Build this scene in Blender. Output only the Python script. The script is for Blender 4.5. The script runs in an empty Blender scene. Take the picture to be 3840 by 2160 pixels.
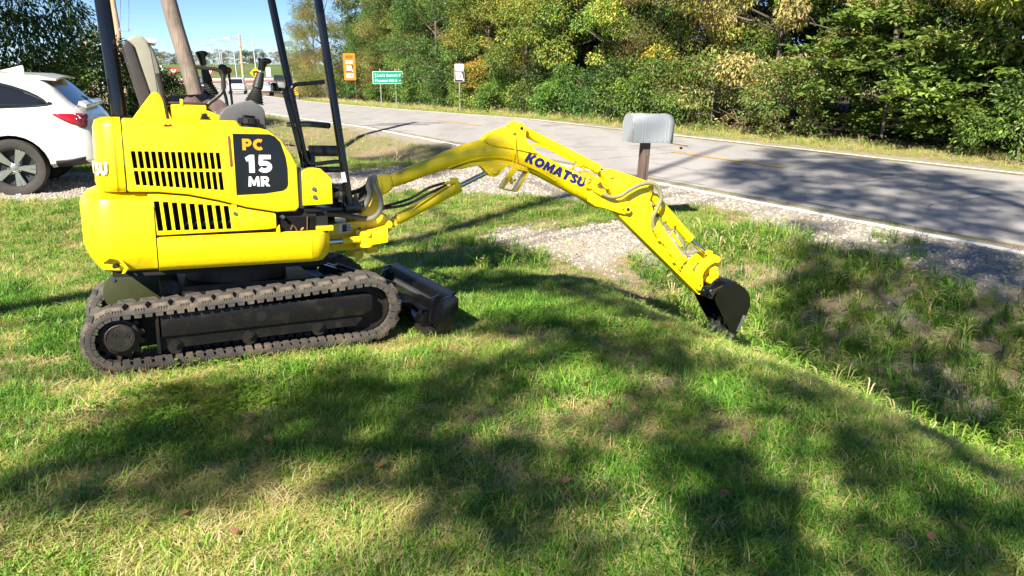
import bpy, bmesh, math, random
import numpy as np
from mathutils import Matrix, Vector, Euler, noise as mnoise

R = math.radians
SC = bpy.context.scene
COL = SC.collection
random.seed(7)
rng = np.random.default_rng(7)

# ------------------------------------------------------------------ camera, sky, sun, exposure
cam_d = bpy.data.cameras.new('camera')
cam = bpy.data.objects.new('camera', cam_d)
COL.objects.link(cam)
cam.location = (0, 0, 1.6)
cam.rotation_euler = (R(90 - 16.85), 0, 0)
cam_d.sensor_width = 36.0
cam_d.lens = 26.0
cam_d.clip_start = 0.05
cam_d.clip_end = 3000
SC.camera = cam

SUN_AZ, SUN_EL = 23.0, 40.0           # light travels 23 deg right of straight ahead
LDIR = Vector((math.sin(R(SUN_AZ)) * math.cos(R(SUN_EL)), math.cos(R(SUN_AZ)) * math.cos(R(SUN_EL)), -math.sin(R(SUN_EL))))
world = bpy.data.worlds.new('World')
SC.world = world
world.use_nodes = True
wn = world.node_tree
bg = wn.nodes['Background']
sky = wn.nodes.new('ShaderNodeTexSky')
sky.sky_type = 'NISHITA'
sky.sun_disc = False
sky.sun_elevation = R(SUN_EL)
sky.sun_rotation = R(180 + SUN_AZ)
sky.altitude = 4500
sky.air_density = 1.0
sky.dust_density = 0.0
sky.ozone_density = 6.0
wn.links.new(sky.outputs[0], bg.inputs[0])
bg.inputs[1].default_value = 0.066
sun_d = bpy.data.lights.new('sun', 'SUN')
sun_d.energy = 5.0
sun_d.angle = R(0.53)
sun_d.color = (1.0, 0.93, 0.80)
sun = bpy.data.objects.new('sun', sun_d)
COL.objects.link(sun)
sun.rotation_euler = LDIR.to_track_quat('-Z', 'Y').to_euler()
sun.location = (-6, -14, 16)
SC.view_settings.view_transform = 'Standard'
SC.view_settings.look = 'None'
SC.view_settings.exposure = 1.28
SC.view_settings.gamma = 1.0
SC.view_settings.use_curve_mapping = False
try:
    SC.cycles.max_bounces = 6
    SC.cycles.transparent_max_bounces = 6
    SC.cycles.use_denoising = True
except Exception:
    pass

# ------------------------------------------------------------------ materials
MATS = {}
def mat(name, color, rough=0.6, metal=0.0, var=0.0, vscale=20.0, bump=0.0, bscale=60.0, coat=0.0, second=None, smix=0.5, sscale=3.0, spec=0.5, emit=None):
    """Principled material with object-space noise variation, an optional second colour in patches and a fine bump."""
    if name in MATS: return MATS[name]
    m = bpy.data.materials.new(name); m.use_nodes = True
    nt = m.node_tree; N = nt.nodes; L = nt.links
    p = N['Principled BSDF']
    p.inputs['Roughness'].default_value = rough
    p.inputs['Metallic'].default_value = metal
    p.inputs['Coat Weight'].default_value = coat
    p.inputs['Specular IOR Level'].default_value = spec
    p.inputs['Base Color'].default_value = (*color, 1)
    tc = N.new('ShaderNodeTexCoord')
    cur = None
    if second is not None:
        n2 = N.new('ShaderNodeTexNoise'); n2.inputs['Scale'].default_value = sscale; n2.inputs['Detail'].default_value = 6
        L.new(tc.outputs['Object'], n2.inputs['Vector'])
        r2 = N.new('ShaderNodeValToRGB'); r2.color_ramp.elements[0].position = smix - 0.08; r2.color_ramp.elements[1].position = smix + 0.12
        L.new(n2.outputs['Fac'], r2.inputs['Fac'])
        mx = N.new('ShaderNodeMix'); mx.data_type = 'RGBA'
        mx.inputs[6].default_value = (*color, 1); mx.inputs[7].default_value = (*second, 1)
        L.new(r2.outputs['Color'], mx.inputs[0]); cur = mx.outputs[2]
    if var > 0:
        n1 = N.new('ShaderNodeTexNoise'); n1.inputs['Scale'].default_value = vscale; n1.inputs['Detail'].default_value = 5
        L.new(tc.outputs['Object'], n1.inputs['Vector'])
        mr = N.new('ShaderNodeMapRange'); mr.inputs[1].default_value = 0.25; mr.inputs[2].default_value = 0.75
        mr.inputs[3].default_value = 1 - var; mr.inputs[4].default_value = 1 + var
        L.new(n1.outputs['Fac'], mr.inputs[0])
        vm = N.new('ShaderNodeVectorMath'); vm.operation = 'SCALE'
        if cur is not None: L.new(cur, vm.inputs[0])
        else: vm.inputs[0].default_value = color
        L.new(mr.outputs[0], vm.inputs['Scale']); cur = vm.outputs[0]
    if cur is not None: L.new(cur, p.inputs['Base Color'])
    if bump > 0:
        nb = N.new('ShaderNodeTexNoise'); nb.inputs['Scale'].default_value = bscale; nb.inputs['Detail'].default_value = 4
        L.new(tc.outputs['Object'], nb.inputs['Vector'])
        b = N.new('ShaderNodeBump'); b.inputs['Strength'].default_value = bump; b.inputs['Distance'].default_value = 0.01
        L.new(nb.outputs['Fac'], b.inputs['Height']); L.new(b.outputs[0], p.inputs['Normal'])
    if emit is not None:
        p.inputs['Emission Color'].default_value = (*emit, 1); p.inputs['Emission Strength'].default_value = 1.0
    MATS[name] = m
    return m

def leaf_mat(name, transl=0.35, rough=0.5, instancer=False, ramp=None):
    """Leaf: colour from the mesh attribute 'leaf_colour' (trees) or a ramp over the per-instance 'tint' (grass)."""
    m = bpy.data.materials.new(name); m.use_nodes = True
    nt = m.node_tree; N = nt.nodes; L = nt.links
    for n in list(N): N.remove(n)
    out = N.new('ShaderNodeOutputMaterial')
    if instancer:
        a = N.new('ShaderNodeAttribute'); a.attribute_type = 'INSTANCER'; a.attribute_name = 'tint'
        r = N.new('ShaderNodeValToRGB')
        els = r.color_ramp.elements
        els[0].position = ramp[0][0]; els[0].color = (*ramp[0][1], 1)
        els[1].position = ramp[-1][0]; els[1].color = (*ramp[-1][1], 1)
        for pos, c in ramp[1:-1]:
            e = els.new(pos); e.color = (*c, 1)
        a2 = N.new('ShaderNodeAttribute'); a2.attribute_type = 'GEOMETRY'; a2.attribute_name = 'shift'
        ad = N.new('ShaderNodeMath'); ad.operation = 'ADD'
        L.new(a.outputs['Fac'], ad.inputs[0]); L.new(a2.outputs['Fac'], ad.inputs[1])
        L.new(ad.outputs[0], r.inputs['Fac']); colr = r.outputs['Color']
    else:
        a = N.new('ShaderNodeAttribute'); a.attribute_type = 'GEOMETRY'; a.attribute_name = 'leaf_colour'
        oi = N.new('ShaderNodeObjectInfo')
        hs = N.new('ShaderNodeHueSaturation')
        mr = N.new('ShaderNodeMapRange'); mr.inputs[3].default_value = 0.485; mr.inputs[4].default_value = 0.515
        mv = N.new('ShaderNodeMapRange'); mv.inputs[3].default_value = 0.8; mv.inputs[4].default_value = 1.2
        L.new(oi.outputs['Random'], mr.inputs[0]); L.new(oi.outputs['Random'], mv.inputs[0])
        L.new(mr.outputs[0], hs.inputs['Hue']); L.new(mv.outputs[0], hs.inputs['Value'])
        L.new(a.outputs['Color'], hs.inputs['Color']); colr = hs.outputs['Color']
    d = N.new('ShaderNodeBsdfPrincipled'); d.inputs['Roughness'].default_value = rough; d.inputs['Specular IOR Level'].default_value = 0.35
    t = N.new('ShaderNodeBsdfTranslucent')
    mx = N.new('ShaderNodeMixShader'); mx.inputs[0].default_value = transl
    L.new(colr, d.inputs['Base Color'])
    g = N.new('ShaderNodeVectorMath'); g.operation = 'MULTIPLY'; g.inputs[1].default_value = (1.25, 1.35, 0.7)
    L.new(colr, g.inputs[0]); L.new(g.outputs[0], t.inputs['Color'])
    L.new(d.outputs[0], mx.inputs[1]); L.new(t.outputs[0], mx.inputs[2]); L.new(mx.outputs[0], out.inputs['Surface'])
    return m

YEL = mat('yellow_paint', (0.93, 0.70, 0.004), 0.34, 0, var=0.025, vscale=9, coat=0.35, bump=0.02, bscale=40)
YEL2 = mat('yellow_cast_paint', (0.90, 0.665, 0.004), 0.38, 0, second=(0.62, 0.44, 0.012), smix=0.70, sscale=22, var=0.05, vscale=6, coat=0.2, bump=0.14, bscale=45)
BLK = mat('black_gloss_paint', (0.005, 0.005, 0.006), 0.17, 0, var=0.3, vscale=6, coat=0.12, bump=0.03, bscale=30)
BLKD = mat('black_frame_paint', (0.011, 0.010, 0.010), 0.42, 0, second=(0.030, 0.024, 0.018), smix=0.60, sscale=9, var=0.3, vscale=60, bump=0.25, bscale=120, spec=0.3)
DARK = mat('dark_interior', (0.006, 0.006, 0.006), 0.8)
RUB = mat('track_rubber', (0.066, 0.059, 0.053), 0.75, 0, second=(0.15, 0.118, 0.085), smix=0.56, sscale=7, var=0.25, vscale=40, bump=0.3, bscale=90)
RUBB = mat('black_rubber', (0.018, 0.018, 0.018), 0.55, bump=0.1)
CHR = mat('chrome_rod', (0.75, 0.75, 0.77), 0.08, 1.0)
STL = mat('bare_steel', (0.42, 0.41, 0.39), 0.35, 1.0, var=0.2, vscale=50)
RST = mat('rusty_steel', (0.10, 0.06, 0.035), 0.8, 0.2, var=0.4, vscale=50, bump=0.2)
HOSE = mat('grey_hose_wrap', (0.19, 0.18, 0.145), 0.6, 0, var=0.12, vscale=30, bump=0.0)
PLAS = mat('grey_plastic', (0.13, 0.13, 0.135), 0.5, var=0.08)
BEIG = mat('beige_seat_vinyl', (0.29, 0.28, 0.225), 0.55, var=0.06, bump=0.08, bscale=200)
SGRY = mat('grey_seat_vinyl', (0.17, 0.17, 0.145), 0.55, var=0.06, bump=0.08, bscale=200)
SHEL = mat('dark_seat_shell', (0.035, 0.030, 0.029), 0.5, var=0.2)
MAUV = mat('faded_brown_vinyl', (0.115, 0.075, 0.075), 0.7, var=0.15, vscale=12)
WHT = mat('white_print', (0.85, 0.85, 0.83), 0.5)
ORP = mat('orange_print', (0.95, 0.36, 0.01), 0.45)
BLU = mat('dark_blue_print', (0.012, 0.010, 0.16), 0.4)
OLV = mat('olive_cover_paint', (0.045, 0.050, 0.018), 0.42, var=0.2, vscale=8)
RED = mat('dark_red_knob', (0.20, 0.018, 0.015), 0.35)
CARW = mat('white_car_paint', (0.66, 0.66, 0.64), 0.25, coat=0.6)
CARS = mat('silver_car_paint', (0.50, 0.50, 0.52), 0.3, 0.4, coat=0.5)
CARB = mat('black_car_paint', (0.015, 0.016, 0.02), 0.25, coat=0.6)
GLS = mat('tinted_glass', (0.012, 0.014, 0.018), 0.04, spec=0.8)
TAIL = mat('red_lamp_lens', (0.38, 0.008, 0.012), 0.10, coat=0.8)
TAILD = mat('dark_red_lens', (0.10, 0.012, 0.012), 0.10, coat=0.8)
TRIM = mat('black_trim', (0.02, 0.02, 0.021), 0.55)
TIRE = mat('tyre_rubber', (0.045, 0.040, 0.036), 0.8, var=0.25, vscale=25)
ALLY = mat('machined_alloy', (0.62, 0.62, 0.63), 0.25, 0.9)
ALLD = mat('dark_alloy', (0.022, 0.022, 0.023), 0.5, 0.0)
GALV = mat('galvanised_steel', (0.30, 0.31, 0.32), 0.5, 0.4, var=0.1)
MAILB = mat('mailbox_grey_paint', (0.31, 0.332, 0.355), 0.36, 0.0, var=0.03, vscale=6, spec=0.4)
SGRN = mat('sign_green', (0.0, 0.26, 0.17), 0.5)
SORG = mat('sign_orange', (0.95, 0.22, 0.01), 0.5)
SWHT = mat('sign_white', (0.78, 0.78, 0.76), 0.5)
SBLK = mat('sign_black', (0.015, 0.015, 0.015), 0.5)
SYEL = mat('sign_yellow', (0.85, 0.50, 0.01), 0.5)
SRED = mat('sign_red', (0.65, 0.02, 0.02), 0.5)
LINW = mat('white_road_paint', (0.78, 0.77, 0.74), 0.8, var=0.18, vscale=14)
LINY = mat('yellow_road_paint', (0.62, 0.36, 0.07), 0.8, var=0.2, vscale=14)

def wood_mat(name, c1, c2, grain=9.0, stretch=0.05):
    m = bpy.data.materials.new(name); m.use_nodes = True
    nt = m.node_tree; N = nt.nodes; L = nt.links; p = N['Principled BSDF']; p.inputs['Roughness'].default_value = 0.85
    tc = N.new('ShaderNodeTexCoord'); mp = N.new('ShaderNodeMapping'); mp.inputs['Scale'].default_value = (1, 1, stretch)
    L.new(tc.outputs['Object'], mp.inputs['Vector'])
    n1 = N.new('ShaderNodeTexNoise'); n1.inputs['Scale'].default_value = grain * 6; n1.inputs['Detail'].default_value = 8; n1.inputs['Distortion'].default_value = 0.6
    L.new(mp.outputs[0], n1.inputs['Vector'])
    n2 = N.new('ShaderNodeTexNoise'); n2.inputs['Scale'].default_value = 2.2; n2.inputs['Detail'].default_value = 3
    L.new(tc.outputs['Object'], n2.inputs['Vector'])
    r = N.new('ShaderNodeValToRGB'); r.color_ramp.elements[0].position = 0.30; r.color_ramp.elements[1].position = 0.70
    r.color_ramp.elements[0].color = (*c1, 1); r.color_ramp.elements[1].color = (*c2, 1)
    mm = N.new('ShaderNodeMath'); mm.operation = 'MULTIPLY_ADD'; mm.inputs[1].default_value = 0.55
    ms = N.new('ShaderNodeMath'); ms.operation = 'MULTIPLY'; ms.inputs[1].default_value = 0.45
    L.new(n2.outputs['Fac'], ms.inputs[0]); L.new(n1.outputs['Fac'], mm.inputs[0]); L.new(ms.outputs[0], mm.inputs[2])
    L.new(mm.outputs[0], r.inputs['Fac']); L.new(r.outputs[0], p.inputs['Base Color'])
    b = N.new('ShaderNodeBump'); b.inputs['Strength'].default_value = 0.5; b.inputs['Distance'].default_value = 0.01
    L.new(n1.outputs['Fac'], b.inputs['Height']); L.new(b.outputs[0], p.inputs['Normal'])
    return m
WOODP = wood_mat('weathered_pole_wood', (0.085, 0.066, 0.052), (0.31, 0.245, 0.195), 5.0, 0.04)
WOODM = wood_mat('weathered_post_wood', (0.06, 0.042, 0.035), (0.20, 0.14, 0.11), 10.0, 0.06)
WOODL = wood_mat('pale_pole_wood', (0.30, 0.19, 0.12), (0.50, 0.36, 0.24), 5.0, 0.05)
BARK = wood_mat('tree_bark', (0.05, 0.038, 0.030), (0.17, 0.13, 0.10), 6.0, 0.25)
TWIG = mat('bare_twig', (0.20, 0.15, 0.12), 0.9, var=0.3)

# ------------------------------------------------------------------ mesh helpers
def link(name, me, parent=None, m=None, mats=None, loc=None, mtx=None):
    o = bpy.data.objects.new(name, me)
    COL.objects.link(o)
    if m is not None: me.materials.append(m)
    if mats:
        for x in mats: me.materials.append(x)
    if parent is not None: o.parent = parent
    if mtx is not None: o.matrix_local = mtx
    if loc is not None: o.location = loc
    return o

def tag(o, label=None, cat=None, group=None, kind=None):
    if label: o['label'] = label
    if cat: o['category'] = cat
    if group: o['group'] = group
    if kind: o['kind'] = kind
    return o

def empty(name, loc=(0, 0, 0), rotz=0.0):
    o = bpy.data.objects.new(name, None)
    o.empty_display_size = 0.2
    COL.objects.link(o)
    o.location = loc; o.rotation_euler = (0, 0, rotz)
    return o

def copy_tree(o, parent=None):
    c = o.copy(); COL.objects.link(c)
    if parent is not None: c.parent = parent
    for ch in list(o.children): copy_tree(ch, c)
    return c

class MB:
    """Collects shapes in a bmesh; build() links them as one mesh object."""
    def __init__(self): self.b = bmesh.new()
    def _face(self, vs, mi=0, smooth=False):
        try:
            f = self.b.faces.new(vs); f.material_index = mi; f.smooth = smooth
            return f
        except ValueError:
            return None
    def box(self, lo, hi, mi=0, mtx=None):
        c = [(x, y, z) for x in (lo[0], hi[0]) for y in (lo[1], hi[1]) for z in (lo[2], hi[2])]
        v = [self.b.verts.new(mtx @ Vector(p) if mtx else p) for p in c]
        for q in ((0, 1, 3, 2), (4, 6, 7, 5), (0, 4, 5, 1), (2, 3, 7, 6), (0, 2, 6, 4), (1, 5, 7, 3)):
            self._face([v[i] for i in q], mi)
        return self
    def prism(self, poly, y0, y1, axis='Y', mi=0, mtx=None):
        """poly: 2-D outline; extruded along axis (Y: poly is x,z; X: poly is y,z; Z: poly is x,y)."""
        def P(a, b, t):
            p = {'Y': (a, t, b), 'X': (t, a, b), 'Z': (a, b, t)}[axis]
            return mtx @ Vector(p) if mtx else p
        A = [self.b.verts.new(P(a, b, y0)) for a, b in poly]
        B = [self.b.verts.new(P(a, b, y1)) for a, b in poly]
        n = len(poly)
        self._face(A, mi); self._face(B[::-1], mi)
        for i in range(n):
            self._face([A[i], B[i], B[(i + 1) % n], A[(i + 1) % n]], mi)
        return self
    def rings(self, rings, cap=True, mi=0, smooth=True, closed=True):
        V = [[self.b.verts.new(p) for p in r] for r in rings]
        n = len(V[0])
        for a, b in zip(V, V[1:]):
            for i in range(n if closed else n - 1):
                self._face([a[i], a[(i + 1) % n], b[(i + 1) % n], b[i]], mi, smooth)
        if cap and closed:
            self._face(V[0][::-1], mi); self._face(V[-1], mi)
        return self
    def tube(self, path, r, n=8, mi=0, cap=True, ell=None):
        """Round tube along a path; r a number or one per point; ell = (width factor across, height factor)."""
        P = [Vector(p) for p in path]
        rs = r if isinstance(r, (list, tuple)) else [r] * len(P)
        rr = []
        up = None
        for i, p in enumerate(P):
            t = (P[min(i + 1, len(P) - 1)] - P[max(i - 1, 0)])
            if t.length < 1e-9: t = Vector((0, 0, 1))
            t.normalize()
            if up is None:
                up = Vector((0, 1, 0)) if abs(t.y) < 0.9 else Vector((1, 0, 0))
            s = t.cross(up)
            if s.length < 1e-6: s = t.orthogonal()
            s.normalize(); u = s.cross(t); up = u
            rr.append([p + (s * math.cos(2 * math.pi * k / n) + u * math.sin(2 * math.pi * k / n)) * rs[i] for k in range(n)])
        return self.rings(rr, cap, mi)
    def cyl(self, p0, p1, r0, r1=None, n=16, mi=0):
        return self.tube([p0, p1], [r0, r0 if r1 is None else r1], n, mi)
    def lathe(self, prof, n=16, mtx=None, mi=0, cap=True):
        rr = []
        for r, z in prof:
            ring = [Vector((r * math.cos(2 * math.pi * k / n), r * math.sin(2 * math.pi * k / n), z)) for k in range(n)]
            rr.append([mtx @ p for p in ring] if mtx else ring)
        return self.rings(rr, cap, mi)
    def sphere(self, c, r, n=12, m=8, mi=0, sc=(1, 1, 1)):
        prof = [(math.sin(math.pi * j / m) * r + 1e-5, -math.cos(math.pi * j / m) * r) for j in range(m + 1)]
        return self.lathe(prof, n, Matrix.Translation(c) @ Matrix.Diagonal((*sc, 1)), mi)
    def quad(self, a, b, c, d, mi=0):
        self._face([self.b.verts.new(p) for p in (a, b, c, d)], mi); return self
    def poly3(self, pts, mi=0):
        self._face([self.b.verts.new(p) for p in pts], mi); return self
    def bevel(self, w, seg=2, ang=30):
        self.b.normal_update()
        es = [e for e in self.b.edges if len(e.link_faces) == 2 and e.calc_face_angle(0) > R(ang)]
        if es:
            bmesh.ops.bevel(self.b, geom=es, offset=w, segments=seg, profile=0.6, affect='EDGES', clamp_overlap=True)
        return self
    def mesh(self, name, smooth=35):
        bmesh.ops.recalc_face_normals(self.b, faces=self.b.faces[:])
        me = bpy.data.meshes.new(name)
        self.b.to_mesh(me); self.b.free()
        if smooth:
            me.polygons.foreach_set('use_smooth', [True] * len(me.polygons))
            me.set_sharp_from_angle(angle=R(smooth))
        return me
    def build(self, name, m, parent=None, mtx=None, smooth=35, loc=None):
        me = self.mesh(name, smooth)
        ms = m if isinstance(m, (list, tuple)) else [m]
        return link(name, me, parent, None, ms, loc, mtx)

def fast_mesh(name, verts, faces, cols=None, mats=(), smooth=False, shift=None):
    """numpy quads/tris -> mesh."""
    me = bpy.data.meshes.new(name)
    nv, nf, k = len(verts), len(faces), faces.shape[1]
    me.vertices.add(nv); me.vertices.foreach_set('co', np.asarray(verts, np.float32).ravel())
    me.loops.add(nf * k); me.loops.foreach_set('vertex_index', np.asarray(faces, np.int32).ravel())
    me.polygons.add(nf)
    me.polygons.foreach_set('loop_start', np.arange(0, nf * k, k, dtype=np.int32))
    try: me.polygons.foreach_set('loop_total', np.full(nf, k, dtype=np.int32))
    except Exception: pass
    me.polygons.foreach_set('use_smooth', np.full(nf, smooth))
    if cols is not None:
        a = me.attributes.new('leaf_colour', 'FLOAT_COLOR', 'POINT')
        a.data.foreach_set('color', np.concatenate([cols, np.ones((nv, 1))], 1).astype(np.float32).ravel())
    if shift is not None:
        a = me.attributes.new('shift', 'FLOAT', 'POINT'); a.data.foreach_set('value', shift.astype(np.float32))
    for m in mats: me.materials.append(m)
    me.update(calc_edges=True)
    return me

def text_mesh(name, txt, size, extrude, offset, m, parent, mtx, shear=0.0, spacing=1.0, ax='CENTER'):
    c = bpy.data.curves.new(name, 'FONT')
    c.body = txt; c.size = size; c.extrude = extrude; c.offset = offset; c.shear = shear
    c.space_character = spacing; c.align_x = ax; c.align_y = 'CENTER'; c.resolution_u = 3
    o = bpy.data.objects.new('tmp', c)
    COL.objects.link(o)
    dg = bpy.context.evaluated_depsgraph_get()
    me = bpy.data.meshes.new_from_object(o.evaluated_get(dg))
    bpy.data.objects.remove(o); bpy.data.curves.remove(c)
    me.name = name
    return link(name, me, parent, m, None, None, mtx)

def _arc(cx, cy, rx, ry, a0, a1, n=14): return [(cx + rx * math.cos(R(a0 + (a1 - a0) * k / n)), cy + ry * math.sin(R(a0 + (a1 - a0) * k / n))) for k in range(n + 1)]
BLOCK = {   # heavy block capitals, height 1: (advance, polygons, strokes as (path, width, closed))
 'K': (.92, [[(0, 0), (.30, 0), (.30, 1), (0, 1)], [(.30, .42), (.58, 1), (.92, 1), (.60, .53), (.94, 0), (.57, 0), (.30, .46)]], []),
 'O': (1.06, [], [(_arc(.52, .5, .375, .36, 0, 360, 28), .29, True)]),
 'M': (1.12, [[(0, 0), (.27, 0), (.30, .62), (.30, 1), (.08, 1)], [(.30, 1), (.30, .62), (.47, .08), (.65, .08), (.82, .62), (.82, 1), (.56, .46)], [(.82, 1), (.82, .62), (.85, 0), (1.12, 0), (1.04, 1)]], []),
 'A': (1.0, [[(0, 0), (.30, 0), (.50, .68), (.70, 0), (1.0, 0), (.66, 1), (.34, 1)], [(.27, .17), (.73, .17), (.67, .38), (.33, .38)]], []),
 'T': (.86, [[(.28, 0), (.58, 0), (.58, .76), (.86, .76), (.86, 1), (0, 1), (0, .76), (.28, .76)]], []),
 'S': (.80, [], [(_arc(.42, .715, .27, .165, 20, 270, 14) + _arc(.40, .285, .27, .165, 90, -160, 14)[1:], .245, False)]),
 'U': (.96, [], [([(.15, 1.0), (.15, .42)] + _arc(.48, .42, .33, .285, 180, 360, 14)[1:] + [(.81, 1.0)], .30, False)]),
 'P': (.82, [[(0, 0), (.29, 0), (.29, 1), (0, 1)]], [([(.28, .875)] + _arc(.46, .66, .21, .215, 90, -90, 10) + [(.28, .445)], .25, False)]),
 'C': (.90, [], [(_arc(.52, .5, .38, .365, 52, 308, 24), .28, False)]),
 'R': (.90, [[(0, 0), (.29, 0), (.29, 1), (0, 1)], [(.30, .40), (.56, .44), (.90, 0), (.55, 0), (.30, .34)]], [([(.28, .88)] + _arc(.47, .67, .20, .21, 90, -90, 10) + [(.28, .46)], .24, False)]),
 '1': (.56, [[(.20, 0), (.50, 0), (.50, 1), (.26, 1), (0, .84), (.08, .62), (.20, .68)]], []),
 '5': (.84, [[(.12, 1), (.76, 1), (.76, .76), (.34, .76), (.32, .58), (.08, .46)]], [([(.12, .50)] + _arc(.40, .33, .29, .205, 110, -150, 18), .25, False)]),
}
def block_text(name, txt, size, depth, m, parent, mtx, shear=0.0, gap=.10, ax='CENTER'):
    b = MB(); x = 0; k = 0
    for ch in txt:
        adv, polys, strokes = BLOCK[ch]
        T = lambda p, z: (((x + p[0]) + p[1] * shear) * size, (p[1] - .5) * size, z)
        for pl in polys:
            k += 1; z = depth + .00008 * k
            A = [b.b.verts.new(T(p, z)) for p in pl]; Z = [b.b.verts.new(T(p, 0)) for p in pl]
            b._face(A)
            for i in range(len(pl)): b._face([A[i], A[(i + 1) % len(pl)], Z[(i + 1) % len(pl)], Z[i]])
        for path, w, closed in strokes:
            k += 1; z = depth + .00008 * k; L_, R_ = [], []
            P = path[:-1] if closed else path; n = len(P)
            for i, p in enumerate(P):
                a = P[(i - 1) % n] if closed else P[max(0, i - 1)]; c = P[(i + 1) % n] if closed else P[min(n - 1, i + 1)]
                t = Vector((c[0] - a[0], c[1] - a[1])).normalized()
                L_.append((p[0] - t.y * w / 2, p[1] + t.x * w / 2)); R_.append((p[0] + t.y * w / 2, p[1] - t.x * w / 2))
            A = [b.b.verts.new(T(p, z)) for p in L_]; B_ = [b.b.verts.new(T(p, z)) for p in R_]; A0 = [b.b.verts.new(T(p, 0)) for p in L_]; B0 = [b.b.verts.new(T(p, 0)) for p in R_]
            for i in range(n if closed else n - 1):
                j = (i + 1) % n; b._face([A[i], B_[i], B_[j], A[j]]); b._face([A[i], A[j], A0[j], A0[i]]); b._face([B_[i], B0[i], B0[j], B_[j]])
        x += adv + gap
    tot = (x - gap) * size; dx = {'CENTER': -tot / 2, 'RIGHT': -tot, 'LEFT': 0}[ax]
    for v in b.b.verts: v.co.x += dx
    me = b.mesh(name, None)
    return link(name, me, parent, m, None, None, mtx)

def bool_cut(obj, cutter_mb, m_cut):
    """Cut the collected prisms out of obj; cut faces take the material m_cut."""
    cme = cutter_mb.mesh('cut', None); cme.materials.append(m_cut)
    co = bpy.data.objects.new('cut', cme); COL.objects.link(co)
    pa, ml = obj.parent, obj.matrix_basis.copy()
    obj.parent = None; obj.matrix_basis = Matrix(); co.matrix_basis = Matrix()
    md = obj.modifiers.new('b', 'BOOLEAN'); md.operation = 'DIFFERENCE'; md.object = co; md.solver = 'EXACT'
    md.material_mode = 'TRANSFER'
    bpy.context.view_layer.update()
    dg = bpy.context.evaluated_depsgraph_get()
    me = bpy.data.meshes.new_from_object(obj.evaluated_get(dg))
    obj.modifiers.clear()
    old = obj.data; obj.data = me; me.name = old.name
    bpy.data.objects.remove(co)
    obj.parent = pa; obj.matrix_basis = ml
    me.polygons.foreach_set('use_smooth', [True] * len(me.polygons))
    me.set_sharp_from_angle(angle=R(30))

def catmull(pts, k=6):
    P = [Vector(p) for p in pts]
    P = [P[0] * 2 - P[1]] + P + [P[-1] * 2 - P[-2]]
    out = []
    for i in range(1, len(P) - 2):
        for j in range(k):
            t = j / k
            a, b, c, d = P[i - 1], P[i], P[i + 1], P[i + 2]
            out.append(0.5 * ((2 * b) + (c - a) * t + (2 * a - 5 * b + 4 * c - d) * t * t + (3 * b - a - 3 * c + d) * t ** 3))
    out.append(P[-2])
    return out

# ------------------------------------------------------------------ the lie of the land
def sst(a, b, x):
    t = np.clip((x - a) / (b - a), 0, 1); return t * t * (3 - 2 * t)
def _hash(ix, iy, s):
    h = (ix.astype(np.int64) * 374761393 + iy.astype(np.int64) * 668265263 + s * 1274126177) & 0x7fffffff
    h = (h ^ (h >> 13)) * 1274126177 & 0x7fffffff
    return ((h ^ (h >> 16)) & 0xffff) / 65535.0
def vnoise(x, y, f=1.0, s=0):
    x = np.asarray(x, float) * f; y = np.asarray(y, float) * f
    ix = np.floor(x); iy = np.floor(y); u = x - ix; v = y - iy
    u = u * u * (3 - 2 * u); v = v * v * (3 - 2 * v)
    a = _hash(ix, iy, s); b = _hash(ix + 1, iy, s); c = _hash(ix, iy + 1, s); d = _hash(ix + 1, iy + 1, s)
    return (a * (1 - u) + b * u) * (1 - v) + (c * (1 - u) + d * u) * v
def fbm(x, y, f=1.0, s=0):
    return (vnoise(x, y, f, s) * 0.55 + vnoise(x, y, f * 2.1, s + 5) * 0.28 + vnoise(x, y, f * 4.3, s + 9) * 0.17)

CN, SN = 0.85, 0.527              # the road runs along t, n is measured across it
def nt_of(x, y): return CN * x + SN * y, -SN * x + CN * y
def xy_of(n, t): return CN * n - SN * t, SN * n + CN * t
def road_mid(t):                    # the road bends gently to the right far off
    return 12.3 + 0.0014 * np.clip(np.asarray(t, float) - 25, 0, 75) ** 2 + 0.21 * np.clip(np.asarray(t, float) - 100, 0, None)
def road_z(t):
    t = np.asarray(t, float)
    return -0.36 - 0.021 * np.clip(t - 24, 0, 126) + 0 * t
HALF = 3.35
def driveway(n, t):
    """1 on the gravel drive, 0 off it."""
    wob = (fbm(n, t, 0.9, 31) - 0.5) * 0.9
    mid = 13.0 - 0.28 * n
    hw = 1.45 + 1.9 * sst(5.2, 8.6, n)
    d = np.abs(t - mid) + wob
    return (1 - sst(hw - 0.15, hw + 0.25, d)) * (1 - sst(8.8, 9.0, n))
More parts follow.
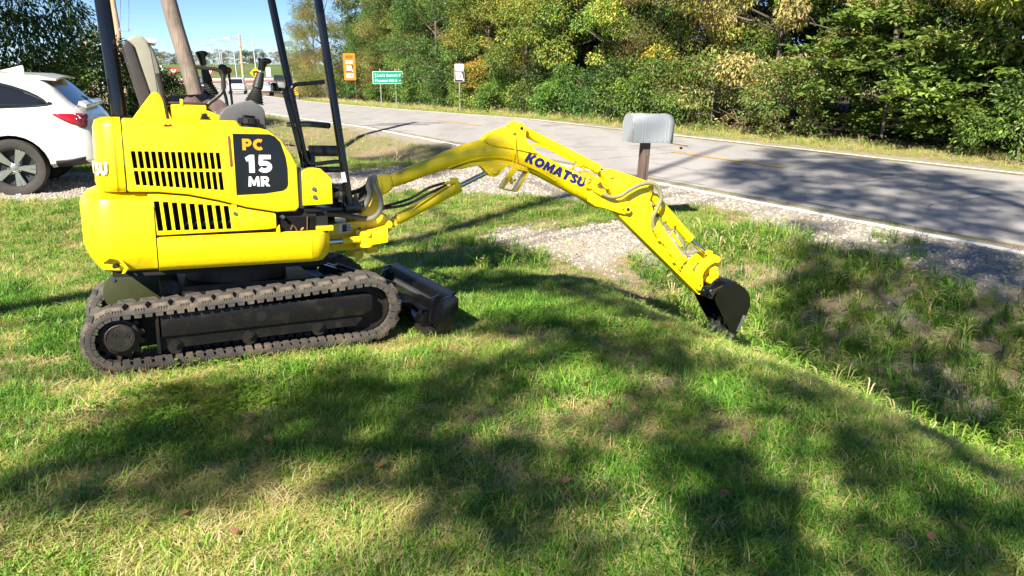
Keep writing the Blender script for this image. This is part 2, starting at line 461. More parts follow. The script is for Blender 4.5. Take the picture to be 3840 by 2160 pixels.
def ground_z(x, y):
    x = np.asarray(x, float); y = np.asarray(y, float)
    n, t = nt_of(x, y)
    plane = -0.0188 * (x + 2.1) - 0.0882 * (y - 3.75)
    plane = np.where(y < 0, 0.33 - 0.0188 * x * 0.5 - 0.02 * y, plane)
    plane = np.clip(plane, -1.2, 0.9)
    lawn = np.maximum(plane, -0.42) + 0.02 * np.exp(-np.abs(plane + 0.42) * 12)
    zd = np.clip(-0.12 - 0.028 * n, -0.36, 0.2)
    lawn = lawn * (1 - sst(7.5, 11.0, t)) + zd * sst(7.5, 11.0, t)
    # ditch between lawn and shoulder
    nc = 3.1 + 0.17 * (t - 1.2)
    fade = 1 - sst(4.6, 6.6, t)
    fall = sst(nc - 0.25, nc + 2.0, n)
    rise = sst(5.9, 7.7, n)
    ditch = lawn * (1 - fall) + (-1.0) * fall
    ditch = ditch * (1 - rise) + (-0.43) * rise
    z = lawn * (1 - fade) + ditch * fade
    # far side of the drive: bank with a shallow swale
    far = sst(13.5, 15.5, t)
    z = z + far * (-0.32 * np.exp(-((n - 6.6) / 1.3) ** 2) + 0.10 * np.exp(-((n - 3.6) / 1.6) ** 2))
    # shoulder up to the road
    zr = road_z(t)
    m = road_mid(t)
    sh = sst(m - HALF - 1.9, m - HALF - 0.3, n)
    z = z * (1 - sh) + (zr - 0.03) * sh
    # beyond the road: verge then wood floor
    ve = sst(m + HALF + 0.3, m + HALF + 2.6, n)
    z = z + ve * 0.0
    z = z + sst(m + HALF + 1.0, m + HALF + 8, n) * 0.5
    # land far off
    r = np.hypot(x, y)
    zf = np.interp(r, [0, 30, 80, 130, 185, 205, 300, 450, 700, 1500], [-0.42, -0.5, -1.75, -2.8, -3.1, -2.3, -0.9, 1.45, 1.3, 0.0])
    k = sst(26, 60, r)
    z = z * (1 - k) + zf * k
    on = 1 - sst(HALF + 0.6, HALF + 4.0, np.abs(n - m))
    z = z * (1 - on * k) + np.minimum(z, zr - 0.05) * 0 + (zr - 0.04) * on * k * (t < 190) + z * on * k * (t >= 190)
    # small unevenness of lawn and banks
    near = 1 - sst(18, 40, r)
    offroad = sst(HALF - 0.2, HALF + 0.8, np.abs(n - m))
    z = z + near * offroad * ((fbm(x, y, 1.1, 3) - 0.5) * 0.05 + (vnoise(x, y, 6, 8) - 0.5) * 0.018)
    dx, dy = x + 1.736, y - 4.489
    fx, fy = np.abs(dx * .891 + dy * .454), np.abs(-dx * .454 + dy * .891)
    z = z - 0.045 * (1 - sst(.80, 1.15, fx)) * (1 - sst(.52, .95, fy))
    # knoll of spilled gravel at the end of the drive
    z = z + 0.10 * np.exp(-(((n - 5.4) / 0.9) ** 2 + ((t - 6.6) / 0.9) ** 2))
    return z
def gz(x, y): return float(ground_z(np.array([x]), np.array([y]))[0])

def gravel_mask(x, y):
    n, t = nt_of(x, y)
    d = driveway(n, t)
    wob = (fbm(x, y, 1.3, 17) - 0.5)
    m = road_mid(t)
    sh = sst(m - HALF - 1.55, m - HALF - 0.75, n + wob * 2.2) * (1 - sst(m - HALF + 0.1, m - HALF + 0.3, n)) * (t < 60)
    sh = sh * np.where(t > 13.5, sst(m - HALF - 0.9, m - HALF - 0.5, n + wob * 0.5), 1)
    mound = .95 * (1 - sst(0.65, 1.25, np.hypot((n - 5.3) / 1.15, (t - 6.75) / 1.0) + wob * 1.9))
    sp = (1 - sst(0.3, 0.6, np.hypot((n - 5.9) / 1.0, (t - 2.6) / 0.7) + wob)) * 0.8
    side = (1 - sst(0.3, 1.2, np.abs(n - 6.9) + wob)) * 0.45 * (t < 6) * sst(.5, .65, fbm(x, y, .9, 19))
    edge = sst(HALF, HALF + 0.15, n - m) * (1 - sst(HALF + 0.35, HALF + 0.75, n - m + wob * 0.4)) * 0.8 * (t < 70)
    return np.clip(np.maximum.reduce([d, sh, mound, sp, side, edge]), 0, 1)
def dirt_mask(x, y):
    n, t = nt_of(x, y)
    w = fbm(x, y, 1.5, 41) - 0.5
    a = (1 - sst(0.5, 1.35, np.hypot((x + 2.85) / 1.1, (y - 3.72) / 0.42) + w * 1.6)) * .7       # worn patch behind the track
    b = (1 - sst(0.5, 1.1, np.hypot((n - 4.7) / 1.0, (t - 5.7) / 0.9) + w)) * 0.8
    c = sst(0.60, 0.72, fbm(x, y, 1.25, 55)) * 0.75
    d = (1 - sst(0.6, 1.2, np.hypot((n - 5.0) / 3.2, (t - 17) / 2.8) + w)) * 0.8   # bare bank past the drive
    return np.clip(np.maximum.reduce([a, b, c, d]), 0, 1)
def dry_mask(x, y):
    """1 where the lawn is straw-coloured."""
    n, t = nt_of(x, y)
    q = fbm(x, y, 0.75, 61) * 0.65 + fbm(x, y, 2.6, 62) * 0.35
    a = sst(0.46, 0.62, q)
    corner = 1 - sst(0.5, 1.3, np.hypot((x + 1.05) / 1.25, (y - 2.15) / 0.52) + (q - 0.5))
    lip = np.exp(-((n - (3.1 + 0.17 * (t - 1.2))) / 0.35) ** 2) * (t < 6.5) * (t > -1)
    back = np.maximum(sst(5.6, 7.0, y) * 0.55, sst(HALF, HALF + .3, n - road_mid(t)) * .9)
    return np.clip(np.maximum.reduce([a * (0.8 - 0.3 * sst(-0.6, 0.6, x)), corner * 0.95, lip * 0.75, back]), 0, 1)

def axis(a, b, step, lo, hi, g):
    mid = list(np.arange(a, b + 1e-6, step)); L = []; s = step; v = a
    while v > lo: s *= g; v -= s; L.append(v)
    Rr = []; s = step; v = b
    while v < hi: s *= g; v += s; Rr.append(v)
    return np.array(L[::-1] + mid + Rr)
xs = axis(-8, 7, 0.09, -800, 800, 1.09); ys = axis(1.2, 13, 0.09, -60, 1400, 1.08)
XX, YY = np.meshgrid(xs, ys); ZZ = ground_z(XX, YY)
nxg, nyg = len(xs), len(ys)
idx = np.arange(nxg * nyg).reshape(nyg, nxg)
faces = np.stack([idx[:-1, :-1], idx[:-1, 1:], idx[1:, 1:], idx[1:, :-1]], -1).reshape(-1, 4)
gme = fast_mesh('ground', np.stack([XX, YY, ZZ], -1).reshape(-1, 3), faces, smooth=True)
for nm, fn in (('gravel', gravel_mask), ('dirt', dirt_mask), ('dry', dry_mask)):
    a = gme.attributes.new(nm, 'FLOAT', 'POINT'); a.data.foreach_set('value', fn(XX, YY).ravel().astype(np.float32))
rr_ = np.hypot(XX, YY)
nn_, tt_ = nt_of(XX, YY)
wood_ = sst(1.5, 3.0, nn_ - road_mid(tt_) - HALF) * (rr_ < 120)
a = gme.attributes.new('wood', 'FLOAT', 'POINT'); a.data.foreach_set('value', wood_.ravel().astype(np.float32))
fld = sst(195, 215, rr_)
a = gme.attributes.new('field', 'FLOAT', 'POINT'); a.data.foreach_set('value', fld.ravel().astype(np.float32))

gm = bpy.data.materials.new('ground_soil_and_gravel'); gm.use_nodes = True
nt = gm.node_tree; N = nt.nodes; L = nt.links; p = N['Principled BSDF']; p.inputs['Roughness'].default_value = 0.95; p.inputs['Specular IOR Level'].default_value = 0.15
geo = N.new('ShaderNodeNewGeometry')
def noise(scale, det=6):
    n = N.new('ShaderNodeTexNoise'); n.inputs['Scale'].default_value = scale; n.inputs['Detail'].default_value = det
    L.new(geo.outputs['Position'], n.inputs['Vector']); return n
def mixc(fac, a, b):
    m = N.new('ShaderNodeMix'); m.data_type = 'RGBA'
    if isinstance(fac, float): m.inputs[0].default_value = fac
    else: L.new(fac, m.inputs[0])
    for s, v in ((6, a), (7, b)):
        if isinstance(v, tuple): m.inputs[s].default_value = (*v, 1)
        else: L.new(v, m.inputs[s])
    return m.outputs[2]
def attr(nm):
    n = N.new('ShaderNodeAttribute'); n.attribute_name = nm; return n.outputs['Fac']
def ramp(inp, a, b):
    n = N.new('ShaderNodeMapRange'); n.inputs[1].default_value = a; n.inputs[2].default_value = b; L.new(inp, n.inputs[0]); return n.outputs[0]
n1 = noise(38, 8); n2 = noise(7, 5); n3 = noise(150, 3)
soil = mixc(ramp(n1.outputs['Fac'], 0.35, 0.65), (0.15, 0.12, 0.065), (0.40, 0.31, 0.18))
grn = mixc(ramp(n1.outputs['Fac'], 0.3, 0.7), (0.07, 0.115, 0.03), (0.17, 0.20, 0.07))
c0 = mixc(attr('dry'), grn, soil)
dirtc = mixc(ramp(n2.outputs['Fac'], 0.3, 0.7), (0.22, 0.155, 0.10), (0.36, 0.27, 0.19))
c1 = mixc(attr('dirt'), c0, dirtc)
vor = N.new('ShaderNodeTexVoronoi'); vor.inputs['Scale'].default_value = 34; L.new(geo.outputs['Position'], vor.inputs['Vector'])
gcol = mixc(ramp(vor.outputs['Distance'], 0.1, 0.75), (0.44, 0.39, 0.33), (0.20, 0.165, 0.125))
sepc = N.new('ShaderNodeSeparateColor'); L.new(vor.outputs['Color'], sepc.inputs[0])
gcol = mixc(ramp(sepc.outputs[0], 0.0, 1.0), gcol, (0.40, 0.36, 0.31))
c2 = mixc(attr('gravel'), c1, gcol)
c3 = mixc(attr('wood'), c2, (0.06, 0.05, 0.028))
fieldc = mixc(ramp(noise(0.02, 3).outputs['Fac'], 0.35, 0.65), (0.085, 0.145, 0.035), (0.15, 0.17, 0.06))
c4 = mixc(attr('field'), c3, fieldc)
L.new(c4, p.inputs['Base Color'])
bp = N.new('ShaderNodeBump'); bp.inputs['Strength'].default_value = 0.7; bp.inputs['Distance'].default_value = 0.02
L.new(mixc(attr('gravel'), n1.outputs['Fac'], vor.outputs['Distance']), bp.inputs['Height']); L.new(bp.outputs[0], p.inputs['Normal'])
GROUND = link('ground', gme, None, gm); tag(GROUND, kind='structure')

# ------------------------------------------------------------------ road and its markings
def strip(name, off0, off1, t0, t1, lift, m, step=1.0, part_of=None, dash=None):
    ts = np.arange(t0, t1 + 1e-6, step)
    mid = road_mid(ts); z = road_z(ts) + lift
    V = []; k = max(2, int(abs(off1 - off0) / 0.8) + 1) if abs(off1 - off0) > 1 else 2
    offs = np.linspace(off0, off1, k)
    for o in offs:
        x, y = xy_of(mid + o, ts); V.append(np.stack([x, y, z - 0.012 * np.abs(o)], -1))
    V = np.stack(V, 1).reshape(-1, 3)
    ii = np.arange(len(ts) * k).reshape(len(ts), k)
    F = np.stack([ii[:-1, :-1], ii[:-1, 1:], ii[1:, 1:], ii[1:, :-1]], -1).reshape(-1, 4)
    return link(name, fast_mesh(name, V, F, smooth=True), part_of, m)
rm = bpy.data.materials.new('road_asphalt'); rm.use_nodes = True
nt = rm.node_tree; N = nt.nodes; L = nt.links; p = N['Principled BSDF']; p.inputs['Roughness'].default_value = 0.85; p.inputs['Specular IOR Level'].default_value = 0.3
geo = N.new('ShaderNodeNewGeometry')
mp = N.new('ShaderNodeMapping'); mp.inputs['Rotation'].default_value = (0, 0, R(-31.8)); mp.inputs['Scale'].default_value = (1.0, 0.12, 1); L.new(geo.outputs['Position'], mp.inputs['Vector'])
st = N.new('ShaderNodeTexNoise'); st.inputs['Scale'].default_value = 1.6; st.inputs['Detail'].default_value = 6; L.new(mp.outputs[0], st.inputs['Vector'])
fine = noise(160, 3); patch = noise(1.1, 5)
base = mixc(ramp(st.outputs['Fac'], 0.35, 0.65), (0.255, 0.24, 0.232), (0.35, 0.33, 0.318))
base = mixc(ramp(fine.outputs['Fac'], 0.38, 0.62), base, (0.41, 0.385, 0.37))
base2 = mixc(ramp(patch.outputs['Fac'], 0.55, 0.75), base, (0.24, 0.225, 0.215))
L.new(base2, p.inputs['Base Color'])
bp = N.new('ShaderNodeBump'); bp.inputs['Strength'].default_value = 0.4; bp.inputs['Distance'].default_value = 0.006
L.new(fine.outputs['Fac'], bp.inputs['Height']); L.new(bp.outputs[0], p.inputs['Normal'])
ROAD = tag(strip('road', -HALF - 0.28, HALF + 0.3, -40, 186, 0.006, rm), kind='structure')
for o in (-HALF, HALF):
    strip('edge_line', o - 0.075, o + 0.075, -40, 170, 0.012, LINW, 1.0, ROAD)
for t in np.arange(-14.8, 120, 12.2):       # broken centre line
    strip('centre_dash', -0.06, 0.06, t, t + 3.2, 0.012, LINY, 0.8, ROAD)
# hairline tar cracks across the lanes
crk = MB()
rc = random.Random(5)
for i in range(26):
    t = rc.uniform(3, 34); n0 = rc.uniform(-3, 1); ln = rc.uniform(0.5, 2.6); pts = []
    along = rc.random() < 0.5
    for k in range(9):
        s = k / 8
        tt = t + (s * ln if along else rc.uniform(-.05, .05)); oo = n0 + (rc.uniform(-.06, .06) if along else s * ln)
        if oo > HALF: break
        x, y = xy_of(float(road_mid(tt)) + oo, tt); pts.append((x, y, float(road_z(tt)) + 0.011 - 0.012 * abs(oo)))
    for a, b in zip(pts, pts[1:]):
        a, b = Vector(a), Vector(b); d = (b - a).normalized(); s_ = Vector((-d.y, d.x, 0)) * rc.uniform(.004, .010)
        crk.quad(a - s_, b - s_, b + s_, a + s_)
tag(crk.build('tar_crack', mat('tar', (0.07, 0.063, 0.058), 0.8), ROAD), kind='stuff')

# roundabout far off: brick apron, kerb and planted island
def disc(name, c, r0, r1, z0, z1, m, n=48):
    b = MB()
    for k in range(n):
        a0, a1 = 2 * math.pi * k / n, 2 * math.pi * (k + 1) / n
        b.quad((c[0] + r0 * math.cos(a0), c[1] + r0 * math.sin(a0), z0), (c[0] + r0 * math.cos(a1), c[1] + r0 * math.sin(a1), z0),
               (c[0] + r1 * math.cos(a1), c[1] + r1 * math.sin(a1), z1), (c[0] + r1 * math.cos(a0), c[1] + r1 * math.sin(a0), z1))
    return tag(b.build(name, m), kind='structure')
RC = (-78, 202)
disc('roundabout_road', RC, 24, 36, -2.6, -3.0, rm)
disc('brick_apron', RC, 19, 24, -2.15, -2.5, mat('red_brick_apron', (0.36, 0.15, 0.11), 0.85, var=0.15, vscale=0.8))
disc('kerb_ring', RC, 18.2, 19, -1.75, -2.15, mat('pale_concrete', (0.55, 0.50, 0.44), 0.85))
disc('island_mound', RC, 0.1, 18.2, -0.9, -1.75, mat('island_grass', (0.12, 0.15, 0.045), 0.95, var=0.2, vscale=0.6))

# ------------------------------------------------------------------ the mini excavator
EX = empty('mini_excavator')
tag(EX, 'yellow mini excavator with black rubber tracks and roll frame standing on the lawn', 'excavator')
mX = Vector((0.88957349, 0.45326033, -0.05669279)); mY = Vector((-0.45640826, 0.88704069, -0.06964428)); mZ = mX.cross(mY)
mO = Vector((-1.736, 4.489, -0.0727))
EX.matrix_world = Matrix(((mX.x, mY.x, mZ.x, mO.x), (mX.y, mY.y, mZ.y, mO.y), (mX.z, mY.z, mZ.z, mO.z), (0, 0, 0, 1)))
def P(mb, name, m, parent=None, bev=0, mtx=None, smooth=35, seg=2, label=None):
    if bev: mb.bevel(bev, seg)
    o = mb.build(name, m, parent or EX, mtx, smooth)
    if label: o['label'] = label
    return o

# --- tracks
C1, R1, C2, R2 = (-0.695, 0.158), 0.166, (0.690, 0.208), 0.196
def track_path(step):
    """points (x, z, tangent angle) clockwise seen from the near side, at equal steps along the outer surface"""
    dx, dz = C2[0] - C1[0], C2[1] - C1[1]; d = math.hypot(dx, dz); base = math.atan2(dz, dx)
    ph = math.asin((R2 - R1) / d)
    pts = []
    aT = base + math.pi / 2 + ph; aB = base - math.pi / 2 - ph
    t1 = (C1[0] + R1 * math.cos(aT), C1[1] + R1 * math.sin(aT)); t2 = (C2[0] + R2 * math.cos(aT), C2[1] + R2 * math.sin(aT))
    b2 = (C2[0] + R2 * math.cos(aB), C2[1] + R2 * math.sin(aB)); b1 = (C1[0] + R1 * math.cos(aB), C1[1] + R1 * math.sin(aB))
    seg = []
    for k in range(200): s = k / 200; seg.append((t1[0] + (t2[0] - t1[0]) * s, t1[1] + (t2[1] - t1[1]) * s - 0.010 * math.sin(math.pi * s)))
    for k in range(120): a = aT + (aB - aT) * k / 120; seg.append((C2[0] + R2 * math.cos(a), C2[1] + R2 * math.sin(a)))
    for k in range(200): s = k / 200; seg.append((b2[0] + (b1[0] - b2[0]) * s, b2[1] + (b1[1] - b2[1]) * s))
    for k in range(120): a = aB - (2 * math.pi - (aT - aB)) * k / 120; seg.append((C1[0] + R1 * math.cos(a), C1[1] + R1 * math.sin(a)))
    seg = np.array(seg + [seg[0]]); L_ = np.concatenate([[0], np.cumsum(np.hypot(*np.diff(seg, axis=0).T))])
    n = int(round(L_[-1] / step)); out = []
    for k in range(n):
        s = L_[-1] * k / n; x = np.interp(s, L_, seg[:, 0]); z = np.interp(s, L_, seg[:, 1])
        s2 = min(s + 0.004, L_[-1]); x2 = np.interp(s2, L_, seg[:, 0]); z2 = np.interp(s2, L_, seg[:, 1])
        out.append((x, z, math.atan2(z2 - z, x2 - x)))
    return out
def make_track(yo, yi):
    """yo: outer edge, yi: inner edge (machine y)"""
    lo, hi = min(yo, yi), max(yo, yi)
    b = MB(); T = 0.026
    rr = []
    for x, z, a in track_path(0.035):
        nx, nz = math.sin(a), -math.cos(a)          # inward normal
        ring = [(x, lo + .004, z), (x, hi - .004, z), (x + nx * .008, hi, z + nz * .008), (x + nx * T, hi, z + nz * T), (x + nx * T, lo, z + nz * T), (x + nx * .008, lo, z + nz * .008)]
        rr.append(ring)
    rr.append(rr[0]); b.rings(rr, cap=False, smooth=True)
    # inner guide blocks along both rims
    for i, (x, z, a) in enumerate(track_path(0.0535)):
        M = Matrix.Translation((x, 0, z)) @ Matrix.Rotation(-a, 4, 'Y')
        for y0 in (lo, hi - 0.055):
            w = 0.021
            pl = [(-w, -T + .002), (w, -T + .002), (w * .78, -T - .022), (-w * .78, -T - .022)]
            b.prism(pl, y0 + .002, y0 + .055, 'Y', 0, M)
    trk = P(b, 'rubber_track', RUB, smooth=30)
    # tread lugs: two staggered rows
    hw = (hi - lo)
    def lug(sign):
        q = MB(); h = 0.021
        y_out = 0.004; y_in = hw * 0.52
        a0, a1 = -0.043, 0.040
        bot = [(a0 - .006, y_out), (a1 + .006, y_out), (a1 + .022, y_in), (a0 + .022, y_in)]
        top = [(a0 + .004, y_out + .012), (a1 - .006, y_out + .012), (a1 + .012, y_in - .012), (a0 + .026, y_in - .010)]
        f = (lambda y: lo + y) if sign < 0 else (lambda y: hi - y)
        q.rings([[(x, f(y), -.002) for x, y in bot], [(x, f(y), h) for x, y in top]], True, 0, False)
        # side ribs running down the flank
        for k in range(4):
            xx = -0.020 + k * 0.0135
            q.box((xx, min(f(-.0015), f(.012)), -.014), (xx + .006, max(f(-.0015), f(.012)), h * .35))
        me = q.mesh('tread_lug', 25); me.materials.append(RUB); return me
    m1, m2 = lug(-1), lug(1)
    tp = track_path(0.0568)
    for i, (x, z, a) in enumerate(tp):
        me = m1 if i % 2 == 0 else m2
        o = bpy.data.objects.new('tread_lug', me); COL.objects.link(o); o.parent = trk
        o.matrix_local = Matrix.Translation((x, 0, z)) @ Matrix.Rotation(-a, 4, 'Y')
    # frame, sprocket, idler, rollers
    s = -1 if yo < 0 else 1
    near = min(abs(yo), abs(yi)); far = max(abs(yo), abs(yi))
    Yf = lambda d: s * (far - d)                    # d metres in from the outer edge
    b = MB()
    y0, y1 = sorted((Yf(0.03), Yf(0.20)))
    b.prism([(-.490, .150), (.665, .170), (.725, .200), (.725, .292), (.69, .302), (-.490, .288)], y0, y1)
    b.bevel(0.012, 2)
    y0, y1 = sorted((Yf(0.05), Yf(0.19)))
    b.prism([(-.505, .078), (.62, .102), (.66, .140), (.66, .172), (-.505, .150)], y0, y1)
    y0, y1 = sorted((Yf(0.022), Yf(0.21)))
    b.prism([(-.512, .060), (-.496, .060), (-.496, .300), (-.512, .300)], y0, y1)
    y0, y1 = sorted((Yf(0.19), Yf(0.205)))
    b.prism([(-.70, .06), (-.48, .075), (-.48, .29), (-.60, .285), (-.74, .26)], y0, y1)  # dark plate added to close the bright gap behind the sprocket
    fr = P(b, 'track_frame', BLKD)
    P(MB().cyl((.052, Yf(.02850), .222), (.052, Yf(.06), .222), .030, n=20), 'frame_hole', DARK, fr)
    for x, z in ((-.42, .103), (-.02, .112), (.385, .122)):
        q = MB(); q.cyl((x, Yf(.030), z), (x, Yf(.09), z), .026, n=14).cyl((x, Yf(.016), z), (x, Yf(.05), z), .013, n=6).cyl((x, Yf(.045), z - .018), (x, Yf(.18), z - .018), .040, n=16)
        P(q, 'track_roller', mat('worn_roller', (0.022, 0.018, 0.015), 0.55, 0.2, var=0.4), fr)
    q = MB()
    for x in (.285, .318): q.cyl((x, Yf(.0485), .133), (x, Yf(.055), .133), .006, n=8)
    P(q, 'drain_hole', DARK, fr)
    # sprocket with teeth
    q = MB(); y0, y1 = Yf(.085), Yf(.13)
    out = []
    for k in range(13):
        for da, r in ((-.17, .105), (-.08, .128), (.08, .128), (.17, .105)):
            a = 2 * math.pi * (k + 0.5) / 13 + da; out.append((C1[0] + r * math.cos(a), C1[1] + r * math.sin(a)))
    q.prism(out, y0, y1)
    spk = P(q, 'drive_sprocket', mat('worn_sprocket', (0.07, 0.045, 0.032), 0.6, 0.3, var=0.4, vscale=30))
    MT = Matrix.Translation((C1[0] + .003, Yf(.085), C1[1] + .012)) @ Matrix.Rotation(R(90), 4, 'X') @ (Matrix() if s < 0 else Matrix.Rotation(R(180), 4, 'X'))
    q = MB(); q.lathe([(.096, 0), (.096, .03), (.078, .034), (.078, .060), (.072, .066), (.069, .066), (.068, .062), (.001, .062)], 28, MT)
    for a, rd in ((.35, .036), (2.4, .036)):
        px, pz = rd * math.cos(a), rd * math.sin(a)
        q.lathe([(.011, .060), (.011, .066), (.007, .066), (.006, .063), (.001, .063)], 12, MT @ Matrix.Translation((px, pz, 0)))
    for k in range(5): q.lathe([(.005, .03), (.005, .037), (.001, .037)], 6, MT @ Matrix.Translation((.078 * math.cos(k * 1.25), .078 * math.sin(k * 1.25), 0)))
    P(q, 'final_drive_cover', mat('worn_black_casting', (0.022, 0.019, 0.016), 0.45, 0, second=(0.07, 0.05, 0.035), smix=0.62, sscale=14, bump=0.4, bscale=150), spk)
    q = MB(); MI = Matrix.Translation((C2[0], Yf(.13), C2[1])) @ Matrix.Rotation(R(90), 4, 'X') @ (Matrix() if s < 0 else Matrix.Rotation(R(180), 4, 'X'))
    q.lathe([(.165, -.03), (.165, .03), (.150, .036), (.148, .020), (.085, .016), (.06, .03), (.001, .03)], 32, MI)
    P(q, 'idler_wheel', mat('worn_roller', (0, 0, 0)))
    return trk
NEAR_TRACK = make_track(-.49, -.26)
FAR_TRACK = make_track(.49, .26)
for s in (1,):
    b = MB(); pl = []
    for k in range(13):
        a = R(105) + R(150) * k / 12; pl.append((-.655 + .125 * math.cos(a), .285 + .135 * math.sin(a)))
    pl = [(-.36, .26), (-.36, .40)] + pl
    b.prism(pl, s * .235, s * .262)
    cv = P(b, 'drive_motor_cover', OLV, bev=.006)
    P(MB().cyl((-.715, s * .228, .37), (-.715, s * .24, .37), .012, n=8), 'bolt', STL, cv)

# --- undercarriage centre, swing bearing, blade
b = MB(); b.box((-.45, -.27, .15), (.52, .27, .36)); b.box((-.36, -.30, .34), (.40, .30, .40))
for x in (-.3, .32): b.box((x - .06, -.40, .16), (x + .06, .40, .28))
b.cyl((-.02, 0, .36), (-.02, 0, .52), .30, .30, 28)
b.box((-.47, -.30, .36), (-.40, -.20, .44)); b.cyl((-.43, -.25, .36), (-.43, -.25, .43), .028)
P(b, 'lower_frame', BLKD)
b = MB()
Wb = .60
prof = [(1.225, .300), (1.165, .262), (1.125, .185), (1.105, .10), (1.110, .02), (1.120, .0), (1.135, .012), (1.135, .10), (1.155, .180), (1.190, .250), (1.235, .290)]
b.prism(prof, -Wb, Wb)
BL = P(b, 'dozer_blade', BLK, smooth=40)
for s in (-1, 1):
    q = MB(); pl = [(1.115, .19), (1.13, .245), (1.16, .275), (1.215, .285), (1.240, .262), (1.24, .20), (1.160, -.02), (1.095, -.02), (1.095, .09)]
    q.prism(pl, s * Wb - .012 + s * .013, s * Wb + .012 + s * .013); P(q, 'end_plate', BLK, BL, bev=.004)
    q = MB(); q.prism([(1.075, .11), (1.075, .215), (1.095, .255), (1.15, .275), (1.14, .08), (1.085, .08)], s * .52 - .012, s * .52 + .012); P(q, 'stiffener', BLK, BL, bev=.004)
q = MB(); q.box((1.02, -.50, .085), (1.16, .50, .110)); q.prism([(1.075, .10), (1.115, .155), (1.125, .155), (1.11, .10)], -.50, .50); P(q, 'blade_web', BLK, BL, bev=.004)
q = MB(); q.cyl((1.07, -.50, .105), (1.07, -.42, .105), .05, n=16); q.cyl((1.07, -.46, .10), (1.07, -.46, .14), .028, n=14); q.tube([(1.03, -.49, .15), (1.05, -.46, .165), (1.10, -.44, .15)], .010); P(q, 'width_pin', BLK, BL)
q = MB(); q.box((1.03, -.58, .0), (1.10, -.38, .062)); P(q, 'cutting_edge', mat('worn_roller', (0, 0, 0)), BL, bev=.003)
q = MB()
for s in (-1, 1): q.prism([(.45, .22), (.45, .30), (.80, .20), (1.06, .17), (1.06, .09), (.80, .10)], s * .20 - .035, s * .20 + .035)
P(q, 'blade_arm', BLK, bev=.006)
q = MB(); q.cyl((.42, .06, .46), (.66, .06, .37), .020, n=14, mi=0); q.cyl((.62, .06, .385), (1.03, .06, .22), .038, n=16, mi=1)
P(q, 'blade_cylinder', [CHR, BLK])

# --- upper works
b = MB(); b.box((-.70, -.42, .50), (.46, .44, .60)); b.box((-.56, -.44, .58), (.14, .40, .92)); b.box((.10, -.455, .70), (.46, .40, .80)); b.box((.12, -.05, .60), (.455, .45, .80)); b.box((.40, .02, .66), (.62, .45, .80))
P(b, 'deck_frame', DARK)
def plan(zi, ins, x1=-.478, front=-.478):
    """counterweight outline in plan at height zi, inset ins"""
    pts = [(x1, -.49 + ins)]
    pts += [(-.66, -.49 + ins)]
    for k in range(7):
        a = R(-90) - R(72) * k / 6
        pts.append((-.665 + (.135 - ins) * math.cos(a), -.355 + (.135 - ins) * math.sin(a)))
    for y in (-.22, -.11, 0, .11, .22):
        pts.append((-.842 + ins + .10 * (y / .36) ** 2 * .5, y))
    for k in range(7):
        a = R(162) - R(72) * k / 6
        pts.append((-.665 + (.135 - ins) * math.cos(a), .355 + (.135 - ins) * math.sin(a)))
    pts += [(-.66, .49 - ins), (x1, .49 - ins)]
    return [(x, y, zi) for x, y in pts]
b = MB(); b.rings([plan(.530, .075), plan(.545, .045), plan(.600, .012), plan(.66, .0), plan(.88, .0), plan(.925, .018), plan(.948, .050), plan(.958, .09)])
CW = P(b, 'counterweight', YEL2, smooth=50)
q = MB(); q.prism([(-.700, .50), (-.655, .52), (-.640, .565), (-.668, .605), (-.705, .615), (-.735, .59), (-.73, .53)], -.52, -.44)
bool_cut(CW, q, YEL2)
q = MB(); q.tube([(-.672, -.455, .572), (-.685, -.500, .574)], .013, 10); P(q, 'tie_down_hook', DARK, CW)
q = MB(); q.prism([(-.640, .531), (-.620, .56), (-.648, .605), (-.660, .60), (-.640, .56), (-.655, .531)], -.496, -.470); P(q, 'hook_rib', YEL2, CW, bev=.003)
# rear cover above the counterweight
def plan2(zi, ins):
    pts = [(-.600, -.488 + ins), (-.640, -.488 + ins)]
    for k in range(7):
        a = R(-90) - R(76) * k / 6; pts.append((-.630 + (.105 - ins) * math.cos(a), -.383 + (.105 - ins) * math.sin(a)))
    for y in (-.25, -.12, 0, .12, .25): pts.append((-.755 + ins + .022 * (y / .38) ** 2, y))
    for k in range(7):
        a = R(166) - R(76) * k / 6; pts.append((-.630 + (.105 - ins) * math.cos(a), .383 + (.105 - ins) * math.sin(a)))
    pts += [(-.640, .488 - ins), (-.600, .488 - ins)]
    return [(x, y, zi) for x, y in pts]
b = MB(); b.rings([plan2(.962, .03), plan2(.975, .008), plan2(1.0, .0), plan2(1.30, .012), plan2(1.335, .025), plan2(1.350, .055)])
RCV = P(b, 'rear_cover', YEL, smooth=50)
rl = block_text('rear_lettering', 'KOMATSU', .066, .0008, WHT, RCV, Matrix(), 0, .08, 'RIGHT')
for v in rl.data.vertices:                      # wrapped round the rear corner
    s_, h_, o_ = -v.co.x * .62 + .048, v.co.y, v.co.z + .0015
    if s_ < .010: q_, nrm = (-.630 - s_, -.488), (0, -1)
    elif s_ < .149: a = (s_ - .010) / .105; nrm = (-math.sin(a), -math.cos(a)); q_ = (-.640 + .105 * nrm[0], -.383 + .105 * nrm[1])
    else: y_ = -.357 + (s_ - .149); q_ = (-.757 + .022 * (y_ / .38) ** 2, y_); nrm = (-1, 0)
    v.co = (q_[0] + nrm[0] * o_, q_[1] + nrm[1] * o_, 1.085 + h_)
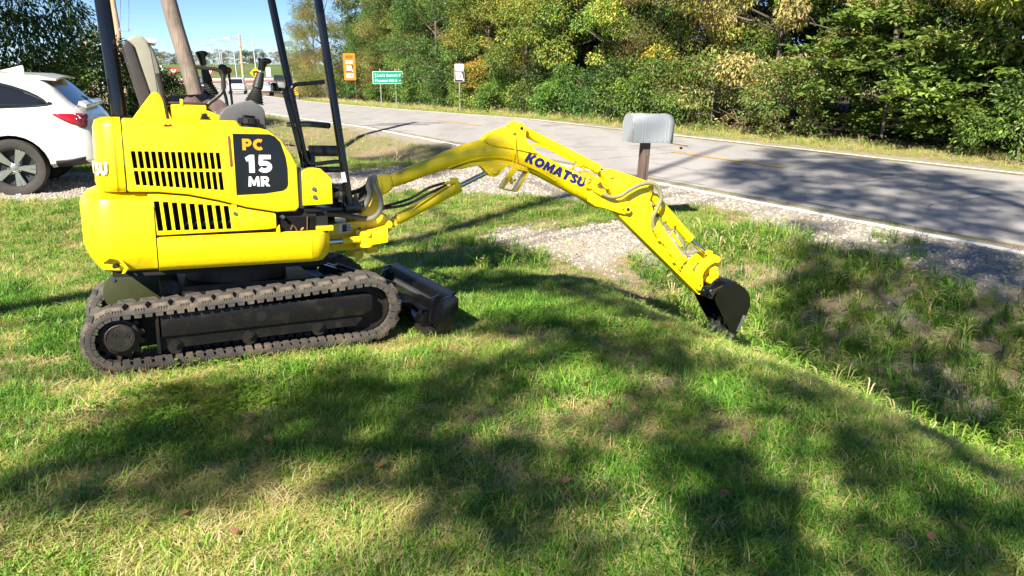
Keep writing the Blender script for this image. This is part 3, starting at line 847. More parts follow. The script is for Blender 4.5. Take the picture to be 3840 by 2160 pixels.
# engine hood, right side
hood = [(-.593, .964), (-.593, 1.345), (-.030, 1.345), (-.010, 1.312), (.085, 1.308), (.128, 1.298), (.200, 1.245), (.255, 1.165), (.286, 1.100), (.290, .860), (.272, .836), (.165, .834), (0, .866), (-.15, .910), (-.30, .944), (-.45, .960)]
b = MB(); b.prism(hood, -.49, -.17); b.bevel(.026, 4, 25)
HD = P(b, 'engine_hood', YEL, smooth=40)
cut = MB()
nsl = 14
for i in range(nsl):
    x = -.563 + i * .0318; w = .0205; sk = .010 * (i / nsl - .2)
    for za, zb_ in ((1.176 - .0004 * i, 1.088 - .0005 * i), (1.074 - .0006 * i, 1.000 - .0026 * i)):
        dx = (1.176 - za) * .06
        cut.prism([(x + dx, za), (x + w + dx, za), (x + w + dx + .006, zb_), (x + dx + .006, zb_)], -.60, -.452)
cut.bevel(.0035, 2, 60)
bool_cut(HD, cut, DARK)
# lower engine cover
low = [(-.502, .950), (-.45, .950), (-.30, .934), (-.15, .900), (0, .856), (.158, .826), (.158, .742), (.10, .736), (-.474, .726)]
b = MB(); b.prism(low, -.484, -.20); b.bevel(.010, 2, 25)
LC = P(b, 'lower_engine_cover', YEL, smooth=40)
cut = MB()
for i in range(9):
    x = -.474 + i * .0436; w = .027; za = .912 - .0042 * i; zb_ = .752 - .0005 * i
    cut.prism([(x, za), (x + w, za), (x + w + .010, zb_), (x + .010, zb_)], -.60, -.446)
cut.bevel(.004, 2, 60)
bool_cut(LC, cut, DARK)
q = MB(); q.prism([(-.083, .885), (-.055, .882), (-.050, .755), (-.076, .756)], -.487, -.480); P(q, 'latch_panel', YEL, LC, bev=.002)
P(MB().cyl((-.068, -.494, .835), (-.068, -.480, .835), .010, n=6), 'bolt', STL, LC)
q = MB()
for i in range(3, 9): q.cyl((-.46 + i * .0436, -.455, .772), (-.44 + i * .0436, -.455, .79), .008, n=8)
q.tube([(-.34, -.452, .775), (-.25, -.453, .768), (-.16, -.452, .778)], .004)
P(q, 'engine_pipe', mat('dull_engine_parts', (0.10, 0.09, 0.07), 0.5, 0.3), LC)
# decal
dec = [(-.056, 1.274), (.140, 1.274), (.168, 1.262), (.196, 1.232), (.222, 1.150), (.230, 1.085), (.230, .995), (.221, .972), (.199, .958), (.10, .944), (-.053, .938)]
q = MB(); q.prism(dec, -.4925, -.4880); DC = P(q, 'model_decal', BLK)
MTX = lambda x, z, y=-.4935: Matrix.Translation((x, y, z)) @ Matrix.Rotation(R(90), 4, 'X')
block_text('lettering', 'PC', .062, .0012, ORP, DC, MTX(.048, 1.216))
block_text('lettering', '15', .099, .0012, WHT, DC, MTX(.075, 1.110), 0, .08)
block_text('lettering', 'MR', .056, .0012, WHT, DC, MTX(.072, 1.012))
q = MB(); q.prism([(-.083, 1.260), (-.071, 1.262), (-.068, 1.245), (-.063, 1.10), (-.068, 1.092), (-.078, 1.094)], -.4925, -.480); P(q, 'sight_slot', mat('slot_brown', (0.20, 0.09, 0.03), 0.5), HD, bev=.003)
P(MB().cyl((.195, -.4925, .806), (.195, -.45, .806), .010, n=12), 'plug_hole', mat('dull_engine_parts', (0, 0, 0)), LC)
q = MB(); q.prism([(-.405, 1.302), (-.350, 1.304), (-.350, 1.322), (-.405, 1.320)], -.4915, -.488); wl = P(q, 'warning_sticker', mat('sticker_orange', (0.85, 0.50, 0.02), 0.5), HD)
q = MB(); q.prism([(-.397, 1.307), (-.39, 1.317), (-.375, 1.312), (-.362, 1.318), (-.358, 1.310), (-.378, 1.306)], -.4925, -.489); P(q, 'sticker_mark', SBLK, wl)
# hood across the rear, under the seat
b = MB(); b.box((-.595, -.18, .60), (-.10, .47, 1.335)); P(b, 'rear_hood', YEL, bev=.02)
b = MB(); b.box((-.11, -.20, 1.02), (.05, -.05, 1.33)); P(b, 'tank_side', YEL, bev=.012)
# side skirt round the front corner
b = MB()
def skplan(z, ins):
    pts = [(-.472, -.49 + ins), (.36, -.49 + ins)]
    for k in range(6):
        a = R(-90) + R(80) * k / 5; pts.append((.355 + (.135 - ins) * math.cos(a), -.355 + (.135 - ins) * math.sin(a)))
    pts += [(.49 - ins, -.22), (.49 - ins, .30), (.36, .46), (-.472, .46)]
    return [(x, y, z) for x, y in pts]
b.rings([skplan(.523, .075), skplan(.531, .035), skplan(.560, .012), skplan(.62, .0), skplan(.700, 0), skplan(.712, .006), skplan(.716, .02)])
SK = P(b, 'side_skirt', YEL2, smooth=50)
b = MB(); b.prism([(.158, .70), (.158, .742), (.175, .760), (.178, .715)], -.485, -.44); b.prism([(.388, .712), (.388, .742), (.49, .742), (.49, .712)], -.47, -.3)
P(b, 'skirt_lip', YEL2, SK, bev=.004)
# recess with hoses at the front corner
b = MB(); b.box((.170, -.455, .715), (.392, -.30, .842)); P(b, 'front_recess', DARK)
q = MB(); q.tube([(.24, -.465, .728), (.25, -.47, .755), (.265, -.47, .742), (.275, -.465, .722)], .004); q.cyl((.30, -.46, .722), (.315, -.46, .735), .007); q.tube([(.335, -.462, .72), (.338, -.465, .80)], .003)
P(q, 'recess_fittings', mat('copper_line', (0.30, 0.14, 0.06), 0.4, 0.5))
# control valve box
bx = [(.315, .866), (.315, 1.065), (.335, 1.076), (.425, 1.080), (.488, 1.020), (.490, .872)]
b = MB(); b.prism(bx, -.470, -.27); VB = P(b, 'valve_box', YEL, bev=.005)
for x, z in ((.382, .962), (.384, .915)): P(MB().cyl((x, -.480, z), (x, -.468, z), .010, n=6).cyl((x, -.4725, z), (x, -.468, z), .014, n=12), 'bolt', STL, VB)
P(MB().cyl((.486, -.40, .93), (.500, -.40, .93), .010, n=6), 'bolt', STL, VB)
b = MB(); b.prism([(.298, 1.050), (.318, 1.085), (.318, .85), (.298, .85)], -.46, -.28); P(b, 'box_bracket', mat('bracket_grey', (0.25, 0.25, 0.25), 0.4, 0.5))
b = MB(); b.prism([(.318, .845), (.395, .845), (.43, .825), (.33, .825)], -.465, -.30); b.box((.40, -.44, .72), (.43, -.40, .85)); b.box((.40, -.43, .70), (.465, -.2, .83)); P(b, 'box_stand', BLKD, bev=.004)
# fuel cap
MC = Matrix.Translation((.040, -.425, 1.303)) @ Matrix.Rotation(R(3), 4, 'Y')
q = MB(); q.lathe([(.047, -.01), (.047, .012), (.040, .016), (.040, .022), (.053, .026), (.054, .050), (.049, .057), (.020, .060), (.001, .060)], 24, MC)
for k in range(10):
    a = k * math.pi / 5; q.box((-.006, -.006, .028), (.006, .006, .054), 0, MC @ Matrix.Translation((.052 * math.cos(a), .052 * math.sin(a), 0)) @ Matrix.Rotation(a, 4, 'Z'))
q.box((-.040, -.009, .056), (.040, .009, .072), 0, MC @ Matrix.Rotation(R(40), 4, 'Z'))
P(q, 'fuel_cap', RUBB)
# gusset, battery box
b = MB(); b.prism([(-.545, 1.338), (-.440, 1.480), (-.425, 1.490), (-.408, 1.488), (-.395, 1.475), (-.340, 1.338)], -.30, -.20); P(b, 'post_gusset', YEL2, bev=.012, seg=3)
b = MB(); b.box((-.345, -.32, 1.335), (-.165, -.12, 1.430)); BB = P(b, 'battery_box', YEL, bev=.008)
b = MB(); b.box((-.355, -.325, 1.430), (-.160, -.11, 1.440)); P(b, 'box_lid', mat('lid_brown', (0.05, 0.035, 0.03), 0.6), BB, bev=.002)
b = MB(); b.box((-.30, -.327, 1.425), (-.285, -.32, 1.455)); P(b, 'lid_latch', YEL, BB)
b = MB(); b.prism([(-.175, 1.335), (-.165, 1.40), (-.10, 1.375), (-.02, 1.335)], -.33, -.25); P(b, 'console_fillet', YEL, bev=.01)

# --- seat
b = MB(); b.prism([(-.560, 1.738), (-.535, 1.765), (-.505, 1.74), (-.405, 1.36), (-.46, 1.345), (-.475, 1.36)], -.175, .235); ST = P(b, 'seat_shell', SHEL, bev=.014, seg=3)
b = MB(); b.prism([(-.533, 1.765), (-.498, 1.794), (-.458, 1.792), (-.432, 1.770), (-.415, 1.72), (-.40, 1.58), (-.385, 1.365), (-.425, 1.365), (-.50, 1.73)], -.165, .225); P(b, 'seat_backrest', BEIG, bev=.02, seg=3)
b = MB(); b.prism([(-.432, 1.768), (-.405, 1.728), (-.385, 1.66), (-.372, 1.58), (-.370, 1.48), (-.380, 1.37), (-.42, 1.37), (-.44, 1.55), (-.455, 1.72)], -.160, .220); P(b, 'seat_bolster', SGRY, bev=.02, seg=3)
b = MB(); b.prism([(-.46, 1.790), (-.415, 1.800), (-.375, 1.785), (-.388, 1.765), (-.43, 1.768)], -.05, .10); P(b, 'plastic_wrap', mat('clear_plastic', (0.62, 0.64, 0.66), 0.15), bev=.003)
b = MB(); b.box((-.41, -.14, 1.335), (-.03, .24, 1.400)); P(b, 'seat_base', BEIG, bev=.02)
b = MB()
rr = []
for i, x in enumerate(np.linspace(-.385, -.02, 9)):
    row = []
    for j, y in enumerate(np.linspace(-.15, .27, 8)):
        z = 1.455 + .028 * math.sin(i * 1.9 + j * .7) * (1 if j < 3 else .5) - (.05 if j == 0 else 0) - .02 * abs(i - 3.5) / 4 + .03 * (j / 7)
        row.append((x, y, z))
    rr.append(row)
V = [[b.b.verts.new(p) for p in r] for r in rr]
for a_, c_ in zip(V, V[1:]):
    for k in range(7): b._face([a_[k], a_[k + 1], c_[k + 1], c_[k]])
for a_, c_ in zip(V, V[1:]):                                  # front hem of the cover
    p0 = [b.b.verts.new((v.co.x, v.co.y - .012, 1.385)) for v in (a_[0], c_[0])]
    b._face([a_[0], c_[0], p0[1], p0[0]])
P(b, 'seat_cushion', MAUV, smooth=60)

# --- levers and consoles
b = MB(); b.prism([(-.105, 1.345), (-.100, 1.385), (-.075, 1.412), (-.020, 1.436), (.045, 1.456), (.075, 1.462), (.130, 1.425), (.143, 1.400), (.147, 1.22), (-.06, 1.22)], -.36, -.16); P(b, 'right_console', PLAS, bev=.012, seg=3)
b = MB(); b.prism([(-.33, 1.36), (-.33, 1.49), (-.05, 1.52), (-.03, 1.36)], .30, .42); P(b, 'left_console', PLAS, bev=.012)
def joystick(bx_, by_, bz, top, name):
    base = Vector((bx_, by_, bz)); top = Vector(top); d = (top - base); Lg = d.length
    q = MB(); prof = []
    Mj = Matrix.Translation(base) @ d.to_track_quat('Z', 'Y').to_matrix().to_4x4()
    z = 0
    for k in range(6):
        r = .056 - .0055 * k; prof += [(r, z), (r * .80, z + .008)]; z += .0145
    prof += [(.030, z), (.026, z + .05), (.020, z + .085), (.017, z + .09), (.001, z + .09)]
    q.lathe(prof, 20, Mj); jb = P(q, name, RUBB)
    q = MB(); q.cyl(base + d * ((z + .085) / Lg), base + d * ((z + .105) / Lg), .013, n=10); P(q, 'lever_collar', STL, jb)
    q = MB(); z0 = z + .10; h = Lg - z0
    prof2 = [(.001, z0), (.019, z0), (.021, z0 + h * .3), (.025, z0 + h * .62), (.031, z0 + h * .85), (.030, z0 + h * .95), (.018, z0 + h), (.001, z0 + h)]
    q.lathe(prof2, 16, Mj)
    side = Vector((.032, 0, -.004))
    q.sphere(base + d * ((z0 + h * .86) / Lg) + side * .5, .024, 12, 8, 0, (1.3, 1, .75))
    P(q, 'joystick_grip', BLK, jb)
    return jb
joystick(.103, -.25, 1.452, (.168, -.25, 1.700), 'lever_boot')
joystick(-.070, .34, 1.505, (-.122, .34, 1.775), 'lever_boot')
q = MB(); q.tube(catmull([(-.171, -.30, 1.340), (-.171, -.30, 1.395), (-.150, -.30, 1.435), (-.100, -.30, 1.475), (-.072, -.30, 1.51), (-.064, -.30, 1.56), (-.070, -.30, 1.605), (-.10, -.30, 1.624), (-.15, -.30, 1.627), (-.212, -.30, 1.632)], 5), .0105, 10)
q.tube([(-.066, -.30, 1.52), (-.064, -.30, 1.60)], .013, 10)
BH = P(q, 'grab_lever', mat('worn_black_lever', (0.035, 0.032, 0.026), 0.4, 0.2, bump=0.1))
q = MB(); z = 1.338; prof = []
for k in range(4): prof += [(.046 - .004 * k, z), (.034 - .003 * k, z + .007)]; z += .012
prof += [(.016, z), (.012, z + .02), (.001, z + .02)]
q.lathe(prof, 18, Matrix.Translation((-.171, -.30, 0))); P(q, 'lever_boot', RUBB, BH)
q = MB(); q.tube(catmull([(.0, .10, 1.38), (-.010, .10, 1.48), (-.024, .10, 1.55), (-.021, .10, 1.62)], 5), .0095, 10); BLV = P(q, 'throttle_lever', BLK)
q = MB(); q.lathe([(.001, 1.608), (.016, 1.612), (.026, 1.635), (.029, 1.655), (.024, 1.675), (.012, 1.684), (.001, 1.685)], 16, Matrix.Translation((-.019, .10, 0))); P(q, 'lever_knob', RUBB, BLV)
q = MB(); q.tube([(.026, .10, 1.40), (.014, .10, 1.640)], .0075, 10); RLV = P(q, 'blade_lever', BLK)
P(MB().sphere((.013, .10, 1.650), .020), 'red_knob', RED, RLV)
q = MB(); q.tube([(-.365, -.33, 1.335), (-.380, -.33, 1.47)], .0085, 10); q.tube([(-.381, -.33, 1.465), (-.398, -.33, 1.585)], [.0125, .0135], 10); P(q, 'lock_lever', mat('worn_black_lever', (0, 0, 0)))
for y, dx in ((.10, 0.0), (.20, .035)):
    q = MB(); q.tube([(.455 + dx, y, .86), (.430 + dx, y, 1.12), (.330 + dx, y, 1.575)], .0105, 10); tl = P(q, 'travel_lever', BLK)
    if y == .10:
        q = MB(); q.rings([[(.310, y - .018, 1.560), (.345, y - .018, 1.556), (.345, y + .018, 1.556), (.310, y + .018, 1.560)], [(.292, y - .02, 1.60), (.338, y - .02, 1.60), (.338, y + .02, 1.60), (.292, y + .02, 1.60)]], True, 0, False)
        q.box((.282, y - .024, 1.60), (.340, y + .024, 1.636)); P(q, 'lever_grip', mat('pale_grey_rubber', (0.30, 0.30, 0.28), 0.6), tl, bev=.005)

# --- platform and roll frame
b = MB(); b.box((.05, -.24, .80), (.64, .47, .828)); b.prism([(.62, .828), (.62, .93), (.66, .93), (.66, .80), (.62, .80)], -.24, .47); P(b, 'floor_plate', BLK, bev=.004)
b = MB(); b.box((.46, .0, 1.135), (.70, .02, 1.205)); b.box((.46, .0, 1.03), (.70, .02, 1.07)); b.box((.46, .0, .92), (.70, .02, .96)); b.box((.47, .0, .82), (.50, .02, 1.20)); P(b, 'foot_guard', BLK, bev=.006)
q = MB(); q.tube([(.47, .05, .84), (.465, .05, 1.15)], .022); q.cyl((.455, .05, 1.10), (.455, .05, 1.17), .03, n=12); P(q, 'pedal_valve', BLKD)
def post(a, b_, w, name):
    a, b_ = Vector(a), Vector(b_); q = MB()
    sec = []
    for k in range(16):
        t = 2 * math.pi * k / 16; cx, sy = math.cos(t), math.sin(t)
        rr_ = (abs(cx) ** 3.2 + abs(sy) ** 3.2) ** (-1 / 3.2); sec.append((cx * rr_ * w / 2, sy * rr_ * w / 2))
    q.rings([[(p.x + u, p.y + v, p.z) for u, v in sec] for p in (a, b_)])
    return P(q, name, BLK, smooth=50)
RP = post((-.598, .0, 1.34), (-.655, .0, 2.26), .080, 'rear_post')
q = MB(); q.box((-.65, -.05, 1.335), (-.54, .05, 1.362)); q.prism([(-.640, 1.34), (-.650, 1.56), (-.635, 1.56), (-.628, 1.34)], -.035, .035); P(q, 'post_foot', BLK, RP, bev=.004)
NP = post((.655, -.25, .80), (.470, -.25, 2.24), .048, 'front_post')
FP = post((.545, .30, .80), (.300, .30, 2.24), .048, 'front_post')
q = MB(); q.box((.655 - .03, -.285, 1.02), (.655 + .028, -.2765, 1.09)); 
P(MB().prism([(.600, .985), (.628, .988), (.618, 1.050), (.592, 1.046)], -.279, -.2745), 'post_sticker', SWHT, NP)
q.b.free()
q = MB()
q.tube(catmull([(.515, -.25, 1.588), (.43, -.25, 1.575), (.355, -.25, 1.566), (.325, -.25, 1.548), (.318, -.25, 1.510), (.335, -.25, 1.40), (.385, -.25, 1.16), (.400, -.25, 1.115), (.435, -.25, 1.098), (.545, -.25, 1.110), (.595, -.25, 1.113)], 5), .0125, 10)
P(q, 'grab_rail', BLK)
q = MB(); q.tube([(.400, .30, 1.335), (.45, -.05, 1.338), (.53, -.25, 1.330)], .019, 12); q.tube([(.535, .30, .95), (.60, -.25, .95)], .02, 12); P(q, 'cross_bar', BLK)
q = MB(); q.box((.30, .27, 1.545), (.36, .33, 1.60)); P(q, 'post_clamp', BLK, FP, bev=.004)
q = MB(); q.cyl((.660, -.25, .84), (.700, -.25, .86), .024, n=12); q.box((.62, -.275, .79), (.72, -.225, .85)); q.prism([(.675, .86), (.685, .93), (.705, .88), (.71, .84)], -.26, -.24); P(q, 'post_bracket', BLK, NP, bev=.005)
b = MB(); b.rings([[(-.80, -.50, 2.22), (.62, -.50, 2.22), (.62, .50, 2.22), (-.80, .50, 2.22)], [(-.82, -.52, 2.24), (.64, -.52, 2.24), (.64, .52, 2.24), (-.82, .52, 2.24)], [(-.76, -.46, 2.31), (.58, -.46, 2.31), (.58, .46, 2.31), (-.76, .46, 2.31)]]); P(b, 'canopy_roof', YEL, bev=.02)

# --- boom mount on the machine
b = MB(); b.prism([(.40, .545), (.40, .690), (.60, .715), (.755, .728), (.775, .70), (.775, .55), (.74, .535), (.46, .535)], -.15, .10); MP = P(b, 'boom_mount', YEL2, bev=.008)
q = MB(); q.prism([(.598, .650), (.602, .708), (.683, .716), (.683, .656)], -.1535, -.1495); IDP = P(q, 'maker_plate', SWHT, MP)
q = MB(); q.prism([(.622, .658), (.624, .706), (.652, .709), (.652, .661)], -.1550, -.1530)
for k in range(5): z = .664 + k * .0095; q.prism([(.655, z), (.655, z + .004), (.680, z + .005), (.680, z + .001)], -.1550, -.1530)
P(q, 'plate_print', SBLK, IDP)
P(MB().cyl((.735, -.158, .672), (.735, -.145, .672), .011, n=10), 'grease_nipple', DARK, MP)
q = MB(); q.cyl((.30, -.30, .612), (.605, -.27, .617), .017, n=16, mi=0); q.cyl((.592, -.272, .617), (.70, -.262, .618), .022, n=14, mi=1); P(q, 'swing_cylinder', [CHR, YEL2])

# --- boom, arm, bucket in the boom's own frame (swung 12 degrees to the right)
BM = Matrix.Translation((.75, -.05, 0)) @ Matrix.Rotation(R(-12), 4, 'Z')
def B(mb, name, m, bev=0, parent=None, smooth=35, seg=2):
    if bev: mb.bevel(bev, seg)
    if parent is not None:
        return mb.build(name, m, parent, None, smooth)
    return mb.build(name, m, EX, BM, smooth)
# swing bracket
b = MB()
for y in (-.085, .065): b.prism([(-.03, .60), (-.03, .72), (.05, .80), (.075, .93), (.10, 1.0), (.15, 1.012), (.165, .94), (.125, .78), (.20, .745), (.225, .70), (.215, .665), (.165, .60), (.13, .515), (.05, .505)], y, y + .022)
b.box((-.02, -.07, .60), (.10, .07, .73))
SB = B(b, 'swing_bracket', YEL2, .007)
q = MB(); q.cyl((.045, -.21, .575), (.045, -.21, .665), .036, n=18); q.cyl((.045, -.21, .640), (.045, -.21, .672), .044, n=18); q.cyl((.045, -.21, .570), (.045, -.21, .592), .044, n=18)
q.prism([(.045, .580), (.045, .662), (.18, .70), (.18, .60)], -.235, -.08); q.prism([(-.02, .555), (-.02, .675), (.09, .675), (.09, .555)], -.175, -.08)
q.box((-.06, -.225, .597), (.02, -.195, .640)); B(q, 'swing_lug', YEL2, .006, SB)
q = MB(); q.cyl((.0, -.10, .50), (.0, .10, .50), .03, n=12); q.cyl((-.02, 0, .48), (-.02, 0, .76), .055, n=18); B(q, 'swing_pin', YEL2, 0, SB)
q = MB(); q.box((.05, -.15, .52), (.12, -.10, .56)); B(q, 'bracket_foot', YEL2, .008, SB)
for z, x in ((.700, .198),): B(MB().cyl((x, -.098, z), (x, -.083, z), .026, n=18).cyl((x, -.101, z), (x, -.09, z), .012, n=12), 'pin_boss', YEL2, 0, SB)
# boom tube: rounded box sections along the curve
def section(c, t, hw, hh, e=3.0, n=20):
    t = Vector((t[0], 0, t[1])).normalized(); up = Vector((-t.z, 0, t.x)); out = []
    for k in range(n):
        a = 2 * math.pi * k / n; ca, sa = math.cos(a), math.sin(a); r = (abs(ca) ** e + abs(sa) ** e) ** (-1 / e)
        out.append(Vector((c[0], 0, c[1])) + Vector((0, 1, 0)) * (ca * r * hw) + up * (sa * r * hh))
    return out
top = [(.205, 1.012), (.33, 1.067), (.468, 1.124), (.60, 1.181), (.72, 1.228), (.84, 1.262), (.95, 1.270), (1.06, 1.258), (1.19, 1.205), (1.32, 1.138), (1.436, 1.088), (1.554, 1.034), (1.66, .985), (1.76, .915)]
bot = [(.180, .920), (.33, .963), (.468, 1.016), (.60, 1.058), (.72, 1.088), (.84, 1.104), (.95, 1.104), (1.03, 1.094), (1.12, 1.072), (1.23, 1.018), (1.38, .945), (1.50, .886), (1.60, .838), (1.69, .815)]
rings_ = []
for i, (a_, c_) in enumerate(zip(top, bot)):
    cx, cz = (a_[0] + c_[0]) / 2, (a_[1] + c_[1]) / 2
    hh = math.hypot(a_[0] - c_[0], a_[1] - c_[1]) / 2; up = (a_[0] - c_[0], a_[1] - c_[1]); tg = (up[1], -up[0])
    rings_.append(section((cx, cz), tg, .066, hh, 2.6))
b = MB(); b.rings(rings_)
BO = B(b, 'boom', YEL2, 0, None, 50)
b = MB()
foot = [(.105, .965), (.118, 1.000), (.150, 1.020), (.215, 1.022), (.235, .985), (.228, .925), (.190, .900), (.150, .880), (.125, .92)]
b.prism(foot, -.074, .074); B(b, 'boom_foot', YEL2, .016, BO, 40, 3)
b = MB(); b.prism([(.62, 1.056), (.70, 1.062), (.80, 1.086), (.832, 1.080), (.858, 1.055), (.886, 1.022), (.925, 1.008), (.958, 1.024), (.985, 1.062), (1.02, 1.082), (1.075, 1.083), (1.14, 1.070), (1.14, 1.10), (.95, 1.125), (.75, 1.105)], -.055, .055); b.bevel(.006)
B(b, 'cylinder_web', YEL2, 0, BO)
B(MB().cyl((.922, -.066, 1.057), (.922, .066, 1.057), .026, n=20).cyl((.922, -.069, 1.057), (.922, .069, 1.057), .013, n=12), 'pin_boss', YEL2, 0, BO)
q = MB(); q.tube(catmull([(.60, -.058, 1.068), (.75, -.06, 1.118), (.90, -.062, 1.145), (1.02, -.063, 1.135), (1.12, -.062, 1.10), (1.25, -.06, 1.045), (1.36, -.058, .985)], 4), .007, 8); B(q, 'weld_bead', YEL2, 0, BO)
pl = [(.84, 1.255), (.885, 1.300), (1.060, 1.367), (1.095, 1.376), (1.125, 1.368), (1.142, 1.342), (1.136, 1.290), (1.150, 1.248), (1.195, 1.212), (1.22, 1.17), (1.05, 1.20), (.9, 1.22)]
for y in (-.076, .058):
    b = MB(); b.prism(pl, y, y + .018); hp = B(b, 'bracket_plate', YEL2, .004, BO)
    if y > 0:
        cut = MB(); cut.cyl((1.03, y - .03, 1.335), (1.03, y + .05, 1.335), .013, n=16); bool_cut(hp, cut, YEL2)
q = MB(); q.cyl((1.104, -.082, 1.338), (1.104, .082, 1.338), .023, n=20); q.cyl((1.104, -.084, 1.338), (1.104, .084, 1.338), .012, n=6, mi=1); B(q, 'cylinder_pin', [YEL2, DARK], 0, BO)
q = MB(); q.prism([(1.03, 1.355), (1.045, 1.382), (1.075, 1.392), (1.09, 1.378)], -.055, .055); B(q, 'bracket_cap', YEL2, .005, BO)
B(MB().cyl((1.058, -.079, 1.297), (1.058, -.070, 1.297), .011, n=12), 'wire_hole', DARK, 0, BO)
q = MB()
q.tube(catmull([(1.058, -.080, 1.297), (1.061, -.086, 1.255), (1.060, -.088, 1.222), (1.050, -.088, 1.17), (1.045, -.086, 1.10), (1.030, -.095, 1.06), (1.0, -.118, 1.02), (.985, -.122, .99)], 5), .0032, 6)
q.tube(catmull([(1.061, -.086, 1.25), (1.066, -.09, 1.17), (1.072, -.088, 1.12), (1.05, -.09, 1.07)], 5), .003, 6)
q.tube([(1.058, -.082, 1.285), (1.061, -.087, 1.225)], .0065, 8)
B(q, 'lamp_wire', YEL2, 0, BO)
block_text('lettering', 'KOMATSU', .066, .0035, BLU, BO, Matrix.Translation((1.362, -.0672, 1.060)) @ Matrix.Rotation(R(22.6), 4, 'Y') @ Matrix.Rotation(R(90), 4, 'X'), .12, .07)
# arm-end lug of the boom
pl = [(1.60, .842), (1.66, .806), (1.714, .798), (1.80, .772), (1.835, .760), (1.89, .748), (1.925, .755), (1.938, .782), (1.925, .812), (1.875, .835), (1.80, .862), (1.735, .905), (1.65, .955), (1.60, .97)]
for y in (-.088, .068):
    b = MB(); b.prism(pl, y, y + .020); B(b, 'boom_lug', YEL2, .005, BO)
q = MB(); q.cyl((1.905, -.103, .785), (1.905, .103, .785), .027, n=20); q.cyl((1.905, -.106, .785), (1.905, .106, .785), .013, n=8, mi=1); q.prism([(1.862, .79), (1.868, .835), (1.905, .842), (1.905, .82), (1.888, .79)], -.104, -.084); q.cyl((1.885, -.110, .826), (1.885, -.09, .826), .009, n=6)
B(q, 'arm_pin', [YEL2, DARK], 0, BO)
q = MB(); q.prism([(1.66, .825), (1.67, .795), (1.70, .785), (1.715, .81)], -.05, .05); B(q, 'stop_block', YEL2, .006, BO)
# work lamp guard
u = Vector((-.78, 0, -.62)).normalized()
q = MB()
A0, A1, A2, A3 = (1.045, 1.068), (1.125, 1.055), (1.045, .925), (.955, .940)
def bar(mb, p, q_, y0, y1, t):
    d = Vector((q_[0] - p[0], 0, q_[1] - p[1])).normalized(); nrm = Vector((-d.z, 0, d.x)) * t
    mb.prism([(p[0], p[1]), (q_[0], q_[1]), (q_[0] + nrm.x, q_[1] + nrm.z), (p[0] + nrm.x, p[1] + nrm.z)], y0, y1)
for p_, q_ in ((A0, A1), (A1, A2), (A2, A3), (A3, A0)): bar(q, p_, q_, -.20, -.065, .008)
LG = B(q, 'lamp_guard', YEL, .0015, BO)
q = MB(); q.cyl((1.01, -.12, .985), (1.035, -.12, 1.005), .008, n=8); q.cyl((1.045, -.12, .985), (1.06, -.12, .998), .009, n=8); q.box((1.02, -.125, .965), (1.04, -.115, .99)); B(q, 'lamp_bolt', YEL2, 0, LG)
q = MB(); q.prism([(1.06, 1.105), (1.06, 1.058), (1.14, 1.045), (1.15, 1.075)], -.10, -.05); q.cyl((1.12, -.112, 1.065), (1.12, -.09, 1.065), .010, n=6); B(q, 'lamp_bracket', YEL2, .003, BO)
# boom cylinder
def cylinder(name, p0, p1, p2, r, rr_, y=0, bandlen=.03, parent=None):
    """barrel p0->p1, rod p1->p2"""
    v = lambda p: Vector((p[0], y, p[1])); d = (v(p1) - v(p0)).normalized()
    q = MB(); q.cyl(v(p0), v(p1), r, n=22); q.cyl(v(p1) - d * bandlen, v(p1) + d * .004, r * 1.10, n=22); q.cyl(v(p0) - d * .045, v(p0) + d * .01, r * .62, r * .9, 18); q.cyl(v(p0) + d * .012, v(p0) + d * .022, r * 1.06, n=22)
    c = B(q, name, YEL, 0, None, 50)
    q = MB(); q.cyl(v(p1), v(p2), rr_, n=16); B(q, 'piston_rod', CHR, 0, c)
    q = MB(); q.cyl(v(p2) - d * .05, v(p2) - d * .005, rr_ * .95, rr_ * 1.5, 14); q.cyl((p2[0], y - .035, p2[1]), (p2[0], y + .035, p2[1]), rr_ * 1.7, n=16); B(q, 'rod_eye', YEL2, 0, c)
    return c
BC = cylinder('boom_cylinder', (.268, .722), (.690, .942), (.922, 1.057), .037, .0175, 0, .05)
q = MB(); q.tube(catmull([(.345, -.036, .770), (.40, -.040, .815), (.48, -.040, .872), (.56, -.038, .925), (.60, -.030, .945)], 5), .008, 8); q.tube([(.56, -.03, .962), (.66, -.028, .975)], .011, 8); q.box((.63, -.03, .96), (.68, .02, 1.0)); B(q, 'oil_pipe', YEL2, .003, BC)
q = MB(); q.prism([(.665, .925), (.705, .945), (.69, .975), (.65, .955)], -.042, .042); q.prism([(.675, .905), (.70, .915), (.695, .93), (.67, .92)], -.03, .0); B(q, 'cylinder_head', YEL2, .004, BC)
q = MB(); q.cyl((.232, -.05, .704), (.232, .05, .704), .03, n=16); B(q, 'base_eye', YEL2, 0, BC)
# arm cylinder on top
AC = cylinder('arm_cylinder', (1.168, 1.312), (1.700, 1.066), (1.775, 1.030), .034, .016, 0, .02)
q = MB(); q.tube(catmull([(1.19, -.02, 1.232), (1.27, -.03, 1.222), (1.36, -.033, 1.185), (1.50, -.030, 1.118)], 5), .009, 8); q.box((1.54, -.03, 1.085), (1.57, .0, 1.105)); B(q, 'oil_pipe', YEL2, 0, AC)
q = MB(); q.tube(catmull([(1.50, .02, 1.055), (1.52, .0, 1.085), (1.56, -.01, 1.085), (1.60, -.02, 1.062)], 5), .011, 8); q.box((1.57, -.06, 1.0), (1.64, .04, 1.045)); B(q, 'pipe_elbow', mat('dark_yellow_pipe', (0.42, 0.30, 0.02), 0.5), .003, AC)
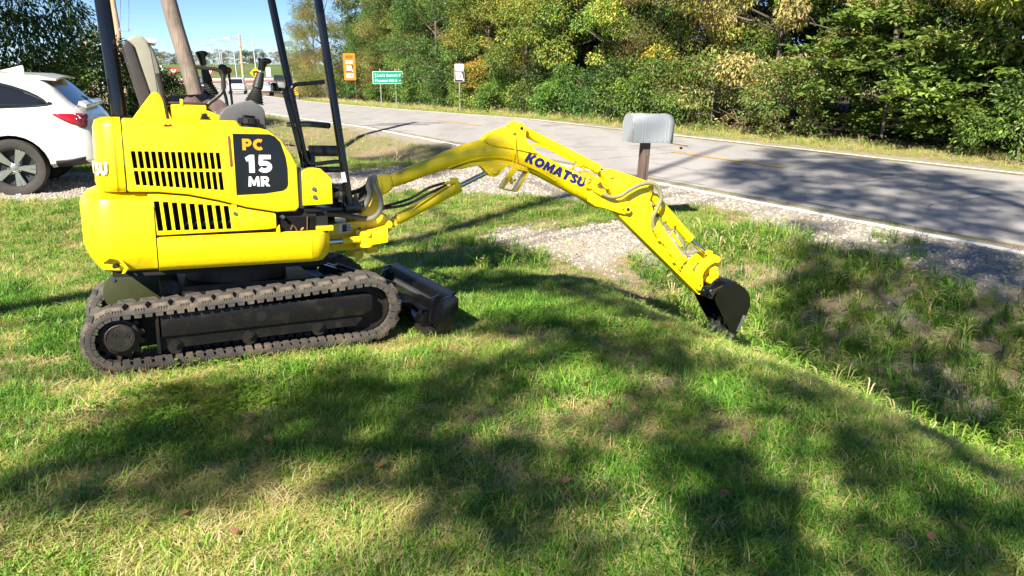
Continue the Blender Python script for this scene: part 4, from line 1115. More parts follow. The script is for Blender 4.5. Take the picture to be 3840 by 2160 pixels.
# arm
arm = [(1.752, 1.070), (1.79, 1.068), (1.945, 1.022), (2.070, .984), (2.100, .965), (2.114, .935), (2.106, .890), (2.092, .842), (2.148, .730), (2.420, .392), (2.478, .318), (2.555, .215), (2.590, .160), (2.582, .128), (2.545, .122), (1.837, .752), (1.812, .80), (1.795, .905), (1.740, .985), (1.718, 1.04)]
b = MB(); b.prism(arm, -.062, .062); AR = B(b, 'arm', YEL, .006, None, 30)
for x, z, r in ((1.775, 1.030, .024), (2.086, .935, .024)):
    B(MB().cyl((x, -.074, z), (x, .074, z), r, n=20).cyl((x, -.0765, z), (x, .0765, z), .010, n=8), 'pin_boss', YEL, 0, AR)
q = MB(); q.tube([(1.93, -.063, .806), (2.06, -.063, .806)], .006, 8); B(q, 'weld_bead', YEL, 0, AR)
q = MB()
def blk(x, z, a, l, h, y=-.078, d=.032): q.box((-l / 2, y - d / 2, -h / 2), (l / 2, y + d / 2, h / 2), 0, Matrix.Translation((x, 0, z)) @ Matrix.Rotation(R(a), 4, 'Y'))
blk(2.196, .555, 50, .05, .03); blk(2.265, .47, 50, .045, .03); blk(2.300, .430, 50, .035, .022); blk(2.350, .372, 50, .045, .04); blk(2.385, .405, 50, .035, .05)
q.tube([(2.17, -.08, .585), (2.26, -.08, .48), (2.35, -.08, .36)], .010, 8); q.sphere((2.172, -.085, .560), .017); q.sphere((2.30, -.085, .392), .014); q.cyl((2.345, -.085, .355), (2.36, -.085, .325), .012, .006, 8)
B(q, 'pipe_fitting', YEL, .003, AR)
q = MB()
blk2 = lambda x, z, a, l, h, y=-.085, d=.04: q.box((-l / 2, y - d / 2, -h / 2), (l / 2, y + d / 2, h / 2), 0, Matrix.Translation((x, 0, z)) @ Matrix.Rotation(R(a), 4, 'Y'))
blk2(1.655, .985, -40, .06, .04); blk2(1.635, .945, 30, .05, .04); blk2(1.68, .915, 30, .04, .03)
q.tube(catmull([(1.63, -.09, .935), (1.585, -.10, .945), (1.580, -.10, .985), (1.61, -.10, 1.015), (1.66, -.095, 1.0)], 5), .011, 8)
q.tube([(1.68, -.06, .985), (1.76, -.06, .93)], .010, 8); q.tube([(1.68, -.05, 1.01), (1.75, -.05, .965), (1.79, -.05, .935)], .009, 8)
B(q, 'hose_block', YEL2, .003, BO)
# bucket cylinder, links
BK = cylinder('bucket_cylinder', (2.140, .872), (2.470, .548), (2.655, .402), .034, .016, 0, .02)
q = MB(); q.tube([(2.15, -.03, .79), (2.30, -.032, .635)], .010, 8); q.tube(catmull([(2.20, -.02, .79), (2.26, -.035, .70), (2.30, -.04, .655), (2.33, -.03, .665)], 5), .008, 8); q.box((2.22, -.05, .69), (2.26, -.02, .73)); q.tube([(2.30, -.03, .60), (2.385, -.03, .50)], .012, 8); B(q, 'oil_pipe', YEL, 0, BK)
lk = [(2.672, .402), (2.668, .425), (2.645, .436), (2.600, .430), (2.545, .398), (2.500, .345), (2.482, .285), (2.482, .222), (2.500, .185), (2.530, .172), (2.556, .188), (2.556, .225), (2.545, .262), (2.556, .305), (2.585, .343), (2.625, .368), (2.655, .376)]
for y in (-.095, .070):
    b = MB(); b.prism(lk, y, y + .025); B(b, 'curved_link', YEL, .005)
for y in (-.100,): 
    q = MB(); q.prism([(2.497, .185), (2.497, .255), (2.548, .258), (2.552, .20), (2.535, .168), (2.512, .168)], y, y + .012); q.cyl((2.527, y - .006, .205), (2.527, y + .01, .205), .018, n=16); q.cyl((2.527, y - .008, .205), (2.527, y, .205), .008, n=8, mi=1); B(q, 'link_pin', [YEL, DARK], 0)
q = MB(); q.cyl((2.655, -.108, .402), (2.655, .108, .402), .024, n=18); q.cyl((2.655, -.111, .402), (2.655, .111, .402), .013, n=10); q.box((2.60, -.02, .425), (2.66, .05, .452)); B(q, 'link_pin', YEL, 0)
b = MB()
for y in (-.055, .030): b.prism([(2.620, .345), (2.665, .360), (2.690, .390), (2.700, .300), (2.712, .205), (2.690, .190), (2.655, .205)], y, y + .025)
b.cyl((2.672, -.085, .222), (2.672, .085, .222), .034, n=20)
B(b, 'bucket_link', YEL, .003)
# bucket
ear = [(2.536, .140), (2.540, .172), (2.560, .192), (2.585, .196), (2.615, .196), (2.640, .232), (2.668, .256), (2.695, .256), (2.722, .240), (2.765, .220), (2.83, .214), (2.80, .13), (2.66, .10), (2.60, .112), (2.555, .122)]
back = [(2.622, .108), (2.640, .158), (2.682, .197), (2.762, .225), (2.815, .216), (2.880, .169), (2.916, .113), (2.922, .050), (2.898, -.025), (2.845, -.140), (2.828, -.168)]
Bm_ = MB()
def off(pl_, d):
    o = []
    for i, p_ in enumerate(pl_):
        a_, c_ = pl_[max(0, i - 1)], pl_[min(len(pl_) - 1, i + 1)]; t = Vector((c_[0] - a_[0], c_[1] - a_[1])).normalized(); o.append((p_[0] + t.y * d, p_[1] - t.x * d))
    return o
inner = off(back, .010)
BUW = .168
Bm_.prism(back + inner[::-1], -BUW, BUW)
for s in (-1, 1):
    Bm_.prism(off(back, -.004) + [(2.780, -.150), (2.692, -.016)], s * BUW - .006, s * BUW + .006)
BU = B(Bm_, 'bucket', BLK, 0, None, 25)
for y in (-.105, .085):
    b = MB(); b.prism(ear, y, y + .020); B(b, 'bucket_ear', BLK, .004, BU)
    for x, z in ((2.572, .155), (2.672, .226)):
        yy = y - .008 if y < 0 else y + .02
        B(MB().cyl((x, yy, z), (x, yy + .008, z), .024, n=18).cyl((x, yy - .003, z), (x, yy, z), .013, n=8), 'pin_boss', BLK, 0, BU)
q = MB(); q.prism([(2.600, .108), (2.620, .150), (2.68, .190), (2.76, .222), (2.80, .224), (2.80, .236), (2.74, .234), (2.665, .204), (2.608, .160), (2.588, .112)], -BUW - .004, BUW + .004); B(q, 'bucket_rim', BLK, .003, BU)
for s in (-1, 1):
    q = MB(); q.prism([(2.893, -.03), (2.872, -.022), (2.820, -.150), (2.842, -.150)], s * (BUW + .007) - .006, s * (BUW + .007) + .006); B(q, 'side_cutter', mat('worn_cutter', (0.30, 0.30, 0.29), 0.3, 0.8, var=0.4, vscale=60), .002, BU)
for k in range(4):
    y = -BUW + .03 + k * (2 * BUW - .06) / 3
    q = MB(); w = .024
    q.rings([[(2.800, y - w, -.085), (2.835, y - w, -.10), (2.835, y + w, -.10), (2.800, y + w, -.085)], [(2.802, y - w * .9, -.165), (2.845, y - w * .9, -.165), (2.845, y + w * .9, -.165), (2.802, y + w * .9, -.165)], [(2.785, y - w * .7, -.225), (2.795, y - w * .7, -.228), (2.795, y + w * .7, -.228), (2.785, y + w * .7, -.225)]], True, 0, False)
    B(q, 'bucket_tooth', mat('worn_tooth', (0.05, 0.05, 0.05), 0.28, 0.6, second=(0.35, 0.34, 0.33), smix=0.55, sscale=30), .002, BU)
# hoses
def hose(path, r, m, name, k=6, n=10):
    q = MB(); pts = catmull(path, k); rs = [r * (1.0 + .035 * (i % 2)) for i in range(len(pts))]; q.tube(pts, rs, n); return B(q, name, m, 0, None, 60)
hose([(-.20, -.13, .785), (-.10, -.13, .788), (-.02, -.135, .797), (.03, -.14, .815), (.062, -.14, .860), (.078, -.14, .91), (.070, -.13, .955), (.085, -.10, .995), (.12, -.07, 1.005)], .0185, HOSE, 'hydraulic_hose', 9)
hose([(-.20, -.15, .780), (-.09, -.155, .770), (-.02, -.16, .756), (.045, -.16, .744), (.105, -.155, .757), (.143, -.15, .812), (.140, -.145, .885), (.112, -.13, .945), (.100, -.11, .975), (.115, -.085, 1.0)], .0175, HOSE, 'hydraulic_hose', 9)
q = MB(); q.cyl((-.27, -.14, .785), (-.19, -.14, .785), .026, n=14); q.cyl((-.23, -.14, .785), (-.21, -.14, .785), .032, n=14); B(q, 'hose_clamp', BLKD, 0)
hose([(.05, -.03, .78), (.171, -.05, .813), (.340, -.05, .862), (.467, -.045, .932), (.586, -.03, .968)], .009, RUBB, 'cylinder_hose', 6)
hose([(.05, -.05, .77), (.179, -.06, .802), (.322, -.06, .826), (.467, -.055, .896), (.599, -.03, .953)], .009, RUBB, 'cylinder_hose', 6)
hose([(1.650, -.095, .925), (1.69, -.105, .903), (1.760, -.115, .876), (1.831, -.12, .884), (1.900, -.12, .925), (1.981, -.12, .963), (2.065, -.12, .974), (2.125, -.12, .940), (2.151, -.12, .869), (2.125, -.12, .791), (2.099, -.11, .724), (2.113, -.10, .650), (2.150, -.09, .600)], .0150, mat('yellowed_hose', (0.27, 0.24, 0.09), 0.6, second=(0.20, 0.19, 0.15), smix=0.5, sscale=12), 'bucket_hose', 10)
B(MB().tube([(1.64, -.095, .93), (1.70, -.106, .898)], .019, 10), 'hose_end', YEL, 0)
q = MB(); q.tube([(2.135, -.093, .62), (2.175, -.085, .575)], .018, 10)
for k in range(4): q.cyl((2.116 + .008 * k, -.098, .650 - .011 * k), (2.119 + .008 * k, -.098, .646 - .011 * k), .019, n=10)
B(q, 'hose_end', YEL, 0)
for pth in ([(-.16, .0, .93), (-.05, .0, .90), (.05, .0, .93), (.10, .0, .99)], [(-.18, .03, .86), (-.06, .03, .83), (.05, .03, .85), (.10, .02, .93)], [(-.15, -.05, .83), (-.02, -.05, .86), (.06, -.04, .92), (.11, -.03, .99)]):
    hose(pth, .016, RUBB, 'pivot_hose', 6)
q = MB(); q.box((-.16, -.06, .86), (-.02, .05, .93), 0, Matrix.Rotation(R(-18), 4, 'Y')); B(q, 'pivot_cover', BLK, .01)

# ------------------------------------------------------------------ vehicles
def make_car(name, label, paint, st, wheels, pos, yaw, wr=.36, detail=False, group=None):
    """st: stations (x, z_bottom, half_width, z_belt, z_roof_edge, z_top, half_width_roof), rear first. Car local: x forward, y left."""
    root = empty(name, pos, yaw); tag(root, label, 'car', group)
    sx = np.array([s[0] for s in st]); arr = np.array(st)
    def at(x): return [np.interp(x, sx, arr[:, k]) for k in range(1, 7)]
    def ring(x):
        zb, w, zl, ze, zt, wr_ = at(x)
        zm = zb + (zl - zb) * .55
        half = [(0, zb), (w * .86, zb), (w * .965, zb + .06), (w * .995, zb + (zm - zb) * .6), (w, zm), (w * .985, zl - .06), (w * .965, zl), (wr_ + (w * .965 - wr_) * .45, zl + (ze - zl) * .55), (wr_, ze), (wr_ * .88, ze + (zt - ze) * .62), (wr_ * .5, zt - (zt - ze) * .08), (0, zt)]
        return [(x, y, z) for y, z in half] + [(x, -y, z) for y, z in half[-2:0:-1]]
    def side_y(x, z):
        r = ring(x)[:12]; zs = [p[2] for p in r[1:9]]; ysv = [p[1] for p in r[1:9]]
        return float(np.interp(z, zs, ysv))
    xs_ = sorted(set(list(sx) + list(np.arange(sx[0], sx[-1], .22))))
    b = MB(); b.rings([ring(x) for x in xs_])
    body = b.build('body', paint, root, None, 40)
    cut = MB()
    for wx in wheels:
        for s in (-1, 1): cut.cyl((wx, s * .62, wr), (wx, s * 1.3, wr), wr * 1.14, n=28)
    bool_cut(body, cut, TRIM)
    def patch(nm, X, ztop, zbot, m, side, lift=.006, nz=4, parent=None):
        q = MB(); V = []
        for x, a, c in zip(X, ztop, zbot):
            V.append([q.b.verts.new((x, side * (side_y(x, c + (a - c) * k / nz) + lift), c + (a - c) * k / nz)) for k in range(nz + 1)])
        for a, c in zip(V, V[1:]):
            for k in range(nz): q._face([a[k], a[k + 1], c[k + 1], c[k]])
        o = q.build(nm, m, parent or root, None, 60)
        sm = o.modifiers.new('t', 'SOLIDIFY'); sm.thickness = .008; sm.offset = 0
        return o
    for wx in wheels:
        for s in (-1, 1):
            w = MB(); MW = Matrix.Translation((wx, s * .86, wr)) @ Matrix.Rotation(R(-90) * s, 4, 'X')
            w.lathe([(wr * .70, -.10), (wr * .94, -.115), (wr, -.08), (wr, .08), (wr * .96, .108), (wr * .80, .115), (wr * .69, .095), (wr * .68, .05), (wr * .68, -.1)], 36, MW)
            wo = w.build('wheel', TIRE, root)
            w = MB(); w.lathe([(wr * .685, .0), (wr * .685, .088), (wr * .64, .085), (wr * .62, .03), (.10, .01), (.001, .01)], 30, MW)
            w.build('wheel_well', ALLD, wo)
            w = MB()
            for k in range(5):
                for dd in (-.145, .145):
                    a = 2 * math.pi * k / 5 + .5 + dd * .45; a2 = 2 * math.pi * k / 5 + .5 + dd
                    p0 = Vector((.05 * math.cos(a), .05 * math.sin(a), .075)); p1 = Vector((wr * .655 * math.cos(a2), wr * .655 * math.sin(a2), .082))
                    d = (p1 - p0).normalized(); n_ = Vector((-d.y, d.x, 0))
                    w.rings([[MW @ (p + n_ * u + Vector((0, 0, h))) for u, h in ((-ww, 0), (-ww * .7, .012), (ww * .7, .012), (ww, 0))] for p, ww in ((p0, .020), (p1, .034))], True, 0, False)
            w.lathe([(.058, .05), (.058, .085), (.040, .096), (.001, .096)], 18, MW)
            for k in range(5): w.lathe([(.011, .07), (.011, .10), (.001, .10)], 6, MW @ Matrix.Translation((.075 * math.cos(k * 1.2566), .075 * math.sin(k * 1.2566), 0)))
            w.lathe([(wr * .64, .06), (wr * .685, .09), (wr * .69, .085)], 36, MW, 0, False)
            w.build('rim', ALLY, wo)
    return root, body, patch, side_y, at

mdx = [(-1.13, .46, .80, .72, .76, .78, .70), (-1.10, .42, .90, .84, .90, .93, .74), (-1.04, .40, .945, .96, 1.02, 1.06, .78), (-.94, .39, .965, 1.06, 1.11, 1.15, .80), (-.80, .38, .975, 1.13, 1.20, 1.24, .78),
       (-.62, .37, .98, 1.17, 1.37, 1.43, .72), (-.45, .35, .98, 1.185, 1.50, 1.56, .68), (-.10, .32, .98, 1.19, 1.545, 1.615, .69), (.5, .30, .98, 1.17, 1.58, 1.66, .70), (1.2, .30, .98, 1.13, 1.60, 1.69, .70),
       (1.75, .30, .98, 1.09, 1.54, 1.64, .69), (2.15, .30, .98, 1.06, 1.36, 1.44, .68), (2.70, .30, .97, 1.04, 1.07, 1.12, .70), (3.3, .32, .95, .99, 1.01, 1.05, .70), (3.62, .36, .90, .90, .92, .95, .66), (3.80, .42, .74, .76, .78, .80, .55)]
mdx = [((x * .90 if x < 0 else x),) + r for x, *r in [(q[0],) + tuple(q[1:]) for q in mdx] for r in [tuple(r)]]
car, body, patch, side_y, at = make_car('parked_suv', 'white sport utility car parked on the gravel drive with its tail toward the excavator', CARW, mdx, (0.0, 2.82), (-7.02, 10.92, -.125), R(199), .382, True)
for s in (1, -1):
    patch('rear_quarter_window', [-.50, -.40, -.28, -.10, .10, .30], [1.215, 1.29, 1.35, 1.42, 1.475, 1.505], [1.205, 1.20, 1.195, 1.19, 1.185, 1.18], GLS, s)
    patch('side_window', [.38, .8, 1.3, 1.75, 2.15, 2.45], [1.51, 1.53, 1.53, 1.49, 1.33, 1.15], [1.18, 1.16, 1.14, 1.12, 1.10, 1.09], GLS, s)
    patch('window_trim', [-.56, -.50, -.40, -.28, -.10, .10, .30], [1.225, 1.245, 1.318, 1.38, 1.45, 1.505, 1.53], [1.20, 1.185, 1.178, 1.172, 1.168, 1.163, 1.158], TRIM, s, .003)
    tl = patch('tail_lamp', [-.56, -.64, -.74, -.84, -.91, -.94], [1.088, 1.086, 1.082, 1.075, 1.066, 1.055], [1.075, 1.02, .962, .925, .905, .93], TAIL, s, .014)
    patch('tail_lamp_edge', [-.83, -.89, -.93, -.945], [1.083, 1.076, 1.068, 1.055], [.918, .893, .888, .91], TAILD, s, .018, 4, tl)
    patch('lower_cladding', [-1.10, -1.0, -.85, -.70, -.50], [.535, .52, .50, .475, .46], [.43, .40, .39, .375, .36], TRIM, s, .006)
    patch('sill_trim', [.46, 1.0, 1.6, 2.36], [.42, .42, .42, .42], [.33, .32, .32, .33], TRIM, s, .005)
    q = MB(); q.box((-1.15, s * .60 - .10, .445), (-1.02, s * .60 + .10, .520)); q.bevel(.02, 2); ex = q.build('exhaust_tip', CHR, root if False else car)
    q = MB(); q.box((-1.155, s * .60 - .075, .46), (-1.149, s * .60 + .075, .505)); q.build('exhaust_opening', DARK, ex)
q = MB(); rows = []
for x, z, w in ((-.765, 1.255, .735), (-.62, 1.435, .66), (-.50, 1.545, .585)):
    pass
for k in range(5):
    f = k / 4; x = -.79 + .33 * f; z = at(x)[4] + .014
    rows.append([(x - .012, y, z - .05 * abs(y) ** 2) for y in np.linspace(-(.70 - .12 * f), .70 - .12 * f, 9)])
V = [[q.b.verts.new(p_) for p_ in r] for r in rows]
for a, c in zip(V, V[1:]):
    for k in range(8): q._face([a[k], a[k + 1], c[k + 1], c[k]])
q.build('rear_window', GLS, car, None, 60)
q = MB(); q.rings([[(-.10, y, 1.615 - .06 * abs(y) ** 2.2) for y in (-.64, -.3, 0, .3, .64)] + [(-.10, y, 1.56 - .05 * abs(y) ** 2) for y in (.64, .3, 0, -.3, -.64)],
                   [(-.40, y, 1.60 - .06 * abs(y) ** 2.2) for y in (-.66, -.3, 0, .3, .66)] + [(-.40, y, 1.545 - .05 * abs(y) ** 2) for y in (.66, .3, 0, -.3, -.66)],
                   [(-.60, y, 1.555 - .07 * abs(y) ** 2.2) for y in (-.63, -.3, 0, .3, .63)] + [(-.60, y, 1.530 - .06 * abs(y) ** 2) for y in (.63, .3, 0, -.3, -.63)]])
q.build('rear_spoiler', CARW, car, None, 40)
q = MB(); q.rings([[(.20, -.03, 1.63), (.20, .03, 1.63), (.20, .0, 1.64)], [(.05, -.035, 1.63), (.05, .035, 1.63), (.05, 0, 1.675)], [(-.06, -.03, 1.60), (-.06, .03, 1.60), (-.06, 0, 1.705)], [(-.09, -.03, 1.60), (-.09, .03, 1.60), (-.09, 0, 1.70)]]); q.build('roof_fin', CARW, car)
q = MB(); q.rings([[(-.82, -.68, 1.18), (-.82, .68, 1.18), (-.84, .68, 1.235), (-.84, -.68, 1.235)], [(-.93, -.66, 1.13), (-.93, .66, 1.13), (-.93, .66, 1.185), (-.93, -.66, 1.185)]]); q.bevel(.015); q.build('tailgate_lip', CARW, car)
q = MB(); q.box((-1.10, -.55, .93), (-1.065, .55, .965)); q.build('chrome_bar', CHR, car)
q = MB(); q.box((-1.125, -.26, .80), (-1.085, .26, .92)); q.build('plate_recess', TRIM, car)
q = MB(); q.tube([(-.83, .05, 1.24), (-.845, .14, 1.25), (-.83, .40, 1.30)], [.022, .018, .008], 8); q.build('rear_wiper', TRIM, car)
q = MB(); q.tube([(-.10, side_y(-.10, 1.10) + .001, 1.10), (-.105, side_y(-.105, 1.0) + .001, .985), (-.07, side_y(-.07, .97) + .001, .972), (.20, side_y(.2, .97) + .001, .970)], .003, 5); q.tube([(-.10, side_y(-.10, 1.10) + .001, 1.10), (-.07, side_y(-.07, 1.115) + .001, 1.115), (.2, side_y(.2, 1.115) + .001, 1.118)], .003, 5); q.build('fuel_door_seam', mat('seam_grey', (0.25, 0.25, 0.25), 0.6), car)
q = MB()
for s in (1, -1):
    q.tube([(x, s * (side_y(x, z) + .001), z) for x, z in ((-1.05, .92), (-1.045, .84), (-1.06, .76))], .004, 5)
    q.tube([(x, s * (side_y(x, z) + .0), z) for x, z in ((-.70, 1.0), (-.60, .90), (-.47, .765), (-.42, .755))], .0035, 5)
q.build('panel_seam', mat('seam_grey', (0, 0, 0)), car)

suv = [(-1.0, .45, .86, .95, 1.0, 1.05, .78), (-.92, .40, .95, 1.12, 1.25, 1.28, .80), (-.80, .36, .99, 1.18, 1.78, 1.86, .76), (0, .34, 1.0, 1.18, 1.82, 1.92, .76), (1.8, .34, 1.0, 1.15, 1.80, 1.90, .76), (2.4, .34, 1.0, 1.12, 1.30, 1.36, .74), (3.6, .40, .97, 1.08, 1.10, 1.14, .72), (4.1, .45, .85, .85, .9, .95, .6)]
sed = [(-1.05, .42, .80, .85, .92, .96, .66), (-.95, .36, .88, .96, 1.01, 1.05, .70), (-.55, .32, .91, .99, 1.05, 1.10, .68), (.10, .28, .92, .97, 1.36, 1.42, .58), (.9, .28, .92, .95, 1.40, 1.46, .60), (1.5, .28, .92, .93, 1.28, 1.33, .60), (2.05, .28, .91, .92, .96, 1.0, .66), (3.1, .33, .88, .80, .84, .88, .62), (3.5, .40, .72, .62, .68, .72, .5)]
pick = [(-1.2, .55, .94, 1.08, 1.10, 1.12, .90), (-.9, .50, .98, 1.12, 1.14, 1.15, .92), (.55, .46, 1.0, 1.14, 1.16, 1.17, .92), (.65, .46, 1.0, 1.16, 1.78, 1.86, .74), (1.9, .46, 1.0, 1.16, 1.80, 1.88, .74), (2.6, .46, 1.0, 1.14, 1.22, 1.28, .74), (3.7, .48, .99, 1.10, 1.13, 1.18, .76), (3.95, .5, .90, .92, .96, 1.0, .7)]
def rear_kit(car, at, body_rear_x, lamps, win, plate_z, paint):
    for s in (-1, 1):
        q = MB(); q.box((lamps[0] - .03, s * lamps[1] - .09, lamps[2]), (lamps[0] + .06, s * lamps[1] + .09, lamps[3])); q.bevel(.01); q.build('tail_lamp', TAIL, car)
    q = MB(); (x0, z0, w0), (x1, z1, w1) = win
    q.rings([[(x0 - .015, -w0, z0), (x0 - .015, w0, z0), (x0 + .02, w0, z0), (x0 + .02, -w0, z0)], [(x1 - .015, -w1, z1), (x1 - .015, w1, z1), (x1 + .02, w1, z1), (x1 + .02, -w1, z1)]]); q.build('rear_window', GLS, car)
    q = MB(); q.box((body_rear_x - .03, -.26, plate_z), (body_rear_x + .05, .26, plate_z + .14)); q.build('number_plate', SWHT, car)
    q = MB(); q.box((body_rear_x - .02, -.80, plate_z - .30), (body_rear_x + .1, .80, plate_z - .20)); q.build('bumper_strip', TRIM, car)
def car_xyz(px_x, y, t=None):
    n, t = nt_of(px_x, y); return (px_x, y, float(road_z(t)) + .0)
c2, b2_, pt2, _, at2 = make_car('white_suv', 'white sport utility car driving away with red tail lamps lit, beside the silver sedan', CARW, suv, (0.0, 3.0), car_xyz(-32.7, 91.0), R(106), .40)
rear_kit(c2, at2, -1.0, (-.90, .90, .98, 1.30), ((-.93, 1.24, .78), (-.83, 1.76, .70)), .82, CARW)
for s in (-1, 1): pt2('side_window', [-.6, .0, .8, 1.6, 2.15], [1.70, 1.74, 1.74, 1.70, 1.45], [1.24, 1.24, 1.23, 1.22, 1.22], GLS, s)
c3, b3_, pt3, _, at3 = make_car('silver_sedan', 'silver sedan driving away along the guardrail', CARS, sed, (0.0, 2.75), car_xyz(-26.8, 82.5), R(104), .34)
rear_kit(c3, at3, -1.05, (-.98, .74, .76, .90), ((-.52, 1.06, .68), (.02, 1.35, .56)), .66, CARS)
for s in (-1, 1): pt3('side_window', [-.1, .3, .8, 1.3, 1.75], [1.24, 1.33, 1.36, 1.27, 1.08], [1.04, 1.03, 1.02, 1.0, 1.0], GLS, s)
c4_, b4_, pt4, _, at4 = make_car('white_sedan', 'small white car entering the far roundabout by the yield sign', CARW, sed, (0.0, 2.75), (-80.5, 171.5, -3.05), R(250), .34)
for s in (-1, 1): pt4('side_window', [-.1, .3, .8, 1.3, 1.75], [1.24, 1.33, 1.36, 1.27, 1.08], [1.04, 1.03, 1.02, 1.0, 1.0], GLS, s)
q = MB(); q.rings([[(1.50, -.58, 1.31), (1.50, .58, 1.31), (1.47, .58, 1.29), (1.47, -.58, 1.29)], [(2.06, -.66, 1.02), (2.06, .66, 1.02), (2.02, .66, 1.0), (2.02, -.66, 1.0)]]); q.build('windscreen', GLS, c4_)
q = MB(); q.box((3.40, -.45, .48), (3.52, .45, .62)); q.build('grille', TRIM, c4_)
c5, b5_, pt5, _, at5 = make_car('dark_pickup', 'dark pickup truck coming this way, half hidden behind the wooden pole', CARB, pick, (0.0, 3.4), (-36.2, 88.0, float(road_z(80)) - .1), R(-70), .40)
for s in (-1, 1):
    pt5('side_window', [.85, 1.2, 1.7, 2.1, 2.35], [1.70, 1.72, 1.72, 1.58, 1.42], [1.24, 1.24, 1.23, 1.22, 1.22], GLS, s)
    q = MB(); q.box((2.05, s * 1.02 - .02, 1.24), (2.13, s * 1.22 + .02 * s, 1.48)); q.build('door_mirror', TRIM, c5)
    q = MB(); q.box((3.86, s * .76 - .12, .88), (3.95, s * .76 + .12, 1.04)); q.build('headlight', SWHT, c5)
q = MB(); q.rings([[(1.96, -.72, 1.80), (1.96, .72, 1.80), (1.92, .72, 1.76), (1.92, -.72, 1.76)], [(2.64, -.76, 1.27), (2.64, .76, 1.27), (2.58, .76, 1.22), (2.58, -.76, 1.22)]]); q.build('windscreen', mat('sky_painted_glass', (0.10, 0.13, 0.17), 0.05, spec=0.9), c5)  # blue sky reflection put into the windscreen's base colour
q = MB(); q.box((3.88, -.55, .78), (3.98, .55, 1.02)); q.build('grille', CHR, c5)

# ------------------------------------------------------------------ mailbox
MBX, MBY = 1.69, 9.20
mb = empty('mailbox', (MBX, MBY, gz(MBX, MBY)), 0); mb.rotation_euler = (0, R(2.5), R(21)); tag(mb, 'grey metal mailbox with its door hanging open on a wooden post by the road', 'mailbox')
HB = 1.055
mbp = MB(); mbp.rings([[(-.055, -.055, -.3), (.045, -.055, -.3), (.045, .045, -.3), (-.055, .045, -.3)], [(-.048, -.052, HB - .01), (.050, -.052, HB - .01), (.050, .046, HB - .01), (-.048, .046, HB - .01)]]).bevel(.006)
po = mbp.build('post', WOODM, mb, None)
po.location = (-.11, 0, 0)
q = MB(); q.cyl((.047, -.02, .94), (.062, -.02, .95), .008, n=8); q.tube([(-.05, -.058, .62), (-.005, -.062, .60), (.0, -.06, .90)], .004, 6); q.build('old_nail', RST, po)
def mshape(w, h0, h1, n=14):
    pts = [(-w, 0), (-w, h0)]
    for k in range(1, n): a = math.pi - math.pi * k / n; pts.append((w * math.cos(a), h0 + (h1 - h0) * math.sin(a)))
    pts += [(w, h0), (w, 0)]
    return pts
W, H0, H1, LN = .126, .210, .340, .56
def mring(x, d=0): return [(x, y * (1 + d / W), HB + (z + (d if z > 0 else -0)) ) for y, z in mshape(W, H0, H1)]
b = MB()
prof_x = [-.36, -.355, -.235, -.231, -.225, -.221, -.195, -.191, -.185, -.181, .085, .089, .095, .099, .125, .129, .135, .139, .20]
ds = [-.004, 0, 0, .005, .005, 0, 0, .005, .005, 0, 0, .005, .005, 0, 0, .005, .005, 0, 0]
b.rings([mring(x, d) for x, d in zip(prof_x, ds)], cap=False, smooth=True)
b._face([b.b.verts.new(p_) for p_ in mring(-.357, -.006)])
b.box((-.355, -W, HB - .002), (.195, W, HB + .004))
box_ = b.build('box', MAILB, mb, None, 30)
sd = box_.modifiers.new('t', 'SOLIDIFY'); sd.thickness = .003
q = MB(); q.prism([(y * .985, z + HB) for y, z in mshape(W, H0, H1)], -.366, -.3605, 'X'); q.build('end_panel', MAILB, mb, None, 20)
q = MB(); q.tube([(-.364, y, z + HB) for y, z in mshape(W - .001, H0, H1)], .006, 6); q.build('rear_rim', mat('rusty_edge', (0.30, 0.22, 0.17), 0.7, 0.2, second=(0.42, 0.44, 0.46), smix=0.5, sscale=20), box_)
q = MB()
for x in (-.30, -.215, -.13, -.02, .06, .12, .17): q.cyl((x, -W - .003, HB + .018), (x, -W + .004, HB + .018), .0055, n=8)
for y in (-.08, 0, .08): q.cyl((-.361, y, HB + .02), (-.352, y, HB + .02), .0055, n=8)
q.cyl((-.01, -W - .003, HB + .135), (-.01, -W + .004, HB + .135), .004, n=6); q.build('rivet', RST, box_)
q = MB(); MD = Matrix.Translation((.205, 0, HB + .0)) @ Matrix.Rotation(R(8), 4, 'Y')
q.prism([(y, z) for y, z in mshape(W - .004, H0 * .75, H1 * .80)], 0, .012, 'X', 0, MD @ Matrix.Rotation(R(90), 4, 'Y'))
dr = q.build('open_door', mat('rusty_door', (0.40, 0.36, 0.33), 0.6, 0.1, second=(0.30, 0.16, 0.09), smix=0.55, sscale=14), mb, None)
q = MB(); q.tube([MD @ Matrix.Rotation(R(90), 4, 'Y') @ Vector((.004, y, z)) for y, z in mshape(W - .004, H0 * .75, H1 * .80)], .007, 6); q.build('door_rim', mat('rust_rim', (0.36, 0.20, 0.11), 0.8), dr)
q = MB(); q.box((.40, -.012, HB - .085), (.425, .012, HB - .06)); q.build('door_catch', RST, dr)

